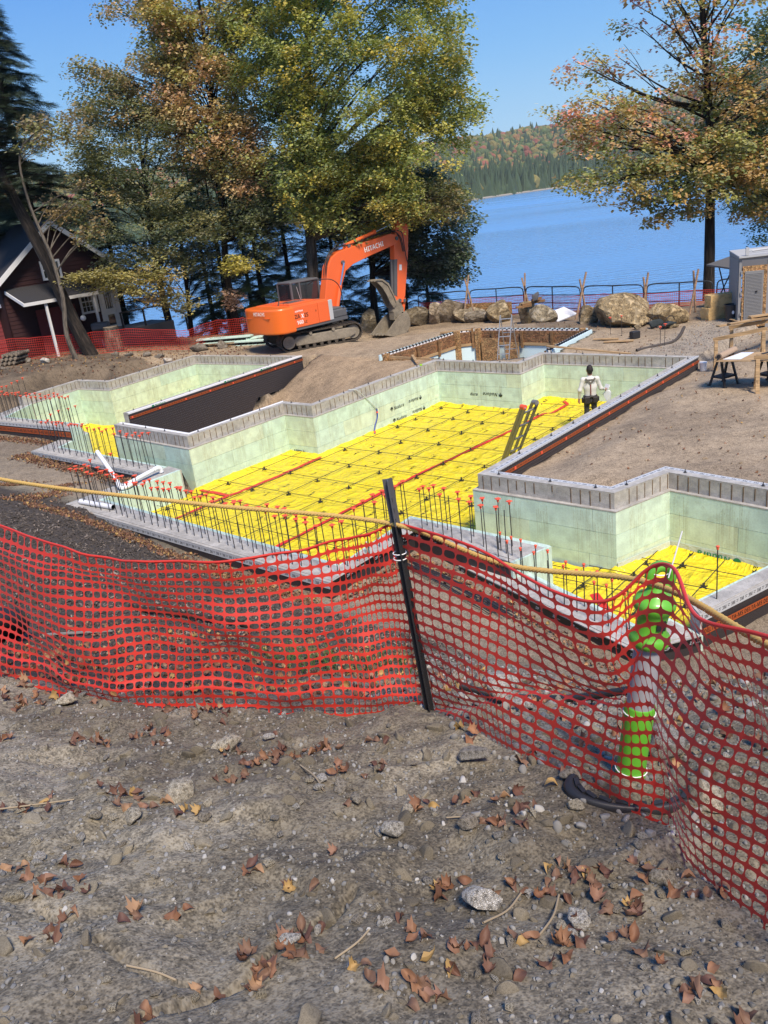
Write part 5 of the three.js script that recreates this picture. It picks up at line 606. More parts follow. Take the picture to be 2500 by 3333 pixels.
// ---------------------------------------------------------------- boulders by the shore
{
  const B = [[.34, -39.05, .93, .84, 1], [2.55, -38.86, 1.16, .84, 1], [3.4, -38.83, .72, .77, 1], [4.22, -38.62, 1.21, .74, 1], [4.65, -38.2, .79, .48, 1], [5.58, -39.33, .99, .41, 1], [5.3, -37.94, 1.1, .42, 1], [6.03, -37.05, .91, .73, 1], [6.98, -35.6, .64, .78, 1], [7.49, -35.91, .63, .41, 1], [7.57, -34.3, 1.13, .58, 1], [8.98, -32.9, .8, .74, 0], [9.91, -31.2, 2.33, 1.04, 0], [11.23, -30.4, 1.25, .86, 0], [9.98, -30.3, .26, .17, 0], [11.06, -29.8, .31, .18, 0]];
  const L = ['pale rounded boulder beside the excavator bucket', 'wide dark boulder first in the row beyond the bucket', 'upright light boulder second in the shore row', 'dark split boulder in front of the gates', 'low boulder leaning on the dark split boulder', 'flat pale boulder under the board sheet', 'long grey boulder in front of the flat pale one', 'tilted angular boulder beside the step ladder', 'tall buff boulder behind the step ladder', 'boulder carrying a pile of scrap lumber', 'low grey boulder with white veins by the white slab', 'pointed boulder leaning on the biggest boulder', 'biggest boulder, long and buff with a dark undercut', 'round ended boulder touching the biggest boulder', 'small stone under the biggest boulder', 'small stone under the round ended boulder'];
  const cols = [[0.45, 0.39, 0.28], [0.25, 0.21, 0.15], [0.43, 0.36, 0.28], [0.28, 0.23, 0.17], [0.38, 0.32, 0.23], [0.45, 0.40, 0.32], [0.30, 0.26, 0.21], [0.41, 0.33, 0.21], [0.43, 0.35, 0.22], [0.35, 0.29, 0.21], [0.41, 0.36, 0.27], [0.40, 0.32, 0.21], [0.45, 0.35, 0.21], [0.47, 0.36, 0.21], [0.50, 0.41, 0.28], [0.53, 0.44, 0.29]];
  B.forEach(([x, z, w, h, f], i) => { const k = f ? 1.06 : 1; x *= k; z *= k; w *= k * (f ? 1.38 : 1.3); h *= k * (f ? 1.5 : 1.12); const d = w * (.75 + .2 * hash(i, 5)), g = toCreasedNormals(rock(100 + i * 7, w, h * 1.15, d, 4, .1), .42); const o = solo('boulder', g, mat(...cols[i], .92, { map: rep(T.rock, .6), bumpMap: rep(T.rock, 1), bumpScale: .06 }), L[i], 'boulder', 'boulders along the shore'); o.position.set(x, gy(x, z) + h * .36, z - d * .3); o.rotation.y = Math.atan2(x, -z) * -1 + rr(RNG(i + 3), -.3, .3); });
  // stones on the bank below the cottage
  const S = [[-13.68, -36.6, .55], [-8.37, -35.93, .6], [-7.38, -38.2, .9], [-6.4, -38.4, .7], [-11.0, -37.6, .4], [-10.3, -37.3, .5], [-9.5, -37.2, .45], [-15.5, -36.4, .3], [-15.2, -36.2, .25], [-8.9, -37, .5], [-14.8, -37.6, .5]]; const sl = ['white quartz stone on top of the dirt bank', 'flat pale stone above the wing wall', 'large grey block stone by the foam panels', 'dark stone between foam panels and excavator'];
  S.forEach(([x, z, w], i) => { const o = solo('field_stone', rock(300 + i, w, w * .6, w * .8, 2, .2), mat(...(i === 0 ? [.5, .49, .47] : i === 1 ? [.44, .4, .36] : [.2, .18, .16]), .9, { map: rep(T.rock, 1) }), sl[i] || 'grey field stone on the dirt bank below the net', 'stone', i > 3 ? 'field stones on the dirt bank' : undefined); o.position.set(x, gy(x, z) + w * .14, z); o.rotation.y = i * 1.7; });
}
// ---------------------------------------------------------------- gates, nets and stakes at the shore
function farNet(name, label, list, n, rows, sw, m) { const c = new THREE.CatmullRomCurve3(list.map(e => V(e[0], e[1], e[2]))), h = new THREE.CatmullRomCurve3(list.map(e => V(e[3], 0, 0))), gs = []; const K = 90, L = c.getLength(), pos = []; const q = (A, B, C, D) => { for (const v of [A, B, C, A, C, D]) pos.push(v.x, v.y, v.z); }; const S = (s, t) => { const p = c.getPointAt(clamp(s)), hh = h.getPoint(clamp(s)).x; return V(p.x, p.y + hh * t + .03 * n2(s * 40, t * 2, 4) * t, p.z + .06 * n2(s * 30, t * 3, 2)); };
  for (let j = 0; j <= rows; j++) { const w = (j === rows || j === 0 ? sw * 1.6 : sw) / 1.0; for (let i = 0; i < K * 2; i++) { const a = S(i / (K * 2), j / rows), b = S((i + 1) / (K * 2), j / rows); q(a.clone().add(V(0, -w, 0)), b.clone().add(V(0, -w, 0)), b.clone().add(V(0, w, 0)), a.clone().add(V(0, w, 0))); } }
  for (let i = 0; i <= n; i++) for (let j = 0; j < 3; j++) { const s = i / n, d = sw * .7 / L; const a = S(s - d, j / 3), b = S(s + d, j / 3), e = S(s + d, (j + 1) / 3), f = S(s - d, (j + 1) / 3); q(a, b, e, f); }
  const g = new THREE.BufferGeometry(); g.setAttribute('position', new THREE.Float32BufferAttribute(pos, 3)); g.computeVertexNormals(); return solo(name, g, m, label, 'safety net'); }
farNet('safety_net', 'red safety net hung along the livestock gates by the lake', [[3.0, .85, -43.3, .85], [5.5, .85, -42.5, .85], [8.0, .84, -41.1, .88], [10.1, .82, -38.6, .9], [12.35, .85, -36.6, .9], [14.8, .9, -35.2, .85], [17.2, .9, -34.2, .85]], 220, 12, .0075, M.netFar);
farNet('safety_net', 'red safety net stretched in front of the cottage above the bank', [[-19.5, 2.0, -38.6, .95], [-16.3, 2.0, -38.4, .85], [-14.1, 1.88, -38.3, .92], [-11.5, 1.8, -38.2, .92], [-10.4, 1.76, -38.2, .92], [-7.8, 1.5, -38.3, .82]], 130, 9, .0075, M.netFar);
farNet('safety_net', 'sagging red safety net between the tree trunks behind the foam panels', [[-7.8, 1.5, -38.4, .82], [-6.8, 1.5, -39.6, .95], [-5.2, 1.4, -40.6, .9], [-3.4, 1.3, -41.2, .8]], 56, 9, .007, M.netFar);
{ const G = [[3.02, -43.41, 5.42, -42.53], [5.55, -42.6, 7.95, -41.24], [8.08, -41.18, 10.06, -38.75], [10.2, -38.68, 12.28, -36.72], [12.43, -36.68, 14.72, -35.3], [14.95, -35.4, 17.4, -34.4]];
  G.forEach(([x0, z0, x1, z1], i) => { const t = thing('livestock_gate', 'black tubular livestock gate standing along the lake shore', 'gate', null, 0, 'livestock gates along the shore'); const y0 = .82, y1 = 2.1, a = V(x0, 0, z0), b = V(x1, 0, z1), at = (s, y) => { const p = a.clone().lerp(b, s); p.y = y; return p; }; part('frame', tube([at(0, y0), at(0, y1 - .2), at(.015, y1 - .06), at(.06, y1), at(.5, y1 + .01), at(.94, y1), at(.985, y1 - .06), at(1, y1 - .2), at(1, y0)], .028, 60, 6), M.gate, t); for (const y of [y0 + .05, y0 + .3, y0 + .55, y0 + .92]) part('rail', rod(at(0, y), at(1, y), .02, 6), M.gate, t); part('upright', rod(at(.5, y0), at(.5, y1), .028, 6), M.gate, t); }); }
{ const st = [[5.0, 1.2, -41, 5.35, 3.0, -41], [5.5, 1.2, -41.1, 5.15, 2.85, -41.0], [7.62, 1.2, -39.3, 7.7, 2.95, -39.3], [7.85, 1.3, -39.3, 7.55, 2.75, -39.3], [9.1, .95, -36, 9.66, 3.0, -36.1], [9.7, 1.0, -36.2, 9.35, 2.75, -36.0], [11.46, 1.0, -34.5, 11.78, 2.85, -34.6], [11.75, 1.1, -34.6, 11.55, 2.7, -34.5], [12.5, 1.1, -32.2, 12.95, 3.0, -32.4], [12.95, 1.2, -32.6, 12.8, 2.95, -32.5]]; for (const e of st) solo('stake', beam(V(...e.slice(0, 3)), V(...e.slice(3)), .045, .07), M.stake, 'weathered wooden stake crossed with another at a gate joint', 'stake', 'crossed stakes at the gates'); }
solo('osb_sheet', beam(V(5.0, 1.25, -42.6), V(7.3, 1.25, -40.9), .02, .55), M.osb, 'strand board sheet propped behind the boulders', 'board');
solo('white_slab', bx(1.3, .05, .8, 8.7, 1.25, -36.9, .35, .6, .1), mat(.6, .61, .65, .7), 'white flat board leaning behind the boulder with white veins', 'board');
{ const t = [[7.2, 1.72, -37.4, .7, .05], [7.5, 1.8, -37.5, .8, .3], [7.9, 1.84, -37.6, .6, -.2], [7.8, 1.95, -37.5, .5, .5]]; for (const [x, y, z, l, a] of t) solo('scrap_lumber', bx(l, .09, .14, x, y, z, 0, a, .04), M.lumberOld, 'short scrap lumber lying on the lumber boulder', 'lumber', 'scrap lumber on the boulder'); solo('rag', rock(71, .4, .5, .3, 2, .3).translate(7.75, 2.05, -37.4), mat(.09, .09, .1, .95), 'crumpled dark grey cloth on the scrap lumber', 'cloth'); for (const k of [0, 1]) solo('plank', beam(V(7.9, .98 + k * .05, -33.9), V(9.3, 1.0 + k * .05, -33.3 - k * .1), .2, .04), M.lumber, 'pale plank lying below the white board', 'plank', 'planks below the white board'); }
// ---------------------------------------------------------------- form work for the next footing
{
  const TOP = 1.5, F = thing('formwork', 'open rectangular wall form of strand board and blue foam', 'formwork');
  const c = [[23.3, -19.75], [27.9, -19.65], [28.45, -18.9], [28.5, -14.45], [24.9, -14.1]];
  const face = (a, b, o0, o1, y0, y1, m, name) => { const d = [b[0] - a[0], b[1] - a[1]], L = Math.hypot(...d), n = [d[1] / L, -d[0] / L]; const s = (p, o) => [p[0] + n[0] * o, p[1] + n[1] * o]; part(name, slabBetween(s(a, o0), s(b, o0), s(a, o1), s(b, o1), y0, y1), m, F); };
  for (let i = 0; i < 4; i++) { const a = c[i], b = c[i + 1]; face(a, b, 0, .06, -.3, TOP - .62, M.blueFoam, 'foam_panel'); face(a, b, -.012, .058, TOP - .5, TOP - .05, M.osbWet, 'strand_board'); face(a, b, -.05, -.012, TOP - .6, TOP - .5, M.lumber, 'whaler'); face(a, b, .25, .31, .1, TOP, M.blueFoam, 'foam_panel'); face(a, b, .06, .25, .1, TOP - .22, M.conc, 'core_space'); face(a, b, .06, .07, .5, TOP, M.white, 'web_strip');
    const L = Math.hypot(b[0] - a[0], b[1] - a[1]); for (let s = .1; s < L; s += .2) { const p = l2(a, b, s / L); const d = [(b[0] - a[0]) / L, (b[1] - a[1]) / L], n = [d[1], -d[0]]; part('web', slabBetween([p[0] + n[0] * .05, p[1] + n[1] * .05], [p[0] + d[0] * .06 + n[0] * .05, p[1] + d[1] * .06 + n[1] * .05], [p[0] + n[0] * .27, p[1] + n[1] * .27], [p[0] + d[0] * .06 + n[0] * .27, p[1] + d[1] * .06 + n[1] * .27], TOP - .03, TOP + .012), M.black, F); }
    for (let s = .5; s < L; s += 1.3) { const p = l2(a, b, s / L), d = [(b[0] - a[0]) / L, (b[1] - a[1]) / L], n = [-d[1], d[0]]; part('stud', slabBetween([p[0] + n[0] * .052, p[1] + n[1] * .052], [p[0] + d[0] * .1 + n[0] * .052, p[1] + d[1] * .1 + n[1] * .052], [p[0] + n[0] * .1, p[1] + n[1] * .1], [p[0] + d[0] * .1 + n[0] * .1, p[1] + d[1] * .1 + n[1] * .1], TOP - .7, TOP + (i === 1 ? .1 : -.04)), M.lumberOld, F); } }
  // near face of strand board with whalers
  const S0 = [23.3, -19.75], S1 = [23.1, -17.6]; face(S1, S0, -.03, 0, .3, TOP - .1, M.osb, 'strand_board'); face(S1, S0, -.09, -.03, TOP - .13, TOP - .02, M.lumber, 'whaler'); face(S1, S0, -.045, -.031, .4, .85, M.blueFoam, 'foam_panel');
  for (const [u, v] of [[23.3, -19.7], [27.7, -19.6], [28.3, -19.0], [28.45, -14.5]]) part('corner_post', slabBetween([u - .12, v - .08], [u + .12, v - .08], [u - .12, v + .08], [u + .12, v + .08], -.1, TOP + .06), M.osb, F);
  part('strand_board', slabBetween([28.2, -18.8], [28.2, -18.0], [28.24, -18.8], [28.24, -18.0], -.2, TOP - .3), M.osb, F); part('strand_board', slabBetween([28.2, -17.7], [28.2, -17.1], [28.24, -17.7], [28.24, -17.1], -.2, TOP - .45), M.osb, F);
  const FLAT = canvasTex(256, 64, (g, w, h) => { g.clearRect(0, 0, w, h); g.fillStyle = '#241509'; g.font = 'bold 32px sans-serif'; g.fillText('FLAT CUT BEST', 4, 28); g.font = 'bold 20px sans-serif'; g.fillText('FOR A QUICK FINISH', 8, 54); });
  decal(1.0, .22, FLAT, F, P(23.17, -18.75, TOP - .27), wallQuat(RV, 0)); { const a = P(28.5, -14.45), b = P(24.9, -14.1), d = b.clone().sub(a).normalize(); decal(1.0, .22, FLAT, F, a.clone().lerp(b, .62).add(V(0, TOP - .3, 0)).addScaledVector(d.clone().cross(Y1), .03), wallQuat(d.clone().negate(), 0)); }
  solo('brace_board', beam(P(23.2, -18.4, 1.56), P(22.4, -17.6, 1.5), .09, .04), M.lumber, 'pale board bridging from the form onto the wall top', 'lumber'); solo('brace_board', beam(P(23.2, -20.4, .1), P(23.35, -19.9, 1.2), .09, .04), M.lumberOld, 'brown brace board leaning on the outer form corner', 'lumber'); solo('brace_board', beam(P(24.9, -14.0, 1.62), P(25.2, -11.2, 1.36), .12, .045), M.lumber, 'long pale board reaching from the form corner to the ground', 'lumber'); solo('brace_board', beam(P(28.0, -20.6, 1.45), P(28.3, -19.3, 1.5), .2, .06), M.lumber, 'boards resting across the form corner below the boulders', 'lumber');
  solo('tape_measure', rbx(.09, .06, .05, .012).translate(...P(21.9, -17.05, HG + .03).toArray()), mat(.25, .5, .03, .5), 'small green tape measure lying on the wall top', 'tape measure');
  const a = V(4.93, -.15, -30.7), b = V(5.3, 2.35, -31.0), ac = V(1, 0, .25); const t = ladder('step_ladder', 'open silver step ladder standing inside the form', a, b, ac, .42, 8, M.alu); const s = ac.clone().normalize().multiplyScalar(.2); const e = V(5.6, .4, -31.9); for (const k of [-1, 1]) part('rail', beam(b.clone().addScaledVector(s, k), e.clone().addScaledVector(s, k * 1.2), .028, .06), M.alu, t); for (const f of [.35, .7]) part('rung', beam(b.clone().lerp(e, f).sub(s), b.clone().lerp(e, f).add(s), .03, .03), M.alu, t);
}
// ---------------------------------------------------------------- bench area beside the shed
function aHorse(label, a, b, h, m) { const t = thing('sawhorse', label, 'sawhorse', null, 0, undefined); const d = b.clone().sub(a).normalize(), s = d.clone().cross(Y1); const up = p => p.clone().add(V(0, h, 0)); part('top_beam', beam(up(a).addScaledVector(d, -.08), up(b).addScaledVector(d, .08), .05, .1), m, t); for (const e of [a, b]) for (const k of [-1, 1]) part('leg', beam(e.clone().addScaledVector(s, k * .24), up(e).addScaledVector(s, k * .035).add(V(0, -.03, 0)), .09, .04, s), m, t); for (const e of [a, b]) part('brace', beam(e.clone().addScaledVector(s, -.2).add(V(0, h * .35, 0)), e.clone().addScaledVector(s, .2).add(V(0, h * .35, 0)), .03, .08), m, t); }
const gp = (x, z, dy = 0) => V(x, gy(x, z) + dy, z);
aHorse('wooden sawhorse standing alone behind the paper roll table', gp(9.85, -23.3), gp(11.0, -22.9), .86, M.lumber);
aHorse('wooden sawhorse carrying lumber next to the shed door', gp(10.9, -24.7), gp(12.3, -24.2), .88, M.lumber);
aHorse('wooden sawhorse at the end of the plywood table', gp(9.35, -19.7), gp(10.5, -19.3), .84, M.lumber);
function pHorse(x, z, turn, label) { const t = thing('folding_sawhorse', label, 'sawhorse', gp(x, z), turn); part('top_beam', rbx(.62, .07, .07, .015, 0, .76, 0), M.black, t); for (const sx of [-1, 1]) for (const sz of [-1, 1]) { part('leg', beam(V(sx * .24, 0, sz * .24), V(sx * .17, .75, sz * .03), .05, .05), M.black, t); part('foot', rbx(.08, .04, .08, .01, sx * .245, .02, sz * .245), M.black, t); } part('tray', rbx(.5, .05, .36, .015, 0, .24, 0), M.black, t); }
pHorse(9.0, -20.75, .45, 'black folding sawhorse under the paper roll'); pHorse(9.95, -20.3, .45, 'black folding sawhorse under the far end of the plywood table');
{ const a = V(8.6, 2.17, -20.45), r = V(.86, 0, .5).normalize(); const t = thing('plywood_table', 'plywood sheet laid across sawhorses as a work table', 'table'); part('table_top', prism([V(8.55, 2.16, -20.2), V(10.4, 2.16, -19.1), V(10.95, 2.16, -19.95), V(9.45, 2.16, -20.85)], [V(8.55, 2.18, -20.2), V(10.4, 2.18, -19.1), V(10.95, 2.18, -19.95), V(9.45, 2.18, -20.85)]), M.lumber, t);
  solo('drawing_sheet', prism([V(8.75, 2.183, -20.28), V(9.1, 2.183, -20.07), V(9.7, 2.183, -20.65), V(9.45, 2.183, -20.8)], [V(8.75, 2.186, -20.28), V(9.1, 2.186, -20.07), V(9.7, 2.186, -20.65), V(9.45, 2.186, -20.8)]), M.sheet, 'unrolled pale blue construction drawing on the plywood table', 'drawing'); const pr = thing('paper_roll', 'large roll of brown paper on the plywood table', 'paper roll'); part('roll', rod(V(8.66, 2.26, -20.3), V(9.32, 2.26, -20.92), .08, 20), M.paper, pr); part('core', rod(V(8.64, 2.26, -20.28), V(8.67, 2.26, -20.31), .05, 16), M.black, pr); solo('wood_offcut', bx(.3, .04, .12, 9.7, 2.2, -20.2, 0, .4), M.lumber, 'short wood offcut on the plywood table', 'lumber'); }
for (const [k, x, z, l, a] of [[0, 11.5, -24.5, 2.6, .33], [1, 11.7, -24.35, 2.4, .36], [2, 12.0, -24.6, 1.6, .25], [3, 11.9, -24.4, 1.3, .5]]) solo('plank', bx(l, .04, .16, x, gy(11.5, -24.5) + .95 + k * .042, z, 0, -a + .6), M.lumber, 'pale plank in the stack on the sawhorse by the shed', 'plank', 'planks on the sawhorse by the shed');
{ const t = thing('shed', 'grey site shed with a strand board framed louvred door', 'shed', V(13.05, 1.18, -29.2), -.28); const dr = part('door', bx(.78, 2.06, .05, .52, 1.08, .06), M.osb, t); part('louvre_panel', rbx(.6, 1.72, .03, .01, .5, 1.08, .095), M.shedDoor, dr); for (let k = 0; k < 34; k++) part('slat', bx(.5, .028, .012, .5, .26 + k * .048, .115, .35), M.shedGrey, dr); part('handle', bx(.06, .06, .04, .58, 1.25, .13), M.black, dr);
  part('wall', join([bx(.08, 2.3, .1, .06, 1.15, 0), bx(2.6, 2.3, .08, 2.25, 1.15, .0), bx(.08, 2.3, 2.2, .04, 1.15, -1.1), bx(3.5, .1, 2.3, 1.75, 2.36, -1.1), bx(.12, 2.25, .1, .97, 1.12, .03)]), M.shedGrey, t); part('interior', bx(2.5, 2.1, .02, 2.3, 1.05, .06), M.black, t); for (const y of [.5, 1.2, 1.9]) part('hinge', bx(.05, .1, .05, .1, y, .07), M.shedGrey, t); part('roof', bx(3.7, .06, 2.5, 1.85, 2.46, -1.1, 0, 0, .02), M.exSilver, t); part('roof_rail', join([rod(V(.4, 2.6, .1), V(3, 2.75, .1), .03, 6), bx(.1, .25, .1, .25, 2.6, .1), rod(V(.4, 2.55, -.6), V(3, 2.65, -.6), .03, 6)]), M.exSilver, t); }
{ const t = thing('shade_canopy', 'tilted grey canopy panel on steel struts behind the shed', 'canopy'); part('panel', prism([V(13.5, 3.0, -33), V(14.6, 2.75, -31), V(16.4, 3.0, -31.6), V(15.2, 3.3, -33.4)], [V(13.5, 3.06, -33), V(14.6, 2.81, -31), V(16.4, 3.06, -31.6), V(15.2, 3.36, -33.4)]), M.exGrey, t); for (const [a, b] of [[[13.6, .9, -33], [14.4, 2.95, -32.6]], [[14.6, .9, -33.2], [13.9, 2.95, -32.8]], [[14.5, .9, -31.4], [14.7, 2.8, -31.2]], [[13.9, .9, -32.2], [15.0, 2.9, -32]]]) part('strut', rod(V(...a), V(...b), .025, 6), M.gate, t); }
{ const hay = (x, y, z, turn, label, sd) => { let g = new THREE.BoxGeometry(1.0, .44, .5, 16, 8, 8); const p = g.attributes.position; for (let i = 0; i < p.count; i++) { const a = V(p.getX(i), p.getY(i), p.getZ(i)), n = .035 * n3(a.x * 6, a.y * 6, a.z * 6, sd) + .02 * n3(a.x * 19, a.y * 19, a.z * 19, sd); a.multiplyScalar(1 + n * 1.4); p.setXYZ(i, a.x, a.y, a.z); } g.computeVertexNormals(); const t = thing('hay_bale', label, 'hay bale', V(x, y, z), turn); part('bale', g, M.hay, t); const r = RNG(sd), st = []; for (let k = 0; k < 420; k++) { const f = Math.floor(r() * 3), q = V(rr(r, -.5, .5), rr(r, -.22, .22), rr(r, -.25, .25)); if (f === 0) q.z = .26; else if (f === 1) q.y = .225; else q.x = r() < .5 ? -.51 : .51; st.push(rod(q, q.clone().add(V(rr(r, -.1, .1), rr(r, -.06, .06), rr(r, -.03, .05))), .0035, 3)); } part('straw', st, mat(.46, .34, .15, .9), t); }; const y = gy(13, -30.6); hay(12.98, y + .22, -30.7, .2, 'lower hay bale by the black bin', 3); hay(13.1, y + .66, -30.7, .1, 'upper hay bale stacked by the shed', 4); }
{ const t = thing('trash_bin', 'black plastic bin with a white blotch beside the hay bales', 'bin', gp(13.1, -29.75)); part('body', new THREE.CylinderGeometry(.24, .19, .58, 18, 1, true).translate(0, .29, 0), M.binBlack, t); part('rim', new THREE.TorusGeometry(.245, .015, 6, 20).rotateX(1.57).translate(0, .58, 0), M.binBlack, t); part('liner', new THREE.CircleGeometry(.23, 16).rotateX(-1.57).translate(0, .5, 0), M.black, t); part('blotch', new THREE.CircleGeometry(.055, 8).scale(.8, 1.2, 1).rotateY(-.3).translate(-.04, .33, .222), M.white, t); }
solo('wood_offcut', bx(.5, .02, .4, 13.2, gy(13.2, -29.2) + .12, -29.35, .1, .4, .05), M.lumber, 'plywood offcut leaning below the black bin', 'board');
{ const t = thing('bucket', 'white plastic bucket beside the taped wall corner', 'bucket', gp(9.72, -23.85)); part('body', new THREE.CylinderGeometry(.105, .09, .26, 16).translate(0, .13, 0), M.white, t); part('rim', new THREE.TorusGeometry(.106, .01, 6, 16).rotateX(1.57).translate(0, .24, 0), M.white, t); }
for (const [x, z, s, l] of [[10.5, -30.2, .8, 'dark green tool bag in front of the biggest boulder'], [10.95, -29.9, .75, 'black tool bag under the round ended boulder']]) { const t = thing('tool_bag', l, 'tool bag', gp(x, z), .3); part('bag', rock(s * 100, s, .36, .4, 2, .12).translate(0, .16, 0), M.tarpGreen, t); part('strap', tube([V(-.2, .3, 0), V(-.1, .42, .02), V(.1, .42, .02), V(.2, .3, 0)], .015, 10, 5), M.black, t); }
solo('toolbox', rbx(.32, .26, .22, .03).rotateY(.4).translate(9.3, gy(9.3, -28.7) + .13, -28.7), M.black, 'small black toolbox on the gravel', 'toolbox');
solo('scrap_board', beam(gp(8.2, -28.6, .04), gp(9.1, -28.2, .04), .22, .03), M.lumber, 'pale board on the ground near the black toolbox', 'board'); solo('scrap_board', beam(gp(8.0, -29.2, .04), gp(8.8, -28.9, .04), .16, .03), M.lumber, 'narrow board on the ground by the capped pins', 'board');
for (const [x, z, h] of [[8.87, -30.1, .62], [9.1, -29.5, .7], [9.58, -27, .62], [9.68, -26.9, .72]]) { const [u, v] = UV(x, z); stick(u, v, gy(x, z), h, 's', 'short pin with orange cap driven into the open ground', 'capped pins in the open ground'); }
solo('rubber_strip', tube([gp(10.9, -28.4, .25), gp(10.5, -27.8, .06), gp(10.0, -27.2, .04), gp(9.3, -26.9, .04), gp(8.7, -26.7, .04)], .05, 30, 6).scale(1, 1, 1), mat(.06, .05, .045, .8), 'dark bent strip of membrane lying behind the wall corner', 'membrane strip');
// foam form panels left by the excavator
for (const [x, y, z, w, a, l] of [[-6.3, 1.72, -39.0, 2.7, -.28, 'printed green foam panel lying across others beside the excavator'], [-5.0, 1.52, -38.4, 1.6, -.4, 'green foam panel on the ground by the excavator track'], [-4.6, 1.6, -38.9, 1.5, .3, 'green foam panel tucked under the printed one']]) { const t = thing('foam_form', l, 'foam panel', V(x, y, z), a); part('panel', rbx(w, .06, .46, .01), FOAM[3], t); part('panel', rbx(w, .05, .46, .01, 0, -.17, 0), FOAM[1], t); for (let k = 0; k < w / .2 - 1; k++) part('web', bx(.03, .1, .4, -w / 2 + .15 + k * .2, -.085, 0), M.black, t); if (w > 2) decal(.9, .22, NUD, t, V(-.3, .035, .05), new THREE.Quaternion().setFromEuler(new THREE.Euler(-Math.PI / 2, 0, 0))); }
{ const t = thing('bucket', 'white bucket between foam panels and excavator track', 'bucket', gp(-4.15, -37.9)); part('body', new THREE.CylinderGeometry(.15, .13, .36, 16).translate(0, .18, 0), M.white, t); part('rim', new THREE.TorusGeometry(.152, .012, 6, 16).rotateX(1.57).translate(0, .34, 0), M.white, t); }
{ const r = RNG(44); for (let k = 0; k < 12; k++) { const row = Math.floor(k / 4), i = k % 4; const x = -15.9 + i * .2 + row * .1, y = gy(-15.6, -37.4) + .1 + row * .17, g = rod(V(x, y, -37.2), V(x + .35, y + .03, -37.75), .085, 9); const t = thing('firewood_log', 'grey split log in the pile on the bank edge', 'log', null, 0, 'logs in the firewood pile'); part('bark', g, M.barkBirch, t); part('cut_end', rod(V(x - .006, y, -37.19), V(x, y, -37.2), .075, 9), mat(.3, .24, .17, .9), t); } }
{ const t = thing('tree_stump', 'pale sawn tree stump standing behind the red net', 'stump', V(-11.3, 1.7, -38.9)); part('trunk', new THREE.CylinderGeometry(.34, .42, 1.15, 16).translate(0, .55, 0), M.barkBirch, t); part('cut_face', new THREE.CylinderGeometry(.33, .33, .02, 16).translate(0, 1.13, 0), mat(.35, .28, .2, .9), t); }
{ const t = thing('grill', 'dark barbecue grill on the cottage terrace', 'grill', V(-11.9, 2.3, -39.5)); part('hood', rbx(.8, .35, .5, .1, 0, .55, 0), M.exGrey, t); part('cart', bx(.7, .4, .45, 0, .2, 0), M.black, t); part('bottle', new THREE.SphereGeometry(.13, 12, 8).translate(-.7, 1.0, 0), M.white, t); }
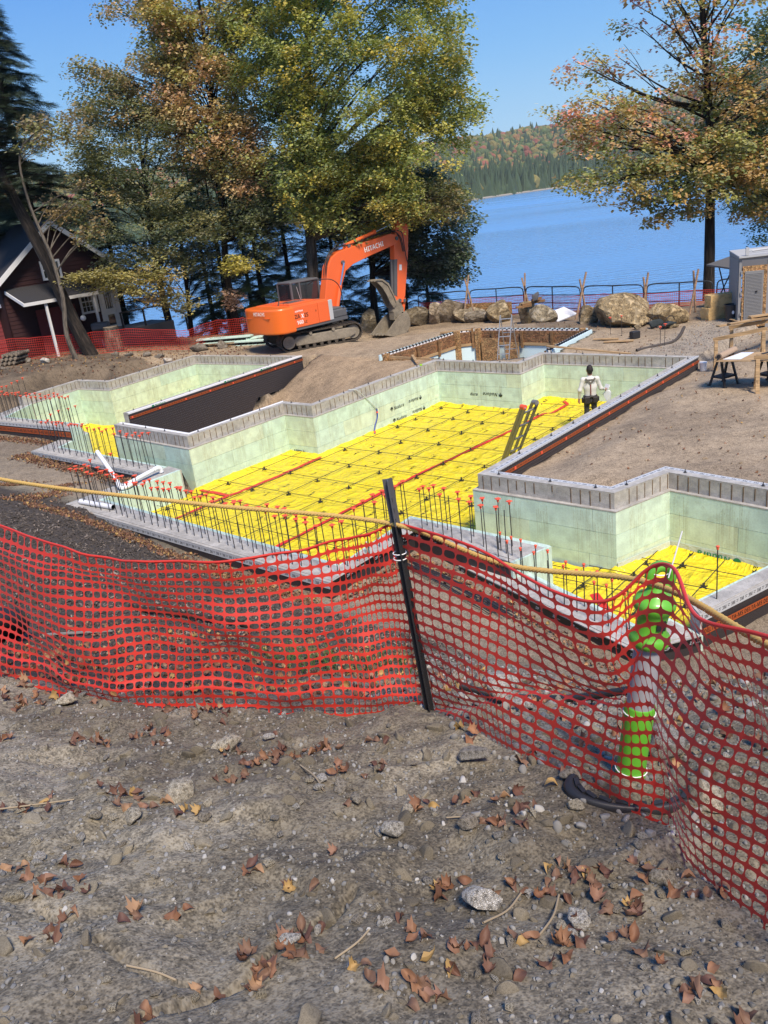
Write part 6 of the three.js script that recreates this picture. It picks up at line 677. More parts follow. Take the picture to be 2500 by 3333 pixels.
// ---------------------------------------------------------------- red cottage
{
  const H = thing('cottage', 'red gabled cottage, walls coloured darker for tree shade, with white trim and a porch', 'house', V(-13.63, 1.6, -40.5), rad(45)); const y = v => v - 1.6;
  const W = 2.75, EV = y(5.4), AP = y(7.5), D = 7; const wallM = M.houseRedShaded;
  part('wall', plate([[-W, 0], [W, 0], [W, EV], [0, AP], [-W, EV]], .12).translate(0, 0, -.06), wallM, H); part('wall', bx(.12, EV, D, -W + .06, EV / 2, -D / 2), wallM, H); part('wall', bx(.12, EV, D, W - .06, EV / 2, -D / 2), wallM, H); part('wall', plate([[-W, 0], [W, 0], [W, EV], [0, AP], [-W, EV]], .12).translate(0, 0, -D), wallM, H);
  for (let k = 0; k < 26; k++) { const yy = .1 + k * .18; const half = yy < EV ? W : W * (AP - yy) / (AP - EV) - .12; if (half < .2) break; part('siding_board', bx(half * 2 - .04, .155, .022, 0, yy, .012, -.09), wallM, H); }
  const sl = Math.hypot(W + .35, (AP - EV) * (W + .35) / W), an = Math.atan2(AP - EV, W); for (const s of [-1, 1]) { const rf = part('roof', bx(sl + .05, .1, D + .7, s * (W + .35) / 2, AP - (AP - EV) * (W + .35) / W / 2 + .1, -D / 2 + .1, 0, 0, -s * an), M.roof, H); part('rake_board', bx(sl + .02, .2, .05, s * (W + .35) / 2, AP - (AP - EV) * (W + .35) / W / 2 + .03, .47, 0, 0, -s * an), M.trim, rf); }
  const win = (x0, x1, y0, y1, nx, ny) => { const w = part('window', bx(x1 - x0, y1 - y0, .02, (x0 + x1) / 2, (y0 + y1) / 2, .035), M.glass, H), f = .1; for (const g of [bx(x1 - x0 + 2 * f, f, .05, (x0 + x1) / 2, y1 + f / 2, .05), bx(x1 - x0 + 2 * f, f, .07, (x0 + x1) / 2, y0 - f / 2, .05), bx(f, y1 - y0, .05, x0 - f / 2, (y0 + y1) / 2, .05), bx(f, y1 - y0, .05, x1 + f / 2, (y0 + y1) / 2, .05)]) part('frame', g, M.trim, w); for (let i = 1; i < nx; i++) part('muntin', bx(.022, y1 - y0, .02, lerp(x0, x1, i / nx), (y0 + y1) / 2, .055), M.trim, w); for (let j = 1; j < ny; j++) part('muntin', bx(x1 - x0, j * 2 === ny ? .045 : .022, .022, (x0 + x1) / 2, lerp(y0, y1, j / ny), .055), M.trim, w); return w; };
  win(.84, 1.56, y(3.42), y(4.32), 4, 4); win(-.64, .12, y(5.2), y(5.85), 2, 2);
  const dr = part('door', bx(.66, 1.86, .05, 2.2, y(3.38), .04), M.trim, H); part('pane', bx(.36, .8, .02, 2.2, y(3.78), .075), M.glass, dr); part('pane', bx(.36, .5, .02, 2.2, y(2.85), .075), M.glass, dr); for (const x of [1.8, 2.6]) part('casing', bx(.12, 2.02, .06, x, y(3.42), .04), M.trim, dr); part('casing', bx(.92, .12, .06, 2.2, y(4.4), .045), M.trim, dr); for (const x of [2.08, 2.2, 2.32]) part('muntin', bx(.02, .8, .02, x, y(3.78), .09), M.trim, dr);
  part('corner_board', bx(.12, EV, .05, W - .03, EV / 2, .03), M.trim, H);
  part('porch_roof', prism([V(-2.6, y(4.9), .03), V(1.0, y(4.9), .03), V(.9, y(4.32), 1.6), V(-2.6, y(4.32), 1.6)], [V(-2.6, y(4.98), .03), V(1.0, y(4.98), .03), V(.9, y(4.4), 1.6), V(-2.6, y(4.4), 1.6)]), M.roof, H); part('porch_fascia', bx(3.6, .14, .05, -.85, y(4.3), 1.62), M.trim, H); part('porch_fascia', beam(V(-2.62, y(4.85), .05), V(-2.62, y(4.3), 1.62), .05, .14), M.trim, H); for (const x of [-1.6, .72]) part('porch_post', bx(.1, y(4.25), .1, x, y(4.25) / 2, 1.5), M.trim, H); part('porch_wall', bx(1.9, 2.3, .08, -.6, 1.15, .25), mat(.13, .022, .024, .8), H);
  part('terrace', bx(3.4, .9, 2.0, 2.6, .42, 1.1), M.exGrey, H); for (const x of [1.6, 2.8, 4.0]) part('baluster', bx(.07, .8, .07, x, 1.25, 2.0), M.black, H); part('handrail', bx(2.5, .06, .08, 2.8, 1.66, 2.0), M.black, H); part('handrail', beam(V(4.0, 1.66, 2), V(5.1, 1.0, 2), .07, .06), M.black, H); part('baluster', bx(.07, .8, .07, 5.1, .6, 2.0), M.black, H);
  // low annex
  const A = thing('annex', 'bright red low annex with a white framed window beside the cottage', 'building', V(-17.6, 1.7, -38.6), rad(25)); part('wall', bx(4, 2.6, .1, 0, 1.3, 0), mat(.16, .022, .024, .8), A); part('wall', bx(.1, 2.6, 3, 1.95, 1.3, -1.5), mat(.16, .022, .024, .8), A); for (let k = 0; k < 14; k++) part('siding_board', bx(4, .155, .02, 0, .1 + k * .18, .055, -.09), mat(.16, .022, .024, .8), A); part('roof', bx(4.6, .12, 3.6, 0, 2.72, -1.3, .1), M.roof, A); part('fascia', bx(4.6, .16, .05, 0, 2.6, .5), M.trim, A); const w = part('window', bx(.02, 1.2, .7, 2.01, 1.5, -.7), M.glass, A); for (const g of [bx(.05, .1, .9, 2.03, 2.15, -.7), bx(.05, .1, .9, 2.03, .85, -.7), bx(.05, 1.3, .1, 2.03, 1.5, -.3), bx(.05, 1.3, .1, 2.03, 1.5, -1.1), bx(.04, .05, .7, 2.03, 1.5, -.7)]) part('frame', g, M.trim, w);
}
// ---------------------------------------------------------------- worker on the yellow floor, seen from behind
{
  const HUM = thing('person', 'worker in white long sleeved shirt and tool belt, standing on the yellow floor', 'person', P(21.2, -10.62, .03)); HUM.rotation.y = Math.PI - .12; HUM.scale.setScalar(1.02);
  // local frame: facing +z, +x is the person's left
  const bones = (list, k, n, lo, hi) => { // smooth union of tapered capsules, meshed by marching cubes
    const mc = new MarchingCubes(n, M.shirt, false, false, 400000), size = V().subVectors(hi, lo), s = Math.max(size.x, size.y, size.z), c = lo.clone().add(hi).multiplyScalar(.5); mc.isolation = 0; mc.reset();
    for (let iz = 0; iz < n; iz++) for (let iy = 0; iy < n; iy++) for (let ix = 0; ix < n; ix++) { const p = V((ix - n / 2) / (n / 2) * s / 2 + c.x, (iy - n / 2) / (n / 2) * s / 2 + c.y, (iz - n / 2) / (n / 2) * s / 2 + c.z); let d = 9; for (const [a, b, r0, r1, sx = 1, sz = 1] of list) { const e = p.clone().sub(a), ab = b.clone().sub(a); e.x /= sx; e.z /= sz; const q = V(ab.x / sx, ab.y, ab.z / sz), t = clamp(e.dot(q) / Math.max(1e-6, q.lengthSq())); const dd = e.addScaledVector(q, -t).length() - lerp(r0, r1, t); const h = clamp(.5 + .5 * (d - dd) / k); d = lerp(d, dd, h) - k * h * (1 - h); } mc.field[ix + iy * n + iz * n * n] = -d; }
    mc.update(); const cnt = mc.count, g = new THREE.BufferGeometry(); const pos = new Float32Array(mc.positionArray.slice(0, cnt * 3)), nor = new Float32Array(mc.normalArray.slice(0, cnt * 3)); for (let i = 0; i < cnt; i++) { pos[i * 3] = pos[i * 3] * s / 2 + c.x; pos[i * 3 + 1] = pos[i * 3 + 1] * s / 2 + c.y; pos[i * 3 + 2] = pos[i * 3 + 2] * s / 2 + c.z; } g.setAttribute('position', new THREE.BufferAttribute(pos, 3)); g.setAttribute('normal', new THREE.BufferAttribute(nor, 3)); return g; };
  const handR = [ // hangs beside the thigh (person's left is +x)
    ];
  const hand = (w, dir, side, out) => { const L = [], pm = w.clone().addScaledVector(dir, .09); L.push([w, pm, .026, .034]); for (let f = 0; f < 4; f++) { const b = pm.clone().addScaledVector(side, (f - 1.5) * .019), k = b.clone().addScaledVector(dir, [.034, .042, .04, .03][f]).addScaledVector(out, .006), e = k.clone().addScaledVector(dir, .026).addScaledVector(out, .018); L.push([b, k, .0095, .009], [k, e, .009, .0075]); } const th = w.clone().addScaledVector(dir, .035).addScaledVector(side, -.03); L.push([th, th.clone().addScaledVector(dir, .035).addScaledVector(side, -.018).addScaledVector(out, .01), .0115, .0105], [th.clone().addScaledVector(dir, .035).addScaledVector(side, -.018).addScaledVector(out, .01), th.clone().addScaledVector(dir, .062).addScaledVector(side, -.02).addScaledVector(out, .02), .0105, .008]); return L; };
  const shL = V(.19, 1.43, -.01), shR = V(-.19, 1.43, -.01), elL = V(.285, 1.15, -.05), wrL = V(.3, .9, .03), elR = V(-.29, 1.15, .0), wrR = V(-.42, 1.06, .2);
  const skin = part('body', join([bones([[V(0, 1.6, .005), V(0, 1.7, .01), .078, .092, .88, 1.0], [V(0, 1.47, -.01), V(0, 1.6, .005), .052, .056]], .02, 44, V(-.16, 1.4, -.16), V(.16, 1.84, .16)), bones([[elL.clone().lerp(wrL, .85), wrL, .034, .028], ...hand(wrL, V(.02, -1, .1).normalize(), V(0, 0, -1), V(-1, 0, 0))], .012, 46, V(.18, .64, -.14), V(.42, .95, .16)), bones([[elR.clone().lerp(wrR, .85), wrR, .034, .028], ...hand(wrR, V(-.45, -.15, .85).normalize(), V(.3, .9, .1).normalize(), V(.8, 0, .5).normalize())], .012, 46, V(-.66, .92, .08), V(-.36, 1.2, .44)), new THREE.SphereGeometry(.02, 8, 6).scale(.5, 1.3, .8).translate(.083, 1.66, .0), new THREE.SphereGeometry(.02, 8, 6).scale(.5, 1.3, .8).translate(-.083, 1.66, .0), new THREE.ConeGeometry(.014, .04, 6).rotateX(1.2).translate(0, 1.66, .105)]), M.skin, HUM);
  part('hair', bones([[V(0, 1.69, -.012), V(0, 1.735, -.006), .096, .088, .92, 1.04], [V(0, 1.62, -.05), V(0, 1.7, -.03), .05, .07, 1.15, .9]], .03, 40, V(-.15, 1.54, -.16), V(.15, 1.88, .14)), M.hair, HUM);
  const sh = part('shirt', bones([[V(0, .98, 0), V(0, 1.2, -.005), .125, .135, 1.28, .8], [V(0, 1.2, -.005), V(0, 1.38, -.01), .132, .12, 1.25, .8], [shL, shR, .06, .06], [V(0, 1.42, -.01), V(0, 1.52, -.005), .07, .055], [shL, elL, .06, .05], [elL, elL.clone().lerp(wrL, .9), .05, .036], [shR, elR, .06, .05], [elR, elR.clone().lerp(wrR, .88), .05, .036]], .045, 72, V(-.56, .78, -.4), V(.48, 1.6, .4)), M.shirt, HUM);
  part('trousers', bones([[V(0, .86, 0), V(0, .98, 0), .125, .12, 1.25, .85], [V(.09, .86, 0), V(.11, .47, .02), .092, .062], [V(.11, .47, .02), V(.11, .09, -.02), .062, .05], [V(-.09, .86, 0), V(-.11, .47, .03), .092, .062], [V(-.11, .47, .03), V(-.11, .09, .0), .062, .05]], .03, 64, V(-.5, 0, -.5), V(.5, 1.06, .5)), M.jeans, HUM);
  for (const x of [.11, -.11]) part('boot', rbx(.1, .1, .27, .04, x, .05, .05), M.leather, HUM);
  const br = (a, b, w = .045) => beam(a, b, w, .012, V(0, 0, 1)); part('suspenders', join([br(V(.13, 1.47, -.09), V(.0, 1.33, -.128)), br(V(-.13, 1.47, -.09), V(.0, 1.33, -.128)), br(V(.0, 1.34, -.13), V(0, .98, -.118), .03), bx(.24, .03, .02, 0, 1.43, -.108)]), M.strap, HUM); part('red_strap', br(V(0, 1.3, -.137), V(0, 1.02, -.127), .014), mat(.35, .06, .05, .8), HUM);
  part('tool_belt', join([new THREE.TorusGeometry(.155, .028, 8, 24).rotateX(1.57).scale(1.08, 1.1, .82).translate(0, .96, 0), rbx(.16, .2, .09, .03, .1, .87, -.12), rbx(.14, .18, .09, .03, -.12, .87, -.1), rbx(.1, .16, .08, .03, .19, .86, -.02), rbx(.1, .15, .08, .03, -.19, .87, .0)]), M.leather, HUM);
  const BK = canvasTex(256, 64, (g, w, h) => { g.clearRect(0, 0, w, h); g.fillStyle = '#1d1f22'; g.font = 'bold 56px sans-serif'; g.fillText('M', 10, 52); g.fillText('LY', 165, 52); }); decal(.3, .075, BK, sh, V(0, 1.365, -.121), new THREE.Quaternion().setFromEuler(new THREE.Euler(0, Math.PI, 0)));
  const bag = thing('plastic_bag', 'clear white plastic bag held in the worker\'s hand', 'bag', P(21.2, -10.62, .03)); bag.rotation.y = Math.PI - .12; bag.scale.setScalar(1.02); part('bag', rock(88, .3, .44, .22, 3, .2).translate(-.52, .8, .3), phys(.8, .82, .84, .4, { transmission: .45, thickness: 0 }), bag); part('paper', bx(.02, .12, .2, -.52, 1.1, .36, 0, .4, .5), M.white, bag);
}
// ---------------------------------------------------------------- stones, leaves and litter on the near ground
const STONES = [[-1.97, -4.29, .164], [-.93, -3.58, .173], [-.73, -3.64, .075], [-1.94, -4.43, .061], [-1.02, -3.01, .164], [-1.15, -2.77, .104], [-1.33, -2.67, .061], [-1.42, -2.51, .059], [-1.47, -2.54, .04], [-.86, -2.74, .071], [-.89, -2.55, .048], [-.44, -1.93, .075], [-.51, -2.01, .049], [-.5, -2.79, .046], [-.26, -2.83, .082], [-.33, -2.97, .106], [-.41, -3.05, .065], [-.17, -2.62, .058], [-.89, -2.29, .045], [-.56, -2.38, .054], [-.61, -2.03, .033], [-.89, -1.69, .038], [-1.6, -2.63, .036], [-.88, -2.9, .063], [-1.64, -2.88, .044], [-.36, -2, .04], [-.24, -2.03, .049], [-1.23, -2.78, .047], [-1.38, -2.22, .083], [-1.5, -2.9, .044], [-1.3, -2.78, .063], [-.68, -3.41, .053], [-.47, -3.05, .054], [-.42, -2.97, .053], [-.8, -2.34, .027],
  [.28, -3.16, .156], [-.11, -2.6, .111], [.17, -2.56, .11], [.4, -2.74, .061], [.6, -2.64, .08], [.17, -2.09, .158], [.44, -1.95, .097], [.39, -1.94, .048], [0, -2.28, .048], [.22, -1.87, .051], [.77, -2.14, .106], [.78, -2.27, .046], [-.15, -1.99, .048], [-.05, -2.75, .07], [.43, -2.58, .044], [.74, -2.06, .039], [.47, -2.04, .05], [.32, -1.73, .026], [.07, -1.75, .03], [.88, -1.89, .05], [.59, -1.92, .041], [.09, -1.55, .07], [.4, -1.87, .055], [.33, -2.15, .047], [.65, -2.87, .116], [1.13, -2.64, .177], [.8, -2.41, .048], [.28, -2.46, .056], [-.1, -2.23, .039], [.71, -1.78, .044], [.15, -1.73, .03], [.52, -1.83, .047], [.56, -1.7, .027], [.53, -2.44, .047], [.66, -1.57, .037]];
{
  const tones = [[.38, .35, .3], [.5, .49, .47], [.32, .31, .3], [.54, .5, .42], [.42, .38, .3], [.6, .59, .58], [.35, .32, .28]].map(c => mat(c[0], c[1], c[2], .9, { map: rep(T.rock, 5), bumpMap: rep(T.rock, 6), bumpScale: .004 })), words = ['brownish', 'pale grey', 'dark grey', 'buff', 'tan', 'whitish', 'brown grey'];
  const names = { 0: 'flat brownish stone under the net hem', 1: 'largest rounded stone beside a drift of dry leaves', 4: 'half buried flat stone in the bare dirt', 35: 'smooth oval buff stone below the black post', 40: 'big tilted slab stone with leaves at its side', 41: 'long smooth stone with leaves at one end', 60: 'long pale stone behind the net by the green post', 45: 'smooth brown stone under curled leaves by the net' };
  const r = RNG(900), geos = []; for (let k = 0; k < 10; k++) geos.push(meter(toCreasedNormals(rock(500 + k * 3, 1, rr(r, .5, .8), rr(r, .65, .95), 3, k < 4 ? .06 : .12), k < 4 ? 1.2 : .5)));
  const put = (x, z, w, i, label, group) => { const k = Math.floor(r() * 10), c = Math.floor(r() * 7), o = new THREE.Mesh(geos[k], tones[c]); o.name = numbered('stone'); scene.add(o); o.scale.setScalar(w); o.position.set(x, gy(x, z) + w * rr(r, .12, .3), z); o.rotation.set(rr(r, -.3, .3), r() * 6.28, rr(r, -.3, .3)); o.castShadow = o.receiveShadow = true; tag(o, label || `${words[c]} fist sized stone lying in the bare dirt`, 'stone', group || (label ? undefined : words[c] + ' stones in the dirt')); };
  STONES.forEach(([x, z, w], i) => put(x, z, w * 1.05, i, names[i]));
  for (let k = 0; k < 225; k++) { const x = rr(r, -2.2, 1.6), z = rr(r, -4.6, -1.3); const c = Math.floor(r() * 7); put(x, z, rr(r, .018, .05), k, 'small loose pebble in the bare dirt before the net', 'small pebbles in the dirt'); }
  for (let k = 0; k < 70; k++) { const x = rr(r, .35, 3.2), z = rr(r, -6.5, -2.2); if (x < 1.0 && z > -3.4) continue; put(x, z, rr(r, .05, .2) * (r() < .2 ? 1.6 : 1), k, 'rough stone on the slope behind the net', 'rough stones behind the net'); }
  // gravel as a mass
  const peb = meter(rock(777, 1, .7, .85, 1, .12)), im = new THREE.InstancedMesh(peb, mat(1, 1, 1, .92), 22000), q = new THREE.Matrix4(), c = new THREE.Color(); let n = 0; const P1 = V(), S1 = V();
  while (n < 22000) { let x, z, s; const f = r(); if (f < .62) { x = rr(r, -3, 2); z = -1.15 - 3.6 * r(); s = .003 + .013 * Math.pow(r(), 2.2); if (fbm(x * 1.7, z * 1.7, 2, 44) < -.12 && r() < .8) continue; } else if (f < .92) { x = rr(r, .2, 5); z = rr(r, -9.5, -2.4); s = .006 + .035 * Math.pow(r(), 3); } else { const u = rr(r, 24.6, 34), v = -9.8 + rr(r, -1.7, 1.7) * Math.sqrt(r()); const p = P(u, v); x = p.x; z = p.z; s = rr(r, .01, .028); } E1.set(r() * 3, r() * 6, r() * 3); Q1.setFromEuler(E1); q.compose(P1.set(x, gy(x, z) + s * .15, z), Q1, S1.set(s * 2, s * 1.6, s * 1.8)); im.setMatrixAt(n, q); const g = r() < .06 ? rr(r, .3, .42) : rr(r, .1, .26), w = rr(r, .8, 1); c.setRGB(g, g * lerp(.88, 1, w - .1), g * lerp(.7, .98, w - .1)); im.setColorAt(n, c); n++; }
  im.name = 'gravel'; im.castShadow = im.receiveShadow = true; im.userData = { kind: 'stuff', label: 'fine gravel and grit scattered through the dirt', category: 'gravel' }; scene.add(im);
  // clods of dirt
  const cl = new THREE.InstancedMesh(meter(rock(778, 1, .6, .9, 2, .3)), mat(1, 1, 1, .98, { map: rep(T.soil, 3) }), 1500); for (let k = 0; k < 1500; k++) { const far = r() < .3; const x = far ? rr(r, 4, 14) : rr(r, -3, 2.4), z = far ? rr(r, -34, -14) : rr(r, -5, -1.2), s = far ? rr(r, .02, .07) : .012 + .05 * Math.pow(r(), 3); E1.set(r() * 3, r() * 6, r() * 3); Q1.setFromEuler(E1); q.compose(P1.set(x, gy(x, z), z), Q1, S1.set(s * 2, s * 1.5, s * 2)); cl.setMatrixAt(k, q); const sc = soilColor(x, z), v = rr(r, .8, 1.15); c.setRGB(sc[0] * v, sc[1] * v, sc[2] * v); cl.setColorAt(k, c); } cl.name = 'dirt_clods'; cl.castShadow = cl.receiveShadow = true; cl.userData = { kind: 'stuff', label: 'crumbled dirt clods strewn over the ground', category: 'dirt' }; scene.add(cl);
}
// dry leaves: curled blades with lobes
const LEAFG = [];
{
  const maple = [[0, 0], [.1, .06], [.34, .02], [.28, .2], [.5, .3], [.36, .42], [.4, .62], [.2, .58], [.12, .8], [0, 1.0]], beech = [[0, 0], [.12, .1], [.22, .3], [.25, .5], [.19, .75], [.08, .92], [0, 1.05]];
  const mk = (outl, curl, fold, twist, sd) => { const pts = [...outl, ...outl.slice(1, -1).reverse().map(([x, y]) => [-x, y])], pos = [], n = 7; const bend = (x, y) => { const s = .92, f = Math.abs(x), cy = y - .5; let Y = fold * f * f * 2.2 + curl * cy * cy * 1.6 + .13 * n2(x * 6 + sd, y * 6, sd); const a = twist * cy; return V(x * Math.cos(a) * s, Y + x * Math.sin(a), (y - .5) * (1 - .25 * Math.abs(curl))); }; const mid = [...Array(n)].map((_, i) => i / (n - 1));
    for (let i = 0; i < pts.length; i++) { const a = pts[i], b = pts[(i + 1) % pts.length]; const ca = [0, clamp(a[1], .05, .95)], cb = [0, clamp(b[1], .05, .95)], h = (p, q) => [(p[0] + q[0]) / 2, (p[1] + q[1]) / 2]; const ma = h(a, ca), mb = h(b, cb); for (const tr of [[a, b, mb], [a, mb, ma], [ma, mb, cb], [ma, cb, ca]]) for (const p of tr) { const v = bend(p[0], p[1]); pos.push(v.x, v.y, v.z); } }
    let g = new THREE.BufferGeometry(); g.setAttribute('position', new THREE.Float32BufferAttribute(pos, 3)); g = mergeVertices(g, 1e-3); g.computeVertexNormals(); return meter(g); };
  for (const [o, c, f, t, s] of [[maple, .6, 1.0, .7, 1], [maple, .9, -1.0, -.9, 2], [maple, -.8, 1.3, 1.0, 3], [beech, .6, 1.8, .7, 4], [beech, -.9, 1.3, -1.0, 5], [maple, -1.1, .7, .5, 6], [beech, -.5, 2.0, 1.3, 7]]) LEAFG.push(mk(o, c, f, t, s));
}
{
  const cols = [[.17, .078, .04], [.21, .105, .055], [.12, .056, .034], [.28, .165, .09], [.095, .043, .031], [.21, .11, .07], [.33, .21, .075], [.145, .08, .05]], names = ['rusty', 'tan', 'dark brown', 'pale tan', 'maroon', 'pinkish brown', 'yellow', 'dull brown'], LM = cols.map(c => phys(...c, .7, { map: rep(T.fine, 2) })); LM.forEach(m => m.map = null);
  const CL = [[-1.36, -2.38, 6], [-1.25, -2.29, 6], [-1.29, -2.96, 7], [-1.15, -2.9, 5], [-.57, -3.41, 14], [-.72, -3.25, 7], [-1.63, -3.73, 7], [-1.38, -3.82, 7], [-1.09, -3.99, 9], [-.36, -1.96, 9], [-.53, -1.9, 6], [-.48, -1.82, 3], [-.58, -1.81, 4], [-.66, -1.79, 2], [-.8, -3.14, 6], [-.17, -1.78, 4], [-.81, -2.13, 2], [-1.63, -2.93, 5], [-1.28, -4.16, 5], [-.31, -3.18, 4], [-.46, -3.43, 6], [-1.7, -3.64, 3], [-1.27, -3.64, 2], [-.92, -2.76, 3], [-.95, -2.06, 3], [-1.21, -1.99, 2], [-1.15, -1.99, 1], [-1.15, -2.14, 3], [-1.49, -2.46, 3], [-2.08, -3.73, 3], [-.78, -1.65, 2], [-.81, -1.69, 2], [-.44, -2.24, 3], [-.62, -2.38, 2], [-.69, -2.35, 1], [-.17, -3.42, 3], [-.22, -3.14, 4], [-.32, -2.47, 1], [-1.82, -4.42, 3], [-2.3, -4.45, 5], [-2.06, -4.25, 2], [-.9, -3.52, 5], [-.3, -2.8, 1], [-.66, -3.73, 1],
    [-.09, -1.73, 6], [-.01, -1.82, 6], [.14, -1.79, 7], [-.05, -1.67, 3], [.34, -2.56, 9], [.07, -2.18, 8], [.41, -2.21, 8], [.48, -2.16, 7], [.62, -2.15, 6], [.67, -2.22, 6], [.49, -1.87, 6], [.86, -2.1, 7], [.09, -2.82, 5], [.26, -2.8, 5], [.72, -1.59, 6], [.69, -1.54, 5], [.62, -1.75, 2], [.26, -1.83, 4], [.33, -1.81, 2], [.64, -2, 3], [.58, -1.99, 3], [.25, -2.17, 2], [-.09, -2, 3], [-.03, -2.1, 2], [.5, -2.7, 3], [.66, -2.75, 4], [.79, -2.72, 3], [.87, -1.71, 3], [.81, -1.61, 3], [.87, -1.93, 2], [.85, -2.25, 2], [.55, -2.31, 2], [.27, -1.95, 2], [.13, -2.33, 4], [-.05, -2.69, 2], [.11, -3.49, 2], [.77, -1.96, 2], [-.04, -2.23, 3], [-.13, -2.19, 2]];
  const r = RNG(1200); let made = 0;
  for (const [cx, cz, n] of CL) for (let k = 0; k < n && made < 300; k++) { const sp = n > 3 ? .075 : .045, a = r() * 6.28, R = sp * Math.sqrt(r()) * (1 + n * .05), x = cx + R * Math.cos(a) * 1.3, z = cz + R * Math.sin(a), ci = [0, 1, 2, 3, 4, 5, 7, 0, 1, 2, 4, 5, 7, 7, 2, 6][Math.floor(r() * 16)], o = new THREE.Mesh(LEAFG[Math.floor(r() * 7)], LM[ci]); o.name = numbered('dry_leaf'); const s = rr(r, .042, .074); o.scale.setScalar(s); o.position.set(x, gy(x, z) + .012 + (k > 3 ? .014 * r() : 0), z); o.rotation.set(rr(r, -.4, .4) + .1, r() * 6.28, rr(r, -.4, .4)); o.castShadow = o.receiveShadow = true; tag(o, n > 4 ? `curled ${names[ci]} dry leaf in a drift of leaves on the dirt` : `${names[ci]} dry leaf lying on open dirt`, 'leaf', n > 4 ? names[ci] + ' leaves in drifts' : 'single ' + names[ci] + ' leaves'); scene.add(o); made++; }
  // leaf litter further off: drifts along the stem walls, on the bank and under the trees
  const spots = []; const drift = (pts, w, n, s0 = .07) => { for (let k = 0; k < n; k++) { const i = Math.floor(r() * (pts.length - 1)), p = l2(pts[i], pts[i + 1], r()), a = rr(r, -1, 1) * rr(r, 0, 1); const q = P(p[0] + a * w[0], p[1] + a * w[1]); spots.push([q.x, q.z, s0 * rr(r, .8, 1.3)]); } };
  drift([[8.75, -18.9], [8.8, -14], [8.75, -9.6]], [.42, 0], 2600); drift([[9.0, -9.25], [11.3, -9.3]], [0, .3], 260); drift([[11.1, -9.3], [10.9, -8.2]], [.3, 0], 180); drift([[10.8, -8.2], [9.5, -4.4]], [.25, .1], 260); drift([[11.5, -25], [11.45, -18.9]], [.4, 0], 1500); drift([[12.3, -29.4], [12.8, -24.7]], [.35, 0], 900); drift([[8.4, -19.4], [10.6, -20.5]], [.6, .5], 700); drift([[8.2, -24], [10, -22]], [.8, .5], 240); drift([[9.2, -22.5], [10.2, -21.5]], [.4, .4], 220);
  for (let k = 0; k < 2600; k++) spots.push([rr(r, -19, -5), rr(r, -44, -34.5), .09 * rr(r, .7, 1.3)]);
  for (let k = 0; k < 700; k++) spots.push([rr(r, -3.4, .2), rr(r, -8.5, -4.2), .075 * rr(r, .8, 1.2)]); for (let k = 0; k < 320; k++) spots.push([rr(r, .2, 3.4), rr(r, -8, -2.6), .075]); for (let k = 0; k < 700; k++) { const a = r(); spots.push([rr(r, 4, 15), rr(r, -36, -14), .07]); } for (let k = 0; k < 120; k++) { const q = P(rr(r, 10, 24), rr(r, -17, -9.5)); spots.push([q.x, q.z, .06, .06]); }
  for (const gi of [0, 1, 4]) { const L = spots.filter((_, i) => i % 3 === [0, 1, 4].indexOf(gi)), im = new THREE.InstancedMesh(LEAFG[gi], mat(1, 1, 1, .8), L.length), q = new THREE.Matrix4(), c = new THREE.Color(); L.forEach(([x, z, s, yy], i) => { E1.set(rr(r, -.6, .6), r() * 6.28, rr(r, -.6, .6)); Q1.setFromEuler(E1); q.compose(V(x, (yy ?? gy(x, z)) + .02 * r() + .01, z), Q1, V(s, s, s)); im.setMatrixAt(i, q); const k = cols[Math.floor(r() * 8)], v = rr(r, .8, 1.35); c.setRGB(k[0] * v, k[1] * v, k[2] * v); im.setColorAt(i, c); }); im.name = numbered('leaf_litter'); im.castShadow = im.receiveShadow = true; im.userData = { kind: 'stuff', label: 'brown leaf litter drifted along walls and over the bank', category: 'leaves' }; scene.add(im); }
  // mulch on the slope behind the net
  const N = 26000, chip = meter(bx(1, .16, .22)), im = new THREE.InstancedMesh(chip, mat(1, 1, 1, .95), N), q = new THREE.Matrix4(), c = new THREE.Color(); let n = 0, guard = 0; while (n < N && guard++ < 400000) { const t = r(), x = rr(r, -9.5, .9), z = lerp(crestZ(x) + .25, toeZ(x) + .1, Math.pow(r(), .8)); if (z < -17.5 && r() < .6) continue; const m = x + .7 * fbm(x * .5, z * .5, 4, 31) + .25 * (z + 8); if (m > .1 && r() < .9) continue; const s = rr(r, .018, .062) * (z < -9 ? 1.5 : 1); E1.set(rr(r, -.7, .7), r() * 6.28, rr(r, -.7, .7)); Q1.setFromEuler(E1); q.compose(V(x, gy(x, z) + .008, z), Q1, V(s, s, s)); im.setMatrixAt(n, q); const g = r() < .12 ? rr(r, .14, .28) : rr(r, .035, .1); c.setRGB(g, g * .82, g * .68); im.setColorAt(n, c); n++; } im.count = n; im.name = 'bark_mulch'; im.castShadow = im.receiveShadow = true; im.userData = { kind: 'stuff', label: 'dark bark mulch covering the slope behind the net', category: 'mulch' }; scene.add(im);
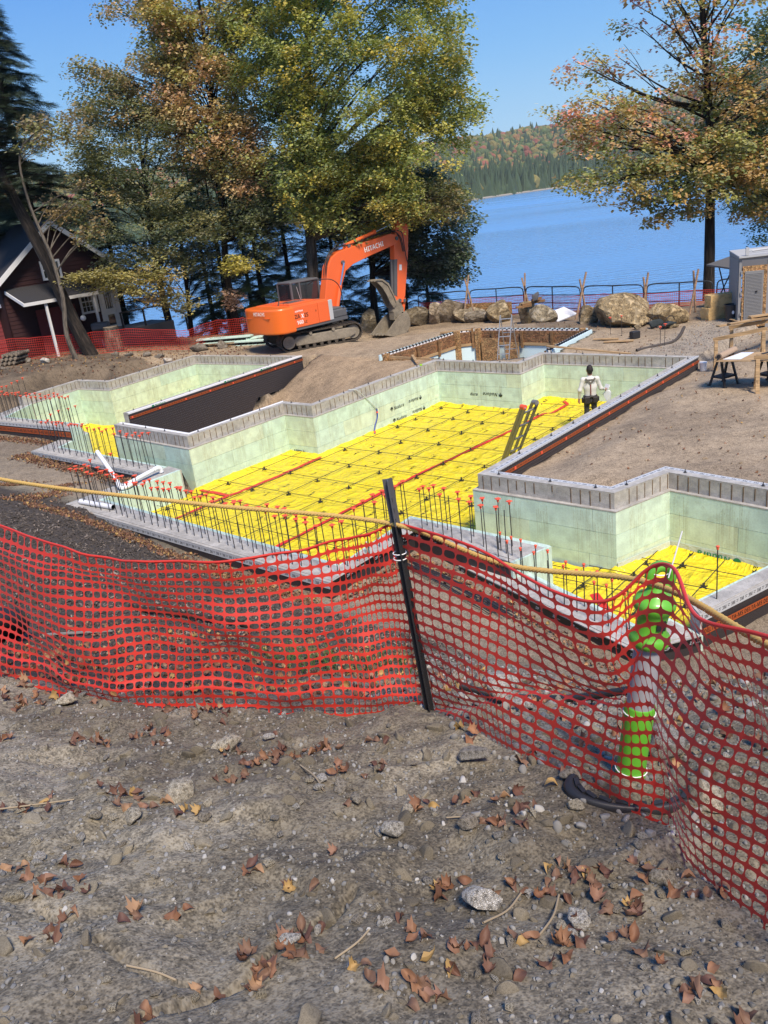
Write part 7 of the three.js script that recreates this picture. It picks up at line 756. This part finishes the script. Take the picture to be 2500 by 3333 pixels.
  // grass tuft and twigs
  const bl = []; for (let k = 0; k < 260; k++) { const a = r() * 6.28, R = .5 * Math.sqrt(r()), x = -.55 + R * Math.cos(a) * 1.5, z = -6.4 + R * Math.sin(a), y = gy(x, z), h = rr(r, .1, .26), d = V(rr(r, -.1, .1), h, rr(r, -.1, .1)); const p = V(x, y, z), w = V(rr(r, -.005, .005), 0, .004); const g = new THREE.BufferGeometry(), m = p.clone().addScaledVector(d, .55), e = p.clone().add(d).add(V(d.x, -.03, d.z)); g.setAttribute('position', new THREE.Float32BufferAttribute([p.clone().sub(w), p.clone().add(w), m.clone().add(w), p.clone().sub(w), m.clone().add(w), m.clone().sub(w), m.clone().sub(w), m.clone().add(w), e].flatMap(v => [v.x, v.y, v.z]), 3)); g.computeVertexNormals(); bl.push(g); } const gr = solo('grass', bl, mat(.05, .1, .02, .8), 'thin green grass tuft on the mulch behind the net', 'grass'); gr.userData.kind = 'stuff';
  const tw = [[-2.0, -2.75, -1.45, -2.95], [-.52, -3.2, -.4, -2.95], [.15, -1.95, .3, -2.15], [.3, -1.88, .42, -2.12], [-.3, -1.85, -.2, -1.95], [.1, -2.65, .2, -2.6], [-.9, -1.85, -.75, -1.8]]; for (const [a, b, c2, d] of tw) solo('twig', tube([V(a, gy(a, b) + .012, b), V((a + c2) / 2 + .015, gy((a + c2) / 2, (b + d) / 2) + .02, (b + d) / 2), V(c2, gy(c2, d) + .012, d)], .004, 10, 5), mat(.3, .24, .16, .9), 'thin dry twig lying on the bare dirt', 'twig', 'twigs on the dirt');
  solo('mulch_branch', tube([V(-3.3, gy(-3.3, -9.5) + .05, -9.5), V(-2.6, gy(-2.6, -9.3) + .06, -9.3), V(-1.8, gy(-1.8, -9.4) + .05, -9.4)], .04, 14, 6), M.barkDark, 'dark fallen branch lying on the mulch slope', 'branch'); solo('grey_lath', beam(V(-3.35, gy(-3.35, -7.2) + .04, -7.2), V(-2.95, gy(-2.95, -7.8) + .04, -7.8), .04, .015), mat(.28, .26, .23, .9), 'short weathered grey lath on the mulch', 'lath');
  { const x = -3.75, z = -7.0; const t = thing('tire', 'black tire half hidden behind the net on the mulch', 'tire', V(x, gy(x, z) + .12, z), .3); t.rotation.x = .9; part('tread', new THREE.TorusGeometry(.26, .1, 10, 28), M.black, t); part('rim', new THREE.CylinderGeometry(.17, .17, .1, 20).rotateX(1.57), M.exGrey, t); }
}
renderer.render(scene, camera);
